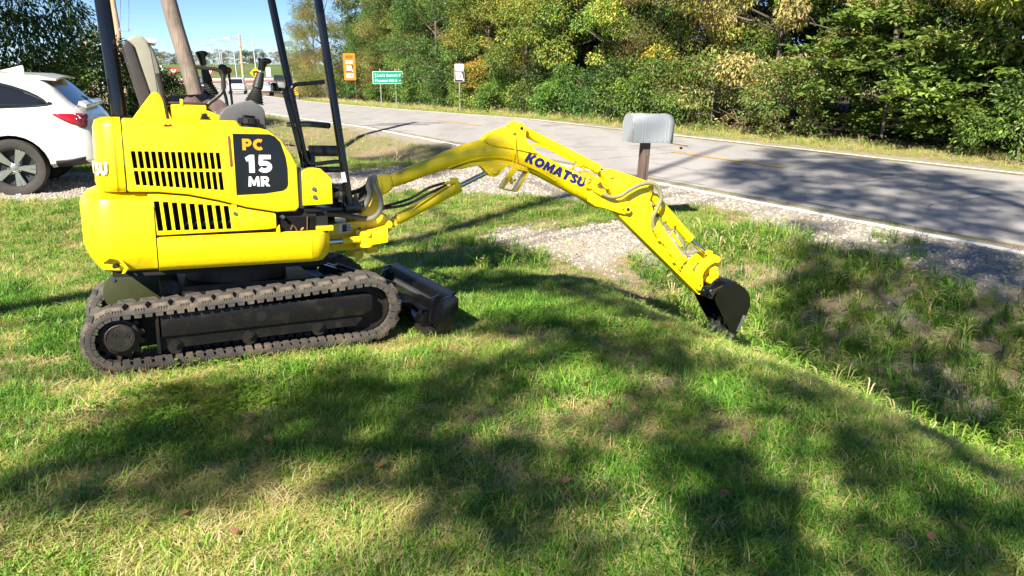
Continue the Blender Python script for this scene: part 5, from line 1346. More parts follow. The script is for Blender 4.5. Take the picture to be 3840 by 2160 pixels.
# ------------------------------------------------------------------ road signs
def post(parent, x, h, m, w=.035, name='sign_post', y=.02):
    q = MB(); q.box((x - w / 2, y - w / 2, -.4), (x + w / 2, y + w / 2, h)); return q.build(name, m, parent)
def plate(parent, name, x0, x1, z0, z1, m, y=-.004, t=.006, r=.0, mb_=None):
    q = MB()
    if r > 0:
        pts = []
        for cx, cz, a0 in ((x1 - r, z1 - r, 0), (x0 + r, z1 - r, 90), (x0 + r, z0 + r, 180), (x1 - r, z0 + r, 270)):
            for k in range(5): a = R(a0 + 22.5 * k); pts.append((cx + r * math.cos(a), cz + r * math.sin(a)))
        q.prism(pts, y - t, y)
    else: q.box((x0, y - t, z0), (x1, y, z1))
    return q.build(name, m, parent)
def stext(parent, txt, x, z, size, m, y=-.016, off=.0, sp=1.0): return text_mesh('lettering', txt, size, .0008, off, m, parent, Matrix.Translation((x, y, z)) @ Matrix.Rotation(R(90), 4, 'X'), 0, sp)
def poly(parent, name, pts, m, y=-.014, t=.003):
    q = MB(); q.prism(pts, y - t, y); return q.build(name, m, parent)
mo_out = [(-.5, .5), (.30, .5), (.36, .40), (.42, .26), (.40, .12), (.50, .02), (.44, -.12), (.52, -.26), (.62, -.34), (.60, -.44), (.48, -.5), (.40, -.38), (-.42, -.38), (-.42, .28)]
# green guide sign
def px_at(u, v, D):
    """world point D metres out along the optical axis for photo direction u, v (measured once, in 3840 x 2160)"""
    x = (u - 1920) / 2773.3; y = (1080 - v) / 2773.3; c_, s_ = math.cos(R(16.85)), math.sin(R(16.85))
    return Vector((x * D, (c_ + y * s_) * D, 1.6 + (-s_ + y * c_) * D))
def sign_root(name, label, x, y, rot, cat='road sign', dz=0.0):
    o = empty(name, (x, y, gz(x, y) + dz), R(rot)); tag(o, label, cat); return o
gs = sign_root('guide_sign', 'green guide sign reading Lee\'s Summit 8 and Pleasant Hill 6 on two posts', -7.0, 43.3, 12, 'road sign', -.42)
zb = 2.10 - gs.location.z - .45
post(gs, -.42, 2.45 + .1, GALV, .055); post(gs, .42, 2.45 + .1, GALV, .055)
Z0 = 1.72
g1 = plate(gs, 'sign_panel', -.84, .84, Z0, Z0 + .68, SWHT, -.012, .006, .05); g2 = plate(gs, 'panel_face', -.815, .815, Z0 + .025, Z0 + .655, SGRN, -.019, .004, .04)
stext(g2, "Lee's Summit 8", .07, Z0 + .46, .195, SWHT, -.0245, .003, 1.08); stext(g2, 'Pleasant Hill 6', -.10, Z0 + .175, .195, SWHT, -.0245, .003, 1.08)
poly(g2, 'arrow', [(.60, Z0 + .15), (.60, Z0 + .20), (.68, Z0 + .20), (.68, Z0 + .24), (.76, Z0 + .175), (.68, Z0 + .11), (.68, Z0 + .15)], SWHT, -.0235)
poly(g2, 'arrow', [(-.70, Z0 + .34), (-.66, Z0 + .40), (-.69, Z0 + .50), (-.72, Z0 + .49), (-.69, Z0 + .57), (-.64, Z0 + .51), (-.665, Z0 + .505), (-.63, Z0 + .40), (-.67, Z0 + .33)], SWHT, -.0235)
# JCT 58
jc = sign_root('junction_sign', 'white JCT plate above a state route 58 marker on a single steel post', -2.42, 35.3, 5)
post(jc, 0, 2.2, GALV, .05)
j1 = plate(jc, 'sign_panel', -.21, .21, 1.86, 2.17, SBLK, -.012, .005, .03); j2 = plate(jc, 'panel_face', -.20, .20, 1.87, 2.16, SWHT, -.018, .003, .025); stext(j2, 'JCT', 0, 2.01, .21, SBLK, -.0225, .004)
k1 = plate(jc, 'route_marker', -.225, .225, 1.37, 1.83, SWHT, -.012, .005, .03); k2 = plate(jc, 'marker_face', -.215, .215, 1.38, 1.82, SBLK, -.018, .003, .025)
poly(k2, 'state_outline', [(x * .36 - .01, z * .36 + 1.605) for x, z in mo_out], SWHT, -.0215); stext(k2, '58', -.01, 1.61, .235, SBLK, -.0275, .004)
# detour sign
dt = sign_root('detour_sign', 'tall orange detour sign with a north route 7 marker and an arrow', -11.75, 55.8, 14, 'road sign', -.12)
post(dt, -.30, 2.6, mat('green_post', (0.05, 0.07, 0.04), 0.7), .06); post(dt, .36, 2.6, mat('brown_post', (0.10, 0.06, 0.04), 0.8), .06)
Z0 = 1.72
d1 = plate(dt, 'sign_panel', -.42, .42, Z0, Z0 + 1.86, SORG, -.012, .006, .06); poly(d1, 'border', [], SBLK) if False else None
d2 = plate(d1, 'detour_plate', -.26, .26, Z0 + 1.48, Z0 + 1.72, mat('deep_orange', (0.80, 0.14, 0.0), 0.5), -.020, .004); stext(d2, 'DETOUR', 0, Z0 + 1.60, .135, SBLK, -.0255, .003)
d3 = plate(d1, 'north_plate', -.26, .26, Z0 + 1.16, Z0 + 1.36, SWHT, -.020, .004); stext(d3, 'NORTH', 0, Z0 + 1.26, .155, SBLK, -.0255, .002)
d4 = plate(d1, 'route_marker', -.25, .25, Z0 + .55, Z0 + 1.05, SBLK, -.020, .003); poly(d4, 'state_outline', [(x * .44 - .02, z * .44 + Z0 + .80) for x, z in mo_out], SWHT, -.0235); stext(d4, '7', -.02, Z0 + .81, .27, SBLK, -.0285, .004)
d5 = plate(d1, 'arrow_plate', -.26, .26, Z0 + .16, Z0 + .44, SWHT, -.020, .004); poly(d5, 'arrow', [(-.18, Z0 + .285), (-.18, Z0 + .315), (.08, Z0 + .315), (.08, Z0 + .38), (.20, Z0 + .30), (.08, Z0 + .22), (.08, Z0 + .285)], SBLK, -.0245)
# small far signs
def far_sign(name, label, u, vbase, vtop, D, kind):
    b_ = px_at(u, vbase, D); t_ = px_at(u, vtop, D); zg = gz(b_.x, b_.y)
    o = empty(name, (b_.x, b_.y, zg), R(20)); tag(o, label, 'road sign'); h = t_.z - zg
    post(o, 0, h, GALV, .09); return o, h
o, h = far_sign('yield_sign', 'red and white yield triangle left of the wooden pole, before the far roundabout', 655, 300, 256, 165, 0)
poly(o, 'triangle', [(-1.05, h), (1.05, h), (0, h - 1.75)], SRED, -.05, .03); poly(o, 'triangle_face', [(-.62, h - .25), (.62, h - .25), (0, h - 1.25)], SWHT, -.085, .01)
o, h = far_sign('yield_sign', 'red and white yield sign right of the wooden pole, before the far roundabout', 790, 300, 258, 165, 0)
poly(o, 'triangle', [(-1.05, h), (1.05, h), (0, h - 1.75)], SRED, -.05, .03); poly(o, 'triangle_face', [(-.62, h - .25), (.62, h - .25), (0, h - 1.25)], SWHT, -.085, .01)
o, h = far_sign('small_sign', 'small white rectangular sign on the far bank beside the excavator seat', 606, 285, 246, 190, 0); plate(o, 'panel', -.5, .5, h - 1.3, h, SWHT, -.05, .03)
o, h = far_sign('chevron_sign', 'yellow diamond warning sign with a black arrow behind the right joystick', 962, 310, 252, 125, 0)
poly(o, 'diamond', [(-.95, h - .95), (0, h), (.95, h - .95), (0, h - 1.9)], SYEL, -.05, .03); poly(o, 'arrow', [(-.15, h - 1.4), (-.15, h - .9), (.15, h - .9), (.15, h - 1.05), (.45, h - .75), (.15, h - .45), (.15, h - .6), (-.4, h - .6), (-.4, h - 1.4)], SBLK, -.085, .01)
o, h = far_sign('route_sign', 'pair of small white route plates stacked on one far post', 1008, 292, 252, 150, 0); plate(o, 'panel', -.45, .45, h - .9, h, SWHT, -.05, .03); plate(o, 'panel', -.45, .45, h - 1.85, h - 1.0, SWHT, -.05, .03)
o, h = far_sign('triangle_sign_back', 'grey back of a triangular sign on a far post', 988, 292, 257, 150, 0); poly(o, 'plate_back', [(-.7, h), (.7, h), (0, h - 1.2)], mat('sign_back', (0.06, 0.07, 0.06), 0.6), -.05, .03)

# ------------------------------------------------------------------ guardrail with end marker
gr = empty('guardrail', (0, 0, 0)); tag(gr, 'galvanised guardrail along the right side of the road beyond the parked-out signs', 'guardrail'); gr['label'] = 'galvanised guardrail on the far right side of the road beside the silver sedan'
ts = np.arange(66, 104, 2.0); pts = []
for t in ts:
    x, y = xy_of(float(road_mid(t)) + HALF + 1.0, t); pts.append((x, y, float(road_z(t)) - .05))
q = MB(); prof = [(0, .46), (.07, .50), (.07, .56), (.0, .60), (0, .64), (.07, .68), (.07, .74), (0, .78)]
rr = []
for i, p_ in enumerate(pts):
    a, c = Vector(pts[max(0, i - 1)]), Vector(pts[min(len(pts) - 1, i + 1)]); d = (c - a).normalized(); nn = Vector((-d.y, d.x, 0)).normalized()
    rr.append([Vector(p_) + nn * u + Vector((0, 0, w)) for u, w in prof])
q.rings(rr, cap=False, closed=False); ra = q.build('rail', mat('rail_zinc', (0.50, 0.50, 0.49), 0.6), gr, None, 60); sd = ra.modifiers.new('t', 'SOLIDIFY'); sd.thickness = .02
for p_ in pts:
    q = MB(); q.box((p_[0] + .02, p_[1] + .0, p_[2] - .4), (p_[0] + .18, p_[1] + .16, p_[2] + .74)); q.build('rail_post', mat('rail_post_wood', (0.14, 0.10, 0.07), 0.9), gr)
p_ = pts[0]
om = empty('object_marker', (p_[0] + .1, p_[1] - .5, p_[2]), R(15)); tag(om, 'yellow and black striped marker at the near end of the guardrail', 'road sign')
post(om, 0, 1.1, GALV, .05); f_ = plate(om, 'panel', -.16, .16, .35, 1.12, SYEL, -.04, .01)
for k in range(4): z = .38 + k * .19; poly(f_, 'stripe', [(-.16, z), (.16, z + .14), (.16, z + .22), (-.16, z + .08)], SBLK, -.052, .003)

# ------------------------------------------------------------------ poles, lamps, wires
def pole(name, label, foot, top, r0, r1, m, cat='utility pole', group=None):
    foot, top = Vector(foot), Vector(top)
    o = empty(name, foot); tag(o, label, cat, group)
    q = MB(); rr = []; n = 14; rd = random.Random(hash(label) % 999)
    for k in range(13):
        f = k / 12; c = (top - foot) * f + Vector((rd.uniform(-.01, .01), rd.uniform(-.01, .01), 0)); r = r0 + (r1 - r0) * f
        rr.append([c + Vector((math.cos(2 * math.pi * j / n) * r * (1 + .03 * math.sin(j * 3.1)), math.sin(2 * math.pi * j / n) * r, -.4 if k == 0 else 0)) for j in range(n)])
    q.rings(rr); q.build('shaft', m, o, None, 50); return o
f0 = Vector((-6.33, 15.16, 1.3)); f1 = Vector((-6.65, 15.3, 2.81)); d_ = (f1 - f0) / (f1.z - f0.z)
foot = f0 + d_ * (gz(-6.1, 15.1) - 1.3); topp = f0 + d_ * (9.6 - 1.3)
bp_ = pole('utility_pole', 'thick weathered wooden utility pole leaning left just behind the excavator', foot, topp, .158, .125, WOODP)
q = MB(); tl_ = topp - foot
for dz in (-.35, -1.0): q.box((tl_.x - 1.1, tl_.y - .20, tl_.z + dz - .06), (tl_.x + 1.1, tl_.y - .10, tl_.z + dz + .06))
ca = q.build('crossarm', WOODP, bp_)
q = MB()
for x in (-1.0, -.5, .5, 1.0): q.lathe([(.03, 0), (.05, .03), (.035, .06), (.05, .09), (.02, .13), (.001, .13)], 10, Matrix.Translation((tl_.x + x, tl_.y - .15, tl_.z - .29)))
q.build('insulator', mat('insulator_grey', (0.3, 0.3, 0.32), 0.3), ca)
def fpole(name, label, u0, v0, u1, v1, D, r0, r1, m, cat='utility pole', group=None, h_extra=0):
    a, c = px_at(u0, v0, D), px_at(u1, v1, D); d = (a - c) / max(1e-6, (a.z - c.z)); zg = gz(c.x, c.y)
    foot = c + d * (zg - c.z); return pole(name, label, foot, a + d * h_extra, r0, r1, m, cat, group), foot, a
tp, tfoot, ttop = fpole('utility_pole', 'slim tan wooden utility pole rising between the rear roll post and the seat', 422, 0, 487, 410, 38, .15, .13, WOODL, h_extra=4.5)
e0 = px_at(450, 117, 37.8) - tp.location; e1 = px_at(483, 117, 37.8) - tp.location; w0 = px_at(441, 117, 38) - tp.location
q = MB(); q.tube([w0, e0, e1], .012, 6); br = q.build('side_arm', GALV, tp)
for e in (e0, e1):
    q = MB(); q.lathe([(.02, 0), (.05, .03), (.03, .07), (.05, .10), (.02, .15), (.001, .15)], 8, Matrix.Translation(e)); q.build('insulator', mat('insulator_grey', (0, 0, 0)), br)
fpole('utility_pole', 'tall pale wooden utility pole among the street lamps beyond the levers', 897, 130, 912, 292, 130, .24, .19, WOODL)
fpole('utility_pole', 'pale wooden pole beside the dark tree, left of the rear roll post', 318, 135, 338, 262, 60, .16, .13, WOODL)
def lamp(label, u0, v0, u1, v1, ua, va, D, group='street lamps around the far roundabout'):
    o, foot, top = fpole('street_lamp', label, u0, v0, u1, v1, D, .13, .09, GALV, 'street lamp', group)
    h = px_at(ua, va, D); a = top - foot; b_ = h - foot; d = b_ - a
    q = MB(); q.tube([a, a + d * .5 + Vector((0, 0, abs(d.x) * .04)), b_], .06, 6); q.tube([a - Vector((0, 0, 1.2)), a + d * .35 + Vector((0, 0, -.45)), a + d * .72 + Vector((0, 0, .02))], .05, 6); q.build('bracket_arm', GALV, o)
    q = MB(); u_ = d.normalized(); q.rings([[b_ + Vector((0, y, z)) - u_ * .1 for y, z in ((-.18, -.1), (.18, -.1), (.14, .1), (-.14, .1))], [b_ + u_ * .95 + Vector((0, y, z)) for y, z in ((-.15, -.1), (.15, -.1), (.1, .06), (-.1, .06))]]); q.build('lamp_head', mat('lamp_head_grey', (0.62, 0.62, 0.60), 0.5), o)
    return o
lamp('street lamp nearest the right joystick, the tallest of the lamp row', 947, 155, 960, 262, 861, 144, 128)
lamp('street lamp just left of the pale wooden pole', 873, 161, 889, 292, 810, 151, 142)
lamp('street lamp above the left joystick, second from the left of the row', 819, 170, 827, 235, 771, 166, 165)
lamp('shortest street lamp, half hidden behind the black lever knob', 829, 190, 833, 230, 790, 182, 190)
lamp('thin street lamp against the trees right of the front roll post', 1086, 185, 1094, 250, 1078, 180, 150, 'street lamps around the far roundabout')
lamp('street lamp in front of the dark trees left of the rear roll post', 342, 176, 352, 262, 380, 165, 110, 'street lamps left of the excavator')
lamp('second street lamp behind the rear roll post with its arm reaching left', 368, 170, 379, 255, 334, 172, 115, 'street lamps left of the excavator')
for i, (va, vb) in enumerate(((52, 60), (102, 108), (146, 149))):
    a = px_at(300, va, 150); c = px_at(1300, vb + 4, 150); d = c - a; a2, c2_ = a - d * .6, c + d * .6
    q = MB(); m_ = (a2 + c2_) / 2; q.tube([a2 - m_, Vector((0, 0, -.35)), c2_ - m_], .035, 5)
    w = q.build('overhead_wire', mat('far_wire', (0.28, 0.30, 0.34), 0.7)); w.location = m_
    tag(w, ('topmost', 'middle', 'lowest')[i] + ' of the three thin power lines crossing the sky', 'wire', 'power lines across the sky')
for i, (u0, u1, e) in enumerate(((450, 455, e0), (478, 483, e1))):
    a = tp.location + e + Vector((0, 0, .15)); c = px_at(u0, -160, 20)
    q = MB(); q.tube([(0, 0, 0), (c - a) * .5 - Vector((0, 0, .25)), c - a], .008, 5); w = q.build('service_wire', mat('far_wire', (0, 0, 0))); w.location = a
    tag(w, ('left', 'right')[i] + ' one of the two steep wires running up from the insulator bracket', 'wire', 'steep service wires')

# ------------------------------------------------------------------ trees
LEAF = leaf_mat('leaf', 0.24, 0.45)
def leaves(pos, out, size, wid, rg, droop=0.35, pinn=False):
    """leaf rhombs at pos, leaning along out; returns verts, faces"""
    n = len(pos)
    d = out + rg.normal(0, .55, (n, 3)); d[:, 2] -= droop; d /= np.linalg.norm(d, axis=1)[:, None] + 1e-9
    up = rg.normal(0, .45, (n, 3)) + out * .35 + np.array([0, 0, .75]); s = np.cross(d, up); s /= np.linalg.norm(s, axis=1)[:, None] + 1e-9
    nn = np.cross(s, d)
    L_ = size * rg.uniform(.65, 1.25, (n, 1)); w = L_ * wid
    v = np.stack([pos, pos + d * L_ * .45 + s * w * .5 + nn * L_ * .07, pos + d * L_ - nn * L_ * .10, pos + d * L_ * .45 - s * w * .5 + nn * L_ * .07], 1).reshape(-1, 3)
    return v, np.arange(n * 4).reshape(n, 4)
def crown_mesh(name, seed, nleaf, W, H, base, lsize, lwid, palette, clumps=70, cr=(.35, .75), droop=.35, prof=None, frond=False, hollow=.35, depth=None):
    """Irregular crown: clumps spread through an egg-shaped volume, leaves on the clumps' outer shells."""
    rg = np.random.default_rng(seed)
    prof = prof or [(0, .55), (.12, .85), (.35, 1.0), (.6, .9), (.82, .62), (1, .22)]
    pf = np.array(prof); depth = depth or W
    f = rg.uniform(0, 1, clumps) ** .9; a = rg.uniform(0, 2 * np.pi, clumps); rr = np.interp(f, pf[:, 0], pf[:, 1]) * (hollow + (1 - hollow) * rg.uniform(0, 1, clumps) ** .5)
    cc = np.stack([np.cos(a) * rr * W / 2, np.sin(a) * rr * depth / 2, base + f * (H - base)], 1)
    cr_ = rg.uniform(cr[0], cr[1], clumps); tone = rg.normal(0, 1, clumps)
    pal = np.array([p_[0] for p_ in palette]); wt = np.array([p_[1] for p_ in palette], float); wt /= wt.sum()
    cpal = rg.choice(len(pal), clumps, p=wt)
    per = np.maximum(1, (nleaf * cr_ ** 2 / np.sum(cr_ ** 2))).astype(int)
    ci = np.repeat(np.arange(clumps), per); n = len(ci)
    if frond:
        nf = n // 13; fi = rg.choice(clumps, nf, p=per / per.sum()); dirs = rg.normal(0, 1, (nf, 3)); dirs[:, 2] = np.abs(dirs[:, 2]) * .25 + .05; dirs /= np.linalg.norm(dirs, axis=1)[:, None]
        start = cc[fi] + dirs * cr_[fi][:, None] * .35; Lf = rg.uniform(.35, .6, nf); P_, O_, I_ = [], [], []
        side = np.cross(dirs, [0, 0, 1.]); side /= np.linalg.norm(side, axis=1)[:, None] + 1e-9
        for k in range(6):
            s = (k + 1) / 6.5; c = start + dirs * (Lf * s)[:, None] - np.array([0, 0, 1.]) * (Lf * s * s * .45)[:, None]
            for sg in (-1, 1): P_.append(c); O_.append(side * sg * 1.6 + dirs * 1.1); I_.append(fi)
        P_.append(start + dirs * Lf[:, None] - np.array([0, 0, 1.]) * (Lf * .45)[:, None]); O_.append(dirs * 2); I_.append(fi)
        pos = np.concatenate(P_); out = np.concatenate(O_); ci = np.concatenate(I_); n = len(ci)
    else:
        u = rg.normal(0, 1, (n, 3)); u /= np.linalg.norm(u, axis=1)[:, None]
        rad = cr_[ci] * rg.uniform(.25, 1, n) ** .5
        pos = cc[ci] + u * rad[:, None] * np.array([1.1, 1.1, .72]); cen = np.array([0, 0, (base + H) / 2])
        o2 = pos - cen; o2[:, 2] *= .5; o2 /= np.linalg.norm(o2, axis=1)[:, None] + 1e-9
        out = u * .6 + o2 * .5
    keep = pos[:, 2] > .05; pos, out, ci = pos[keep], out[keep], ci[keep]; n = len(ci)
    v, fa = leaves(pos, out, lsize, lwid, rg, droop)
    pick = np.where(rg.uniform(0, 1, n) < .50, cpal[ci], rg.choice(len(pal), n, p=wt))
    col = pal[pick] * np.exp(rg.normal(0, .22, (n, 1)) + tone[ci][:, None] * .20)
    me = fast_mesh(name, v, fa, np.repeat(np.clip(col, 0, 1), 4, 0), (LEAF,))
    return me, cc, cr_
def trunk_mesh(name, seed, H, r, cc, nl=10, lean=(0, 0), twig=0):
    rd = random.Random(seed); b = MB()
    pts = []; n = 7
    for k in range(n):
        f = k / (n - 1); pts.append((lean[0] * f + rd.uniform(-.06, .06) * H * .06 * k / n, lean[1] * f + rd.uniform(-.06, .06) * H * .06, -.3 + f * (H * .82 + .3)))
    b.tube(pts, [r * (1.25 if k == 0 else 1 - .8 * k / (n - 1)) for k in range(n)], 8)
    idx_ = list(range(len(cc))); rd.shuffle(idx_)
    for i in idx_[:nl]:
        c = Vector(cc[i]); z0 = min(c.z * .75, H * .7) ; f = (z0 + .3) / (H * .82 + .3); k = min(n - 2, int(f * (n - 1))); q = f * (n - 1) - k
        s = Vector(pts[k]).lerp(Vector(pts[k + 1]), q); m_ = (s + c) / 2 + Vector((rd.uniform(-.15, .15), rd.uniform(-.15, .15), -.10 + rd.uniform(-.1, .2)))
        b.tube(catmull([s, m_, c], 3), [r * .34 * (1 - .8 * j / 6) for j in range(7)], 5)
        for _ in range(twig):
            e = c + Vector((rd.uniform(-.5, .5), rd.uniform(-.5, .5), rd.uniform(-.4, .3))); b.tube([m_.lerp(c, .5), (c + e) / 2 + Vector((0, 0, .08)), e], [.012, .009, .004], 4)
    return b.mesh(name, 60)
DG, MG, YG, LG_ = (.038, .084, .021), (.100, .180, .032), (.23, .275, .045), (.155, .25, .040)
OL, TN, OR, BR, GD = (.17, .175, .042), (.42, .34, .14), (.52, .24, .035), (.21, .14, .055), (.40, .34, .060)
SPEC = {
 'dark':  dict(n=15000, W=4.6, H=6.6, base=.7, ls=.125, lw=.42, pal=[(DG, 5), (MG, 3), (LG_, .6), (OL, 1.6)], droop=.5, clumps=62),
 'yellow': dict(n=14000, W=4.4, H=6.2, base=.4, ls=.13, lw=.46, pal=[(YG, 4), (LG_, 3), (GD, 1.5), (MG, 3), (OR, .3)], droop=.5, clumps=56),
 'olive': dict(n=17000, W=4.4, H=6.6, base=.3, ls=.10, lw=.38, pal=[(OL, 4), (MG, 2), (BR, 2), (TN, 1), (YG, 1.5)], droop=.3, clumps=60),
 'rust':  dict(n=15000, W=4.2, H=6.4, base=.4, ls=.11, lw=.40, pal=[(BR, 2.2), (OR, .35), (OL, 4), (TN, 1.2), (MG, 2)], droop=.35, clumps=56),
 'tan':   dict(n=11000, W=5.2, H=6.8, base=1.3, ls=.17, lw=.46, pal=[(TN, 4), (GD, 2), (YG, 2), (OL, 1.5)], droop=.75, clumps=50),
 'gold':  dict(n=11000, W=4.8, H=6.4, base=.8, ls=.18, lw=.48, pal=[(YG, 3), (GD, 3), (TN, 2), (LG_, 2)], droop=.3, clumps=46),
 'green': dict(n=15000, W=4.4, H=6.2, base=.3, ls=.125, lw=.45, pal=[(MG, 4), (LG_, 2), (DG, 3), (YG, 1), (OL, 2)], droop=.4, clumps=56),
}
CM = {}
for i, (k, s) in enumerate(SPEC.items()):
    me, cc, cr_ = crown_mesh('crown', 100 + i, int(s['n'] * 1.9), s['W'], s['H'], s['base'], s['ls'] * .76, s['lw'], s['pal'], s['clumps'], (.30, .70), s['droop'])
    tm = trunk_mesh('trunk', 200 + i, s['H'], .11, cc, 16, (0, 0), 2); tm.materials.append(BARK); CM[k] = (me, tm)
me, cc, cr_ = crown_mesh('crown', 140, 9500, 4.2, 2.7, .15, .16, .46, [(LG_, 6), (MG, 4), (DG, .6)], 44, (.35, .6), .25, [(0, .7), (.3, 1), (.6, .85), (1, .35)], True)
tm = trunk_mesh('trunk', 240, 2.4, .05, cc, 14); tm.materials.append(BARK); CM['sumac'] = (me, tm)
SH = [('shrub_green', 6000, [(MG, 4), (LG_, 3), (DG, 2)], .12), ('shrub_dark', 6000, [(DG, 4), (MG, 3)], .11), ('shrub_yellow', 5500, [(YG, 3), (LG_, 4), (GD, 1), (OR, .25), (MG, 2)], .12), ('shrub_brown', 5500, [(OL, 4), (BR, 1.5), (TN, 1), (MG, 2.5)], .10)]
for i, (k, n_, pal, ls) in enumerate(SH):
    me, cc, cr_ = crown_mesh('crown', 160 + i, n_, 2.6, 1.9, .05, ls, .44, pal, 34, (.26, .5), .3, [(0, .85), (.3, 1), (.7, .75), (1, .3)])
    tm = trunk_mesh('trunk', 260 + i, 1.6, .035, cc, 12, (0, 0), 2); tm.materials.append(TWIG); CM[k] = (me, tm)
BACKC = crown_mesh('crown', 180, 16000, 6.5, 9.5, 1.2, .20, .50, [(DG, 5), (MG, 3), (OL, 2)], 110, (.5, 1.0), .4); BACKT = trunk_mesh('trunk', 280, 9.5, .17, BACKC[1], 14); BACKT.materials.append(BARK); CM['back'] = (BACKC[0], BACKT)
def tree(kind, x, y, sc, rot, label, cat='tree', group=None, name=None, sq=1.0):
    o = empty(name or {'shrub': 'shrub'}.get(cat, 'broadleaf_tree'), (x, y, gz(x, y) - .05), rot); o.scale = (sc, sc, sc * sq)
    tag(o, label, cat, group)
    link('crown', CM[kind][0], o); link('trunk', CM[kind][1], o); return o
rt = random.Random(11)
RM = lambda t: float(np.interp(t, [0, 2, 5, 7.6, 13.4, 26, 32, 39.5, 50, 73], [2.5, 5, 8.7, 11.5, 19.9, 34, 43.5, 49.9, 54.5, 76]))
FRONT = [  # t, n beyond the road edge, kind, scale, label
 (3.6, 3.6, 'gold', 1.05, 'golden yellow large-leaved tree at the right end of the wood edge'),
 (5.3, 5.2, 'dark', 1.0, 'dark tree between the golden tree and the bright sumac'),
 (8.4, 5.4, 'tan', 1.05, 'tan-leaved tree hanging over the bright green sumac'),
 (10.6, 4.6, 'tan', .95, 'tan-leaved tree left of the sumac, with twigs showing'),
 (12.2, 5.6, 'dark', 1.0, 'dark green tree behind the mailbox side gap in the wood'),
 (13.4, 4.3, 'olive', .95, 'olive leafy tree right above the mailbox roof'),
 (15.6, 4.4, 'yellow', 1.0, 'yellow-green tree with hanging leaves left of the mailbox'),
 (17.8, 4.9, 'dark', 1.0, 'dark green tree in the shadowed gap left of the mailbox'),
 (19.6, 4.0, 'yellow', 1.05, 'bright yellow-green tree above the bent boom'),
 (22.2, 4.3, 'yellow', 1.0, 'yellow-green tree with orange leaves right of the junction sign'),
 (24.8, 4.0, 'yellow', .9, 'yellow and orange tree behind the junction sign post'),
 (27.0, 4.7, 'dark', 1.05, 'dark green tree between the junction sign and the green guide sign'),
 (29.8, 4.2, 'dark', 1.1, 'dark green tree rising right of the green guide sign'),
 (33.0, 4.2, 'green', 1.0, 'mid green tree behind the green guide sign'),
 (36.0, 4.4, 'rust', 1.05, 'rust-brown tree between the guide sign and the detour sign'),
 (39.5, 4.3, 'olive', 1.1, 'olive tree with rusty top behind the detour sign'),
 (43.5, 4.6, 'rust', 1.15, 'brownish tree just left of the detour sign'),
 (48.0, 4.8, 'olive', 1.1, 'olive tree right of the front roll post'),
 (53.0, 5.4, 'rust', 1.0, 'rusty olive tree behind the front roll post'),
 (59.0, 6.0, 'olive', .95, 'olive tree left of the front roll post above the guardrail end'),
 (66.0, 7.5, 'rust', .75, 'low brownish tree above the far guardrail'),
 (73.0, 9.0, 'olive', .6, 'small olive tree farthest along the wood edge'),
]
for i, (t, dn, k, sc, lab) in enumerate(FRONT):
    t = RM(t); sc *= 1.12; x, y = xy_of(float(road_mid(t)) + HALF + dn - .8 + 2.2 * float(sst(38, 46, t)), t); tree(k, x, y, sc, rt.uniform(0, 6.28), lab, 'tree', 'trees along the wood edge across the road')
BUSH = [
 (2.2, 2.8, 'shrub_green', 1.0, 'green shrub at the far right verge under the golden tree'), (4.4, 2.6, 'shrub_green', .75, 'low green shrub right of the sumac'),
 (7.6, 3.2, 'sumac', 1.05, 'bright green sumac with feathery leaves, largest shrub on the verge'), (5.9, 3.3, 'sumac', .8, 'smaller sumac right of the large bright one'),
 (9.6, 2.7, 'shrub_brown', .9, 'brown-green shrub left of the bright sumac'), (11.3, 2.6, 'shrub_brown', 1.0, 'dry brownish shrub right of the mailbox'),
 (12.9, 2.5, 'shrub_green', .85, 'bright green shrub behind the mailbox door'), (14.2, 2.5, 'shrub_green', .9, 'green shrub behind the mailbox box'),
 (16.0, 2.6, 'shrub_dark', .8, 'dark low shrub left of the mailbox'), (17.6, 2.5, 'shrub_green', .8, 'green shrub above the boom cylinder in the wood edge'),
 (19.8, 2.7, 'shrub_dark', .85, 'dark shrub behind the boom peak'), (22.0, 2.6, 'shrub_green', .8, 'low green shrub right of the junction sign post'),
 (24.2, 2.6, 'shrub_yellow', .95, 'yellow shrub at the foot of the junction sign'), (26.6, 2.6, 'shrub_dark', .9, 'dark shrub left of the junction sign post'),
 (29.4, 2.6, 'shrub_green', .9, 'green shrub right of the guide sign posts'), (32.6, 2.7, 'shrub_dark', 1.0, 'dark shrub behind the guide sign posts'),
 (36.0, 2.7, 'shrub_green', .95, 'green shrub between guide sign and detour sign'), (40.0, 2.8, 'shrub_green', 1.0, 'leafy green shrub under the detour sign'),
 (44.5, 3.0, 'shrub_brown', 1.1, 'brown shrub left of the detour sign'), (50.0, 3.2, 'shrub_brown', 1.2, 'brown-green shrub right of the front roll post'),
 (56.0, 3.6, 'shrub_green', 1.2, 'green shrub behind the front roll post'), (62.0, 4.4, 'shrub_dark', 1.1, 'dark shrub by the striped end marker'),
]
for i, (t, dn, k, sc, lab) in enumerate(BUSH):
    t = RM(t); sc *= 1.15; x, y = xy_of(float(road_mid(t)) + HALF + dn - .45 + 2.0 * float(sst(38, 46, t)), t); tree(k, x, y, sc, rt.uniform(0, 6.28), lab, 'shrub', 'shrubs along the far verge')
for i in range(22):
    t = 0.5 + i * 3.2; x, y = xy_of(float(road_mid(t)) + HALF + 9.0 + rt.uniform(-.8, 1.5), t)
    tree('back', x, y, rt.uniform(.85, 1.1), rt.uniform(0, 6.28), 'tall dark tree deep in the wood behind the front row across the road', 'tree', 'tall trees deep in the wood')
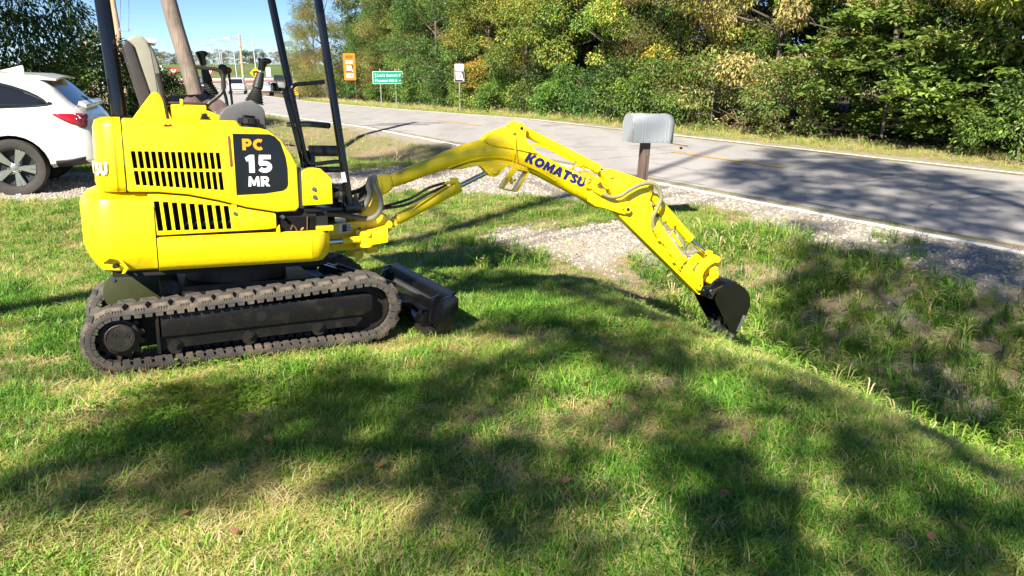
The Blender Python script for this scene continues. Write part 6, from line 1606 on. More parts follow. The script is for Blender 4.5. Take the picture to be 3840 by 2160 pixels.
for i, (u_, v_, D_, k, sc, lab) in enumerate(((1228, 345, 60, 'olive', 1.35, 'tall olive tree just right of the front roll post'), (1188, 345, 66, 'rust', 1.3, 'tall brownish tree directly behind the front roll post'), (1142, 345, 74, 'olive', .95, 'olive tree between the two front roll posts'), (1100, 345, 82, 'rust', .62, 'low rusty tree just right of the far front roll post'))):
    p_ = px_at(u_, v_, D_); tree(k, p_.x, p_.y, sc, rt.uniform(0, 6.28), lab, 'tree', 'trees along the wood edge across the road')
for i in range(20):
    t = 1.5 + i * 3.0; x, y = xy_of(float(road_mid(t)) + HALF + 6.0 + rt.uniform(-.5, .8), t)
    tree(('dark', 'green', 'olive', 'dark')[i % 4], x, y, rt.uniform(1.15, 1.4), rt.uniform(0, 6.28), 'leafy green tree in the second row of the wood across the road', 'tree', 'second row of trees in the wood')
# bare stems and twigs at the wood edge
def twig_plant(t, dn, h, seed, lab):
    rd = random.Random(seed); t = RM(t); x, y = xy_of(float(road_mid(t)) + HALF + dn, t); o = empty('bare_sapling', (x, y, gz(x, y))); tag(o, lab, 'sapling', 'bare saplings at the wood edge')
    b = MB()
    for k in range(3):
        a = rd.uniform(0, 6.28); p0 = Vector((0, 0, -.1)); pts = [p0]
        for j in range(6): p0 = p0 + Vector((math.cos(a) * .14 + rd.uniform(-.12, .12), math.sin(a) * .14 + rd.uniform(-.1, .1), h / 6 * rd.uniform(.6, 1.2))); pts.append(p0)
        b.tube(pts, [.022 * (1 - j / 7.5) for j in range(7)], 5)
        for j in range(2, 7):
            for _ in range(2):
                e = pts[j] + Vector((rd.uniform(-.6, .6), rd.uniform(-.5, .3), rd.uniform(-.15, .4))); b.tube([pts[j], (pts[j] + e) / 2 + Vector((0, 0, .06)), e], [.010, .007, .003], 4)
    b.build('stem', TWIG, o, None, 60)
for i, (t, dn, h, lab) in enumerate(((3.4, 2.3, 1.3, 'bare forked sapling at the right end of the verge'), (12.4, 2.4, 1.6, 'bare arching sapling right of the mailbox'), (16.9, 2.5, 1.7, 'bare upright sapling left of the mailbox'), (20.7, 2.4, 1.3, 'tangled bare sapling behind the boom peak'), (10.4, 2.2, 1.2, 'dry bare sapling left of the bright sumac'), (28.2, 2.4, 1.6, 'bare sapling between the junction sign and guide sign'))):
    twig_plant(t, dn, h, 300 + i, lab)

# dark trees on the left behind the white car
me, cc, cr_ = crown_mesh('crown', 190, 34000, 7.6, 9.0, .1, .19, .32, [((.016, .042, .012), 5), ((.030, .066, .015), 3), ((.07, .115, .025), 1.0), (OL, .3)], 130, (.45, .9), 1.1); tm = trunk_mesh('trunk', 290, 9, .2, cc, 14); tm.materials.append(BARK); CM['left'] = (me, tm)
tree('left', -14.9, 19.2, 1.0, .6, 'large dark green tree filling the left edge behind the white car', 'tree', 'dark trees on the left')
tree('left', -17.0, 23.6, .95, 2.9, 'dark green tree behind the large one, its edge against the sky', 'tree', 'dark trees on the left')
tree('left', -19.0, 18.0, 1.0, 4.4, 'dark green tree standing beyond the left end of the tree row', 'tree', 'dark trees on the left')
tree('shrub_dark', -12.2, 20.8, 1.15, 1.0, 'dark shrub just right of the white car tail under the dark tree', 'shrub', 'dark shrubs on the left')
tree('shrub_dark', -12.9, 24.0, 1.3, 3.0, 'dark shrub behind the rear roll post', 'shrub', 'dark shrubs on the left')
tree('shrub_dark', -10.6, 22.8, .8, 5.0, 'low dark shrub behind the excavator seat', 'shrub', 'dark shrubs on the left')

# far tree line on the ridge, distance haze put into its pale colours
FT = []
for i, pal in enumerate(([((.14, .13, .045), 3), ((.10, .12, .045), 3), ((.20, .15, .06), 2)], [((.22, .18, .10), 3), ((.25, .22, .15), 3), ((.15, .14, .08), 2)], [((.075, .10, .04), 3), ((.12, .13, .05), 2)])):
    m_, c_, _r = crown_mesh('crown', 400 + i, 1500 if i != 1 else 900, 9, 10, .3 if i != 1 else .8, .62, .55, pal, 40, (.8, 1.6), .2); t_ = trunk_mesh('trunk', 420 + i, 10, .25, c_, 16, (0, 0), 1); t_.materials.append(mat('pale_bark', (0.30, 0.26, 0.22), 0.9)); FT.append((m_, t_))
rf = random.Random(21)
u = 430
k_ = 0
while u < 1250:
    D = rf.uniform(430, 480); p_ = px_at(u, 240, D); z = gz(p_.x, p_.y)
    typ = 0 if 560 < u < 720 and rf.random() < .7 else (1 if (720 < u < 900 and rf.random() < .75) or u > 1000 else rf.choice((0, 1, 2)))
    o = empty('ridge_tree', (p_.x, p_.y, z - .3), rf.uniform(0, 6)); s = rf.uniform(.62, .88); o.scale = (s * rf.uniform(.9, 1.3), s, s * rf.uniform(.85, 1.1))
    tag(o, 'small autumn tree with haze painted into its leaves in the row along the far ridge above the green field', 'tree', 'trees along the far ridge'); link('crown', FT[typ][0], o); link('trunk', FT[typ][1], o)
    u += rf.uniform(11, 22) * (1.9 if 978 < u < 1000 else 1)
p_ = px_at(372, 250, 150); o = empty('ridge_tree', (p_.x, p_.y, gz(p_.x, p_.y)), 1.0); o.scale = (1.0, 1.0, 1.15); tag(o, 'mid green tree behind the street lamps left of the rear roll post', 'tree'); link('crown', FT[2][0], o); link('trunk', FT[2][1], o)

# trees behind the camera that dapple the lawn and the road
def shade_trees(spots):
    """spots: (x, y, r) patches of shade on the ground; each gets leafy boughs up along the sun's way in the nearest tree"""
    rg = np.random.default_rng(77)
    L_ = np.array(LDIR); trunks = [(-9.8, -7.0), (4.9, -6.6)]
    acc = {k: ([], [], []) for k in range(len(trunks))}
    for (x, y, r) in spots:
        z = gz(x, y); yt = rg.uniform(-8.4, -5.4); s = (y - yt) / L_[1]; p_ = np.array([x, y, z]) - L_ * s
        k = int(np.argmin([abs(p_[0] - t[0]) for t in trunks])); n = int(60 * (r / .3) ** 2)
        u = rg.normal(0, 1, (n, 3)); u /= np.linalg.norm(u, axis=1)[:, None]; pos = p_ + u * (r * rg.uniform(0, 1, n) ** .4)[:, None] * np.array([1, 1, .8])
        acc[k][0].append(pos); acc[k][1].append(u); acc[k][2].append(p_)
    for k, (tx, ty) in enumerate(trunks):
        if not acc[k][0]: continue
        pos = np.concatenate(acc[k][0]); out = np.concatenate(acc[k][1]); cs = np.array(acc[k][2]); z0 = gz(tx, ty)
        base = np.array([tx, ty, z0])
        v, fa = leaves(pos - base, out, .135, .6, rg, .3)
        col = np.array(MG) * np.exp(rg.normal(0, .25, (len(pos), 1)))
        o = empty('shade_tree', (tx, ty, z0)); tag(o, 'tall leafy tree behind the viewer casting dappled shade, %s trunk of the two' % ('left', 'right')[k], 'tree', 'shade trees behind the viewer')
        link('crown', fast_mesh('crown', v, fa, np.repeat(col, 4, 0), (LEAF,)), o)
        b = MB(); H = float(cs[:, 2].max() - z0); cx, cy = cs[:, 0].mean() - tx, cs[:, 1].mean() - ty
        tp_ = [(0, 0, -.3), (0, 0, H * .25), (cx * .4, cy * .4, H * .5), (cx * .8, cy * .8, H * .75), (cx, cy, H * .95)]; b.tube(catmull(tp_, 3), [.24 * (1 - .8 * j / 12) for j in range(13)], 10)
        rd = random.Random(k); sel = list(range(len(cs))); rd.shuffle(sel)
        for i in sel[:22]:
            c = Vector(cs[i] - base); zz = max(H * .25, c.z * .72); f = zz / H
            s0 = Vector((np.interp(f, [0, .25, .5, .75, .95], [q_[0] for q_ in tp_]), np.interp(f, [0, .25, .5, .75, .95], [q_[1] for q_ in tp_]), zz)); b.tube([s0, (s0 + c) / 2 + Vector((0, 0, -.1)), c], [.040, .022, .008], 5)
        b.build('trunk', BARK, o, None, 60)
SHADE = [(-0.35,6.10,0.18),(-0.32,6.19,0.16),(-0.37,6.37,0.15),(-0.33,6.56,0.16),(-0.25,6.02,0.19),(-0.24,6.21,0.19),(-0.14,6.44,0.17),(-0.17,6.53,0.16),(0.03,6.05,0.16),(-0.02,6.19,0.19),(-0.01,6.44,0.19),(0.15,5.90,0.15),(0.21,6.03,0.15),(0.14,6.20,0.19),(0.11,6.40,0.19),(0.36,5.86,0.18),(0.33,6.09,0.15),(0.33,6.28,0.19),(0.27,6.39,0.18),(0.49,5.91,0.19),(0.56,6.12,0.14),(0.56,6.22,0.16),(0.53,6.37,0.18),(0.74,5.67,0.18),(0.72,5.88,0.18),(0.67,6.08,0.18),(0.69,6.22,0.19),(0.65,6.37,0.19),(0.92,5.35,0.17),(0.83,5.53,0.19),(0.81,5.73,0.14),(0.82,5.92,0.17),(0.85,6.06,0.18),(1.09,5.14,0.16),(1.02,5.35,0.19),(1.00,5.58,0.19),(1.02,5.73,0.16),(1.20,4.79,0.17),(1.27,5.02,0.16),(1.17,5.14,0.18),(1.19,5.33,0.19),(1.17,5.48,0.17),(1.36,5.03,0.14),(-0.90,8.32,0.18),(-0.99,8.51,0.18),(-0.74,8.15,0.15),(-0.71,8.42,0.16),(-0.59,8.01,0.18),(-0.63,8.18,0.15),(-0.55,8.43,0.14),(-0.44,8.04,0.14),(-0.34,8.16,0.16),(-0.47,8.41,0.14),(-0.25,7.70,0.18),(-0.21,7.91,0.19),(-0.19,8.04,0.16),(-0.21,8.16,0.17),(-0.05,7.52,0.18),(-0.09,7.73,0.17),(-0.03,7.81,0.14),(-0.08,8.00,0.16),(0.17,7.31,0.18),(0.17,7.47,0.15),(0.14,7.61,0.15),(-1.03,3.61,0.14),(-0.87,3.26,0.19),(-0.86,3.37,0.19),(-0.92,3.75,0.16),(-0.75,3.05,0.15),(-0.77,3.17,0.18),(-0.78,3.36,0.17),(-0.76,3.61,0.17),(-0.57,2.85,0.14),(-0.52,3.33,0.19),(-0.59,3.60,0.19),(-0.41,2.70,0.17),(-0.35,2.92,0.15),(-0.37,3.20,0.18),(-0.37,3.34,0.15),(-0.38,3.55,0.17),(-0.22,2.68,0.14),(-0.19,2.80,0.16),(-0.20,3.04,0.14),(-0.23,3.24,0.19),(-0.20,3.40,0.19),(-0.27,3.52,0.15),(-0.27,3.80,0.16),(-0.16,3.92,0.15),(-0.22,4.07,0.16),(-0.06,2.73,0.15),(-0.05,2.85,0.18),(0.02,3.42,0.16),(0.00,3.57,0.18),(-0.04,3.71,0.14),(-0.07,4.08,0.16),(0.18,2.91,0.15),(0.09,3.87,0.14),(0.15,4.13,0.19),(0.15,4.27,0.19),(0.36,4.12,0.18),(0.34,4.44,0.17),(0.45,4.31,0.15),(0.65,3.97,0.14),(0.65,4.13,0.16),(0.67,4.32,0.18),(0.80,4.08,0.19),(0.86,4.24,0.17),(-0.19,4.79,0.14),(-0.05,4.74,0.19),(-0.07,4.89,0.15),(0.19,4.56,0.18),(0.10,4.74,0.17),(0.20,4.86,0.17),(0.37,4.34,0.14),(0.34,4.61,0.18),(0.35,4.70,0.17),(0.26,4.97,0.14),(0.44,4.38,0.18),(0.46,4.55,0.15),(0.52,4.74,0.18),(0.47,5.03,0.18),(0.72,4.41,0.15),(0.63,4.57,0.19),(0.64,4.69,0.15),(0.84,4.06,0.16),(0.88,4.17,0.15),(0.86,4.39,0.19),(1.08,3.88,0.17),(1.02,4.05,0.19),(1.00,4.20,0.19),(1.19,3.91,0.16),(-1.78,2.36,0.15),(-1.85,2.57,0.15),(-1.56,2.26,0.14),(-1.56,2.46,0.16),(-1.65,2.66,0.14),(-1.57,2.75,0.14),(-1.66,2.95,0.18),(-1.57,3.09,0.18),(-1.60,3.35,0.18),(-1.65,3.44,0.19),(-1.40,2.37,0.19),(-1.45,2.61,0.18),(-1.41,2.81,0.18),(-1.42,2.93,0.16),(-1.44,3.11,0.16),(-1.42,3.36,0.17),(-1.40,3.42,0.18),(-1.22,2.45,0.15),(-1.29,2.56,0.14),(-1.27,2.81,0.19),(-1.26,2.99,0.14),(-1.28,3.09,0.18),(-1.33,3.32,0.16),(-1.15,2.46,0.18),(-1.09,2.56,0.19),(-1.07,2.73,0.19),(-1.15,2.89,0.17),(-0.86,2.60,0.15),(-0.97,2.83,0.16),(-0.97,2.93,0.19),(-0.92,3.10,0.16),(-0.70,2.56,0.16),(-0.69,2.74,0.18),(-0.76,2.98,0.16),(-0.73,3.07,0.16),(-0.51,2.63,0.17),(-0.59,2.78,0.17),(-0.34,2.09,0.14),(-0.19,2.44,0.18),(-0.10,2.57,0.19),(-0.01,2.26,0.15),(0.03,2.34,0.18),(0.01,2.51,0.19),(0.20,2.05,0.17),(0.18,2.20,0.18),(0.23,2.45,0.17),(0.23,2.53,0.15),(0.25,2.81,0.19),(-0.37,1.87,0.15),(-0.05,1.92,0.19),(0.33,1.99,0.14),(0.45,1.99,0.18),(0.85,2.00,0.19),(0.96,2.00,0.18),(1.18,1.98,0.16),(1.38,2.06,0.17),(0.63,2.92,0.17),(0.61,3.23,0.17),(0.77,2.10,0.18),(0.78,2.21,0.15),(0.79,2.37,0.18),(0.73,2.63,0.19),(0.82,2.79,0.18),(0.78,2.99,0.14),(0.77,3.05,0.14),(0.76,3.32,0.16),(0.71,3.43,0.14),(0.89,2.21,0.17),(0.89,2.43,0.19),(0.97,2.59,0.14),(0.88,2.73,0.16),(0.94,2.90,0.18),(0.94,3.05,0.16),(0.89,3.22,0.14),(1.53,3.63,0.15),(1.50,3.85,0.18),(1.65,3.61,0.15),(1.66,3.84,0.14),(1.90,3.49,0.18),(1.91,3.67,0.17),(2.09,2.87,0.15),(2.03,3.10,0.16),(2.04,3.26,0.14),(2.01,3.46,0.14),(2.20,3.08,0.18),(2.17,3.25,0.17),(1.21,2.05,0.17),(1.44,2.07,0.14),(1.44,2.77,0.17),(1.38,2.99,0.19),(1.44,3.17,0.17),(1.37,3.38,0.15),(1.53,2.11,0.16),(1.59,2.22,0.18),(1.58,2.38,0.14),(1.52,2.66,0.19),(1.52,2.77,0.16),(1.53,2.97,0.19),(1.61,3.14,0.16),(1.76,2.23,0.17),(1.70,2.44,0.17),(1.79,2.57,0.18),(1.77,2.81,0.14),(3.79,12.67,0.29),(4.13,11.31,0.36),(3.98,11.49,0.31),(4.00,11.85,0.35),(4.13,12.18,0.30),(3.99,13.01,0.34),(4.06,13.27,0.26),(3.97,13.72,0.32),(3.91,13.96,0.35),(4.08,14.32,0.27),(4.33,11.27,0.27),(4.41,11.65,0.33),(4.45,12.01,0.27),(4.30,12.20,0.32),(4.36,12.55,0.29),(4.34,13.39,0.30),(4.34,13.61,0.37),(4.35,14.06,0.34),(4.41,14.45,0.37),(4.45,14.61,0.31),(4.48,15.08,0.32),(4.80,9.90,0.32),(4.61,10.34,0.37),(4.72,10.85,0.38),(4.60,11.30,0.32),(4.75,11.53,0.28),(4.68,11.98,0.36),(4.65,12.20,0.35),(4.70,12.53,0.34),(4.67,13.06,0.34),(4.68,13.22,0.28),(4.74,13.90,0.35),(4.66,14.34,0.32),(4.61,14.70,0.33),(4.61,14.99,0.35),(4.81,15.43,0.31),(4.73,15.65,0.36),(5.11,9.79,0.27),(5.17,10.52,0.34),(5.12,11.01,0.28),(4.99,11.32,0.29),(5.13,11.71,0.35),(5.02,11.89,0.28),(5.14,12.56,0.27),(4.94,13.09,0.30),(5.10,13.25,0.28),(5.12,13.62,0.30),(5.07,13.99,0.30),(5.01,14.34,0.34),(5.01,14.59,0.31),(5.17,15.02,0.27),(5.05,15.26,0.29),(5.01,15.64,0.26),(5.49,9.17,0.35),(5.29,9.47,0.34),(5.39,9.94,0.35),(5.38,11.23,0.36),(5.36,11.53,0.38),(5.42,11.83,0.30),(5.38,12.91,0.32),(5.36,13.20,0.35),(5.35,13.70,0.29),(5.30,14.93,0.31),(5.34,15.40,0.33),(5.44,15.78,0.27),(5.66,8.91,0.29),(5.80,9.47,0.35),(5.75,9.97,0.30),(5.75,10.30,0.27),(5.72,10.63,0.36),(5.67,11.18,0.31),(5.67,11.84,0.31),(5.62,12.28,0.37),(5.82,13.07,0.29),(5.82,13.39,0.27),(5.75,14.40,0.27),(5.82,14.67,0.31),(5.73,15.66,0.36),(5.64,16.14,0.29),(5.83,16.51,0.32),(6.09,8.79,0.30),(6.01,9.20,0.28),(6.15,9.49,0.32),(6.01,10.01,0.34),(6.18,10.23,0.32),(6.16,10.57,0.37),(6.10,11.30,0.32),(6.15,12.74,0.36),(6.02,13.31,0.37),(6.13,14.37,0.33),(6.17,14.80,0.34),(6.04,15.06,0.29),(6.10,15.34,0.37),(6.12,15.66,0.33),(5.98,16.31,0.32),(6.02,16.74,0.36),(6.09,16.98,0.36),(6.15,17.51,0.29),(6.02,17.74,0.33),(6.54,9.92,0.32),(6.54,10.91,0.32),(6.32,11.48,0.30),(6.49,11.83,0.33),(6.48,12.26,0.31),(6.38,12.60,0.33),(6.42,13.56,0.30),(6.54,14.09,0.34),(6.49,14.45,0.31),(6.34,14.77,0.27),(6.49,15.09,0.36),(6.52,15.36,0.28),(6.41,15.66,0.31),(6.44,16.53,0.32),(6.38,16.72,0.33),(6.46,17.02,0.27),(6.42,17.54,0.27),(6.50,17.74,0.35),(6.37,18.24,0.32),(6.72,9.66,0.27),(6.73,10.50,0.27),(6.77,10.99,0.35),(6.70,11.31,0.32),(6.74,11.50,0.27),(6.75,12.18,0.35),(6.67,12.56,0.36),(6.71,12.89,0.29),(6.79,13.38,0.36),(6.70,13.72,0.31),(6.80,14.04,0.29),(6.78,14.28,0.31),(6.78,14.61,0.35),(6.76,14.99,0.36),(6.87,15.44,0.36),(6.75,15.65,0.27),(6.88,16.45,0.26),(6.71,17.81,0.37),(7.10,10.35,0.30),(7.23,10.87,0.33),(7.18,11.85,0.31),(7.14,12.28,0.31),(7.14,12.53,0.37),(7.21,13.22,0.28),(7.06,13.56,0.35),(7.18,14.00,0.30),(7.11,14.59,0.27),(7.22,14.94,0.35),(7.19,15.38,0.31),(7.19,15.62,0.30),(7.14,16.02,0.36),(7.17,16.78,0.30),(7.16,17.06,0.34),(7.43,11.27,0.29),(7.55,11.69,0.29),(7.53,11.84,0.33),(7.49,12.38,0.30),(7.37,12.58,0.31),(7.48,13.02,0.31),(7.45,13.41,0.29),(7.39,13.61,0.38),(7.37,14.07,0.38),(7.40,14.44,0.29),(7.44,14.78,0.35),(7.45,14.93,0.30),(7.37,15.49,0.36),(7.57,15.83,0.27),(7.50,16.03,0.36),(7.45,16.71,0.37),(7.73,11.31,0.33),(7.84,11.67,0.27),(7.68,12.37,0.31),(7.76,12.52,0.32),(7.77,13.41,0.31),(7.81,13.54,0.28),(7.91,14.08,0.34),(7.69,14.71,0.31),(7.83,15.07,0.34),(7.83,15.26,0.32),(7.70,16.15,0.29),(8.14,11.98,0.30),(8.18,12.75,0.29),(8.23,12.86,0.27),(8.08,13.39,0.28),(8.10,13.71,0.34),(8.24,13.99,0.35),(8.53,13.03,0.29),(3.83,9.30,0.33),(4.00,9.52,0.35),(4.55,8.22,0.36),(4.85,7.06,0.36),(4.92,8.12,0.38),(5.05,8.58,0.36),(5.17,7.73,0.36),(5.34,8.24,0.32),(-2.78,12.61,0.37),(-2.79,12.94,0.37),(-2.67,13.31,0.29),(-2.63,13.50,0.38),(-2.82,14.05,0.26),(-2.84,14.17,0.27),(-2.50,12.78,0.29),(-2.29,13.29,0.33),(-2.30,13.87,0.34),(-2.41,14.67,0.31),(-2.07,12.84,0.27),(-2.02,13.36,0.30),(-2.12,14.03,0.32),(-1.98,14.33,0.29),(-2.13,14.71,0.35),(-1.83,12.94,0.30),(-1.61,13.30,0.31),(-1.61,13.62,0.28),(-1.83,14.01,0.35),(-1.70,14.23,0.36),(-1.78,14.50,0.33),(-1.65,14.88,0.30),(-1.40,13.02,0.29),(-1.44,13.58,0.33),(-1.48,14.04,0.38),(-3.79,18.20,0.30),(-3.55,16.81,0.28),(-3.51,17.22,0.27),(-3.43,17.59,0.28),(-3.44,17.85,0.31),(-3.54,18.21,0.31),(-3.16,15.97,0.31),(-3.20,16.20,0.32),(-3.22,16.46,0.32),(-3.13,17.27,0.34),(-3.23,18.24,0.34),(-3.23,18.57,0.33),(-2.85,16.00,0.27),(-2.85,16.25,0.38),(-2.87,16.88,0.36),(-2.82,17.31,0.29),(-2.90,17.52,0.28),(-2.86,17.87,0.33),(-2.75,18.31,0.32),(-2.71,18.68,0.36),(-2.56,16.61,0.35),(-2.59,17.22,0.38),(-2.47,17.71,0.37),(-2.59,18.03,0.31),(-2.38,18.22,0.35),(-2.44,19.05,0.31),(-2.09,16.90,0.28),(-2.06,17.35,0.34),(-2.21,17.51,0.30),(-2.04,18.31,0.27),(-2.20,19.00,0.32),(-1.86,17.18,0.29),(-1.74,17.56,0.37),(-1.74,18.02,0.38),(-1.74,18.37,0.29),(-1.82,18.63,0.32),(-1.71,18.95,0.27),(-1.71,19.43,0.37),(-1.55,17.56,0.34),(-1.45,17.89,0.36),(-1.57,18.20,0.38),(-1.57,18.54,0.32),(2.62,6.58,0.22),(2.74,5.86,0.20),(2.72,6.17,0.24),(2.75,6.35,0.22),(2.79,6.66,0.27),(2.81,6.76,0.24),(2.86,7.18,0.25),(2.81,7.26,0.25),(3.06,5.16,0.19),(3.00,5.37,0.19),(3.11,5.68,0.21),(3.03,6.10,0.23),(3.12,6.32,0.27),(3.02,6.68,0.19),(3.12,6.78,0.25),(3.06,7.18,0.23),(3.04,7.36,0.23),(3.13,7.61,0.26),(3.05,7.84,0.27),(3.28,4.92,0.21),(3.26,5.16,0.27),(3.37,5.38,0.26),(3.24,5.60,0.27),(3.34,5.76,0.27),(3.36,6.01,0.22),(3.30,6.40,0.25),(3.31,6.67,0.22),(3.31,6.79,0.27),(3.23,7.01,0.23),(3.25,7.26,0.24),(3.26,7.67,0.28),(3.28,7.79,0.25),(3.33,8.10,0.21),(3.37,8.34,0.26),(3.57,4.82,0.27),(3.47,5.11,0.26),(3.51,5.30,0.26),(3.50,5.68,0.25),(3.48,5.77,0.20),(3.51,6.06,0.22),(3.62,6.41,0.19),(3.61,6.81,0.23),(3.61,7.01,0.20),(3.60,7.27,0.26),(3.50,7.65,0.22),(3.52,7.89,0.24),(3.55,8.18,0.26),(3.50,8.34,0.21),(3.80,5.08,0.21),(3.72,5.28,0.20),(3.75,5.57,0.21),(3.72,5.80,0.19),(3.77,6.09,0.21),(3.75,6.28,0.23),(3.87,6.63,0.20),(3.77,6.79,0.20),(3.83,7.18,0.27),(3.82,7.27,0.25),(3.72,7.55,0.27),(3.81,7.85,0.25),(3.83,8.18,0.23),(3.96,5.64,0.19),(4.06,5.91,0.25),(3.97,6.09,0.25),(4.11,6.56,0.25),(4.13,6.87,0.24),(4.09,7.14,0.23),(4.05,7.57,0.26),(4.01,7.87,0.25),(3.99,8.12,0.22),(4.33,5.88,0.26),(4.31,6.09,0.21),(4.23,6.32,0.22),(4.36,6.60,0.26),(4.33,7.04,0.24),(4.27,7.38,0.23),(4.27,7.59,0.24),(4.25,7.92,0.24),(4.38,8.10,0.25),(4.50,6.17,0.27),(4.63,6.41,0.20),(4.46,6.61,0.27),(4.56,6.80,0.27),(4.63,7.01,0.22),(4.52,7.29,0.24),(4.58,7.56,0.26),(4.51,7.79,0.21),(4.50,8.08,0.22),(4.83,6.86,0.27),(4.82,7.10,0.22),(4.84,7.38,0.21),(4.76,7.52,0.25),(4.82,7.89,0.26),(4.79,8.04,0.22),(5.03,7.06,0.25),(5.08,7.30,0.19),(5.01,7.52,0.23),(5.11,7.91,0.25),(5.21,7.57,0.23),(5.23,7.76,0.25),(5.53,7.77,0.27)]
shade_trees(SHADE)

# ------------------------------------------------------------------ grass, weeds, gravel, fallen leaves
def blades(n, rad, hmin, hmax, w, lean, rg, curl=.5, flat=False):
    V = []; F = []; S = []
    for i in range(n):
        a = rg.uniform(0, 6.283); r = rad * math.sqrt(rg.uniform()); bx, by = r * math.cos(a), r * math.sin(a)
        az = rg.uniform(0, 6.283); h = rg.uniform(hmin, hmax); ln = rg.uniform(*lean); dx, dy = math.cos(az), math.sin(az); sx_, sy_ = -dy, dx; ww = w * rg.uniform(.7, 1.3)
        if flat: zs = (.002, rg.uniform(.004, .018), rg.uniform(.002, .02)); ds_ = (0, h * .5, h)
        else: zs = (-.004, h * .62, h * (1 - .35 * curl * ln)); ds_ = (0, h * ln * .35, h * ln)
        k = len(V)
        for j in range(3):
            f = (1, .85, .15)[j] * ww / 2
            V += [(bx + dx * ds_[j] + sx_ * f, by + dy * ds_[j] + sy_ * f, zs[j]), (bx + dx * ds_[j] - sx_ * f, by + dy * ds_[j] - sy_ * f, zs[j])]
        F += [(k, k + 1, k + 3, k + 2), (k + 2, k + 3, k + 5, k + 4)]; sh = rg.normal(0, .10); S += [sh - .03, sh - .03, sh, sh, sh + .05, sh + .05]
    return V, F, S
GRAMP = [(0.0, (.042, .110, .018)), (.25, (.115, .285, .030)), (.5, (.26, .44, .045)), (.72, (.44, .44, .11)), (.86, (.60, .48, .23)), (1.0, (.70, .59, .36))]
GRASSM = leaf_mat('grass_blade', 0.30, 0.45, True, GRAMP)
def proto(name, V, F, S, m): 
    me = fast_mesh(name, np.array(V), np.array(F), None, (m,), True, np.array(S)); return bpy.data.objects.new(name, me)
rg = np.random.default_rng(5)
GC = bpy.data.collections.new('grass_tufts')
def addp(o): GC.objects.link(o)
for k in range(5): addp(proto('tuft_%02d' % k, *blades(18, .050, .020, .054, .0033, (.4, 1.5), rg), GRASSM))               # 0-4 lawn
for k in range(4): addp(proto('tuft_%02d' % (5 + k), *blades(24, .062, .030, .090, .0027, (.2, 1), rg, flat=True), GRASSM))    # 5-8 thatch
for k in range(2): addp(proto('tuft_%02d' % (9 + k), *blades(16, .09, .12, .30, .0075, (.3, 1.0), rg, 1.0), GRASSM))          # 9-10 tall
for k in range(2):                                                                                                           # 11-12 foxtail
    V, F, S = blades(9, .07, .12, .28, .0065, (.25, .9), rg, 1.0)
    for i in range(4):
        az = rg.uniform(0, 6.28); h = rg.uniform(.22, .38); dx, dy = math.cos(az), math.sin(az); b0 = len(V)
        pts = [(0, 0, 0), (dx * .05, dy * .05, h * .6), (dx * .12, dy * .12, h * .92), (dx * .19, dy * .19, h * .93), (dx * .24, dy * .24, h * .86)]; ws = (.0022, .0022, .006, .0075, .003)
        for (x, y, z), w in zip(pts, ws): V += [(x - dy * w, y + dx * w, z), (x + dy * w, y - dx * w, z)]
        for j in range(4): F.append((b0 + 2 * j, b0 + 2 * j + 1, b0 + 2 * j + 3, b0 + 2 * j + 2))
        S += [.1, .1, .15, .15, .3, .3, .3, .3, .25, .25]
    addp(proto('tuft_%02d' % (11 + k), V, F, S, GRASSM))
for k in range(2):                                                                                                           # 13-14 clover and plantain
    V, F, S = [], [], []
    for i in range(11):
        a = rg.uniform(0, 6.28); r = rg.uniform(.0, .075); x, y = r * math.cos(a), r * math.sin(a); z = rg.uniform(.02, .055); L_ = rg.uniform(.009, .016) * (1 if k == 0 else 1.7)
        for q_ in range(3 if k == 0 else 1):
            aa = a + q_ * 2.094; d = np.array([math.cos(aa), math.sin(aa), rg.uniform(-.2, .3)]); s = np.array([-math.sin(aa), math.cos(aa), 0]); c = np.array([x, y, z]); b0 = len(V)
            V += [tuple(c), tuple(c + d * L_ * .6 + s * L_ * .42), tuple(c + d * L_ * 1.15), tuple(c + d * L_ * .6 - s * L_ * .42)]; F.append((b0, b0 + 1, b0 + 2, b0 + 3)); sh = rg.normal(0, .05); S += [sh] * 4
    addp(proto('tuft_%02d' % (13 + k), V, F, S, GRASSM))
STC = bpy.data.collections.new('gravel_stones')
stm = bpy.data.materials.new('limestone_chip'); stm.use_nodes = True
nt = stm.node_tree; a = nt.nodes.new('ShaderNodeAttribute'); a.attribute_type = 'INSTANCER'; a.attribute_name = 'tint'; r = nt.nodes.new('ShaderNodeValToRGB')
r.color_ramp.elements[0].color = (.17, .14, .11, 1); r.color_ramp.elements[1].color = (.60, .55, .48, 1); e = r.color_ramp.elements.new(.5); e.color = (.40, .35, .29, 1)
nt.links.new(a.outputs['Fac'], r.inputs['Fac']); nt.links.new(r.outputs[0], nt.nodes['Principled BSDF'].inputs['Base Color']); nt.nodes['Principled BSDF'].inputs['Roughness'].default_value = .9
for k in range(5):
    b = bmesh.new(); bmesh.ops.create_icosphere(b, subdivisions=1, radius=1.0); sx_ = rg.uniform(.7, 1.3, 3)
    for v in b.verts: v.co = Vector([v.co[i] * sx_[i] * rg.uniform(.72, 1.2) for i in range(3)]) * Vector((1, 1, .65)).length * .62; v.co.z *= .7
    me = bpy.data.meshes.new('stone'); b.to_mesh(me); b.free(); me.materials.append(stm); STC.objects.link(bpy.data.objects.new('stone_%d' % k, me))
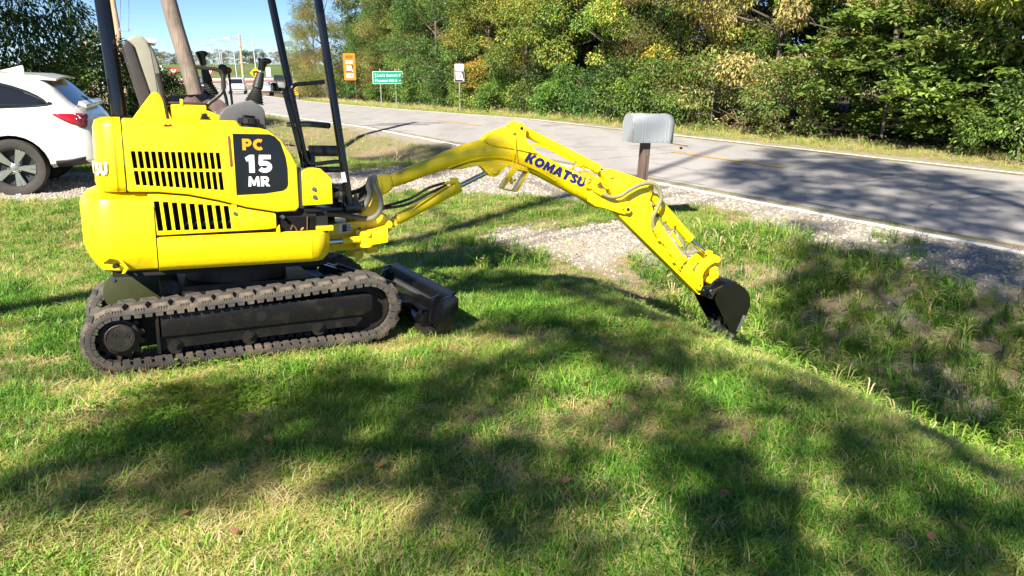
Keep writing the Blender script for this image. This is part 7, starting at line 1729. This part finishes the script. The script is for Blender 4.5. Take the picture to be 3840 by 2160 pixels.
def scatter(name, pts, rot, scale, idx_, tint, coll, label):
    n = len(pts); me = bpy.data.meshes.new(name); me.vertices.add(n); me.vertices.foreach_set('co', pts.astype(np.float32).ravel())
    for nm, ty, dt_ in (('rot', 'FLOAT_VECTOR', rot), ('scl', 'FLOAT', scale), ('pick', 'INT', idx_), ('tint', 'FLOAT', tint)):
        a = me.attributes.new(nm, ty, 'POINT'); a.data.foreach_set('vector' if ty == 'FLOAT_VECTOR' else 'value', (dt_.astype(np.int32) if ty == 'INT' else dt_.astype(np.float32)).ravel())
    o = link(name, me); tag(o, kind='stuff'); o['label'] = label
    g = bpy.data.node_groups.new(name, 'GeometryNodeTree'); g.interface.new_socket('Geometry', in_out='INPUT', socket_type='NodeSocketGeometry'); g.interface.new_socket('Geometry', in_out='OUTPUT', socket_type='NodeSocketGeometry')
    N = g.nodes; L = g.links; gi = N.new('NodeGroupInput'); go = N.new('NodeGroupOutput'); ip = N.new('GeometryNodeInstanceOnPoints'); ci = N.new('GeometryNodeCollectionInfo')
    ci.inputs['Collection'].default_value = coll; ci.inputs['Separate Children'].default_value = True; ci.inputs['Reset Children'].default_value = True
    def na(nm, ty): q = N.new('GeometryNodeInputNamedAttribute'); q.data_type = ty; q.inputs['Name'].default_value = nm; return q.outputs['Attribute']
    L.new(gi.outputs[0], ip.inputs['Points']); L.new(ci.outputs[0], ip.inputs['Instance']); ip.inputs['Pick Instance'].default_value = True
    L.new(na('pick', 'INT'), ip.inputs['Instance Index']); L.new(na('rot', 'FLOAT_VECTOR'), ip.inputs['Rotation']); L.new(na('scl', 'FLOAT'), ip.inputs['Scale']); L.new(ip.outputs[0], go.inputs[0])
    md = o.modifiers.new('scatter', 'NODES'); md.node_group = g; return o
def polar(n, d0, d1, k, half, seed):
    """n points around the viewer, number per area falling off as d**-k"""
    r_ = np.random.default_rng(seed); u = r_.uniform(0, 1, n); e = 2 - k
    d = (d0 ** e + u * (d1 ** e - d0 ** e)) ** (1 / e); a = r_.uniform(-half, half, n) * np.where(d < 5, 1.0, .86); return d * np.sin(a), d * np.cos(a), d, r_
ex_n = np.array([mX.x, mX.y]); ex_m = np.array([mY.x, mY.y])
def under_track(x, y):
    dx, dy = x - mO.x, y - mO.y; lx = dx * ex_n[0] + dy * ex_n[1]; ly = dx * ex_m[0] + dy * ex_m[1]
    return (np.abs(lx) < .86) & (np.abs(np.abs(ly) - .375) < .15)
# lawn
x, y, d, r_ = polar(80000, 1.75, 15.5, 1.45, .86, 1)
n, t = nt_of(x, y); gv, dm, dr_ = gravel_mask(x, y), dirt_mask(x, y), dry_mask(x, y)
nc = 3.1 + .17 * (t - 1.2); ditch = sst(nc + 1.05, nc + 1.5, n) * (t < 6.4)
keep = (r_.uniform(0, 1, len(x)) > gv * 1.05) & (n < road_mid(t) - HALF - .25) & ~under_track(x, y) & (r_.uniform(0, 1, len(x)) > dm * .88)
keep &= r_.uniform(0, 1, len(x)) > ditch * .30
x, y, d, n, t, dm, dr_, ditch = [q_[keep] for q_ in (x, y, d, n, t, dm, dr_, ditch)]; N_ = len(x)
u = r_.uniform(0, 1, N_); big = fbm(x, y, .5, 71); lush = sst(.45, .7, fbm(x, y, 1.7, 72))
pick = np.where(u < dr_ * .68 + .13 + dm * .2, r_.integers(5, 9, N_), r_.integers(0, 5, N_))
clov = (sst(.6, .75, fbm(x, y, 1.3, 75)) > r_.uniform(.75, 3.0, N_)) | ((np.hypot((x + 1.55) / .45, (y - 3.2) / .22) < 1) & (r_.uniform(0, 1, N_) < .22))
pick = np.where(clov, r_.integers(13, 15, N_), pick)
tall = (r_.uniform(0, 1, N_) < ditch * .62) | ((r_.uniform(0, 1, N_) < .16 * sst(13, 15, t)) ) | ((r_.uniform(0, 1, N_) < .22) & (np.hypot((n - 3.9) / .9, (t - 6.6) / .9) < 1))
pick = np.where(tall, r_.integers(9, 13, N_), pick)
green = .29 + (big - .5) * .30 + r_.normal(0, .07, N_) + dr_ * .12 - lush * .06
dry = .78 + r_.normal(0, .08, N_)
tint = np.where((pick >= 5) & (pick <= 8), dry, green); tint = np.where((r_.uniform(0, 1, N_) < dr_ * .20) & (pick < 5), dry - .08, tint)
tint = np.where(tall, .19 + r_.normal(0, .08, N_) + .28 * sst(13, 15, t) + .40 * (r_.uniform(0, 1, N_) < .20), tint); tint = np.where(clov & ~tall, .34 + r_.normal(0, .05, N_), tint)
scl = r_.uniform(.75, 1.25, N_) * (1 + .35 * lush) * np.clip(.85 + d * .045, 1, 1.6); scl = np.where(pick >= 9, r_.uniform(.38, .80, N_), scl); scl = np.where(pick >= 13, r_.uniform(.8, 1.4, N_), scl)
rot = np.stack([r_.normal(0, .10, N_), r_.normal(0, .10, N_), r_.uniform(0, 6.28, N_)], 1)
scatter('lawn_grass', np.stack([x, y, ground_z(x, y)], 1), rot, scl, pick, tint, GC, 'patchy green and straw-coloured lawn grass with clover')
# weeds in the ditch
r_ = np.random.default_rng(13); M_ = 7000; t = r_.uniform(-2.5, 6.2, M_); n = 3.1 + .17 * (t - 1.2) + 1.1 + r_.uniform(0, 1, M_) ** .8 * 2.7; x, y = xy_of(n, t)
ok = (r_.uniform(0, 1, M_) > gravel_mask(x, y) * .8) & (r_.uniform(0, 1, M_) < .08 + .7 * sst(.44, .64, fbm(x, y, .8, 23))) & (n < 7.3); x, y, n, t = [q_[ok] for q_ in (x, y, n, t)]; N_ = len(x)
pick = np.where(r_.uniform(0, 1, N_) < .62, r_.integers(9, 13, N_), r_.integers(0, 9, N_)); scl = np.where(pick >= 9, r_.uniform(.34, .74, N_), r_.uniform(1.1, 1.9, N_))
tint = np.where((pick >= 5) & (pick < 9), .76, .08) + r_.normal(0, .07, N_) + .55 * (r_.uniform(0, 1, N_) < .52)
scatter('ditch_weeds', np.stack([x, y, ground_z(x, y)], 1), np.stack([r_.normal(0, .2, N_), r_.normal(0, .2, N_), r_.uniform(0, 6.28, N_)], 1), scl, pick, tint, GC, 'dark green weeds and foxtail grass growing in the ditch')
# far banks and the verge across the road
r_ = np.random.default_rng(3); M_ = 16000
t = r_.uniform(-3, 62, M_) ** 1.0; wv = r_.uniform(0, 1, M_)
side = r_.uniform(0, 1, M_) < .62
n = np.where(side, road_mid(t) + HALF + .35 + wv * 2.3, road_mid(t) - HALF - .5 - wv * 7)
ok = side | (t > 13.4); x, y = xy_of(n, t); ok &= r_.uniform(0, 1, M_) > gravel_mask(x, y); x, y, n, t, side = [q_[ok] for q_ in (x, y, n, t, side)]; N_ = len(x)
pick = np.where(r_.uniform(0, 1, N_) < .55, r_.integers(9, 13, N_), r_.integers(5, 9, N_)); dist = np.hypot(x, y)
scl = np.where(pick >= 9, r_.uniform(.26, .55, N_), r_.uniform(1.3, 2.4, N_)) * np.clip(dist / 20, .9, 1.7); tint = np.where(r_.uniform(0, 1, N_) < .74, .76, .45) + r_.normal(0, .09, N_)
scatter('verge_grass', np.stack([x, y, ground_z(x, y)], 1), np.stack([r_.normal(0, .1, N_), r_.normal(0, .1, N_), r_.uniform(0, 6.28, N_)], 1), scl, pick, tint, GC, 'dry uncut grass on the road verges')
# gravel
x, y, d, r_ = polar(52000, 3.2, 19, 1.0, .80, 9); gv = gravel_mask(x, y); n, t = nt_of(x, y)
near_road = sst(1.9, 0.2, road_mid(t) - HALF - n)
ok = (r_.uniform(0, 1, len(x)) < gv) & (n < road_mid(t) - HALF - .1); x, y, d = x[ok], y[ok], d[ok]; N_ = len(x)
scatter('gravel', np.stack([x, y, ground_z(x, y) + .002], 1), np.stack([r_.normal(0, .3, N_), r_.normal(0, .3, N_), r_.uniform(0, 6.28, N_)], 1), .0085 + .014 * r_.uniform(0, 1, N_) ** 2.2 + d * .0006, r_.integers(0, 5, N_), np.clip(r_.normal(.50, .22, N_), 0, 1), STC, 'pale limestone gravel of the drive and road shoulder')
# fallen leaves
lm = mat('dry_leaf', (0.25, 0.125, 0.06), 0.7, var=0.3, vscale=30)
b = MB(); pts = [(0, 0), (.25, .16), (.45, .34), (.62, .22), (.8, .14), (1, 0), (.8, -.14), (.62, -.24), (.45, -.30), (.25, -.18)]
b.poly3([(x_ - .5, y_, .10 * abs(y_) * 2 + .12 * (x_ - .5) ** 2 * 2) for x_, y_ in pts]); lme = b.mesh('leaf', 60); lme.materials.append(lm)
for i, (x_, y_) in enumerate([(-0.44,4.06),(0.10,4.15),(-1.80,2.38),(-1.82,2.92),(-0.89,2.04),(-0.68,2.57),(-0.51,2.53),(0.20,2.43),(0.99,2.81),(0.77,2.34),(1.31,2.70),(0.84,3.70),(1.51,2.15),(-1.16,2.98),(0.39,3.55),(0.75,2.32),(1.60,2.89),(-1.49,1.85),(-1.10,2.15),(-0.07,4.62),(-1.30,2.31),(1.37,2.08),(0.46,3.25),(-1.00,2.73)]):
    o = bpy.data.objects.new('fallen_leaf', lme); COL.objects.link(o); s = rt.uniform(.035, .062); o.scale = (s, s, s); o.location = (x_, y_, gz(x_, y_) + .045); o.rotation_euler = (rt.uniform(-.4, .4), rt.uniform(-.4, .4), rt.uniform(0, 6.28))
    tag(o, 'dry brown fallen leaf lying in the lawn grass', 'leaf', 'fallen leaves on the lawn')
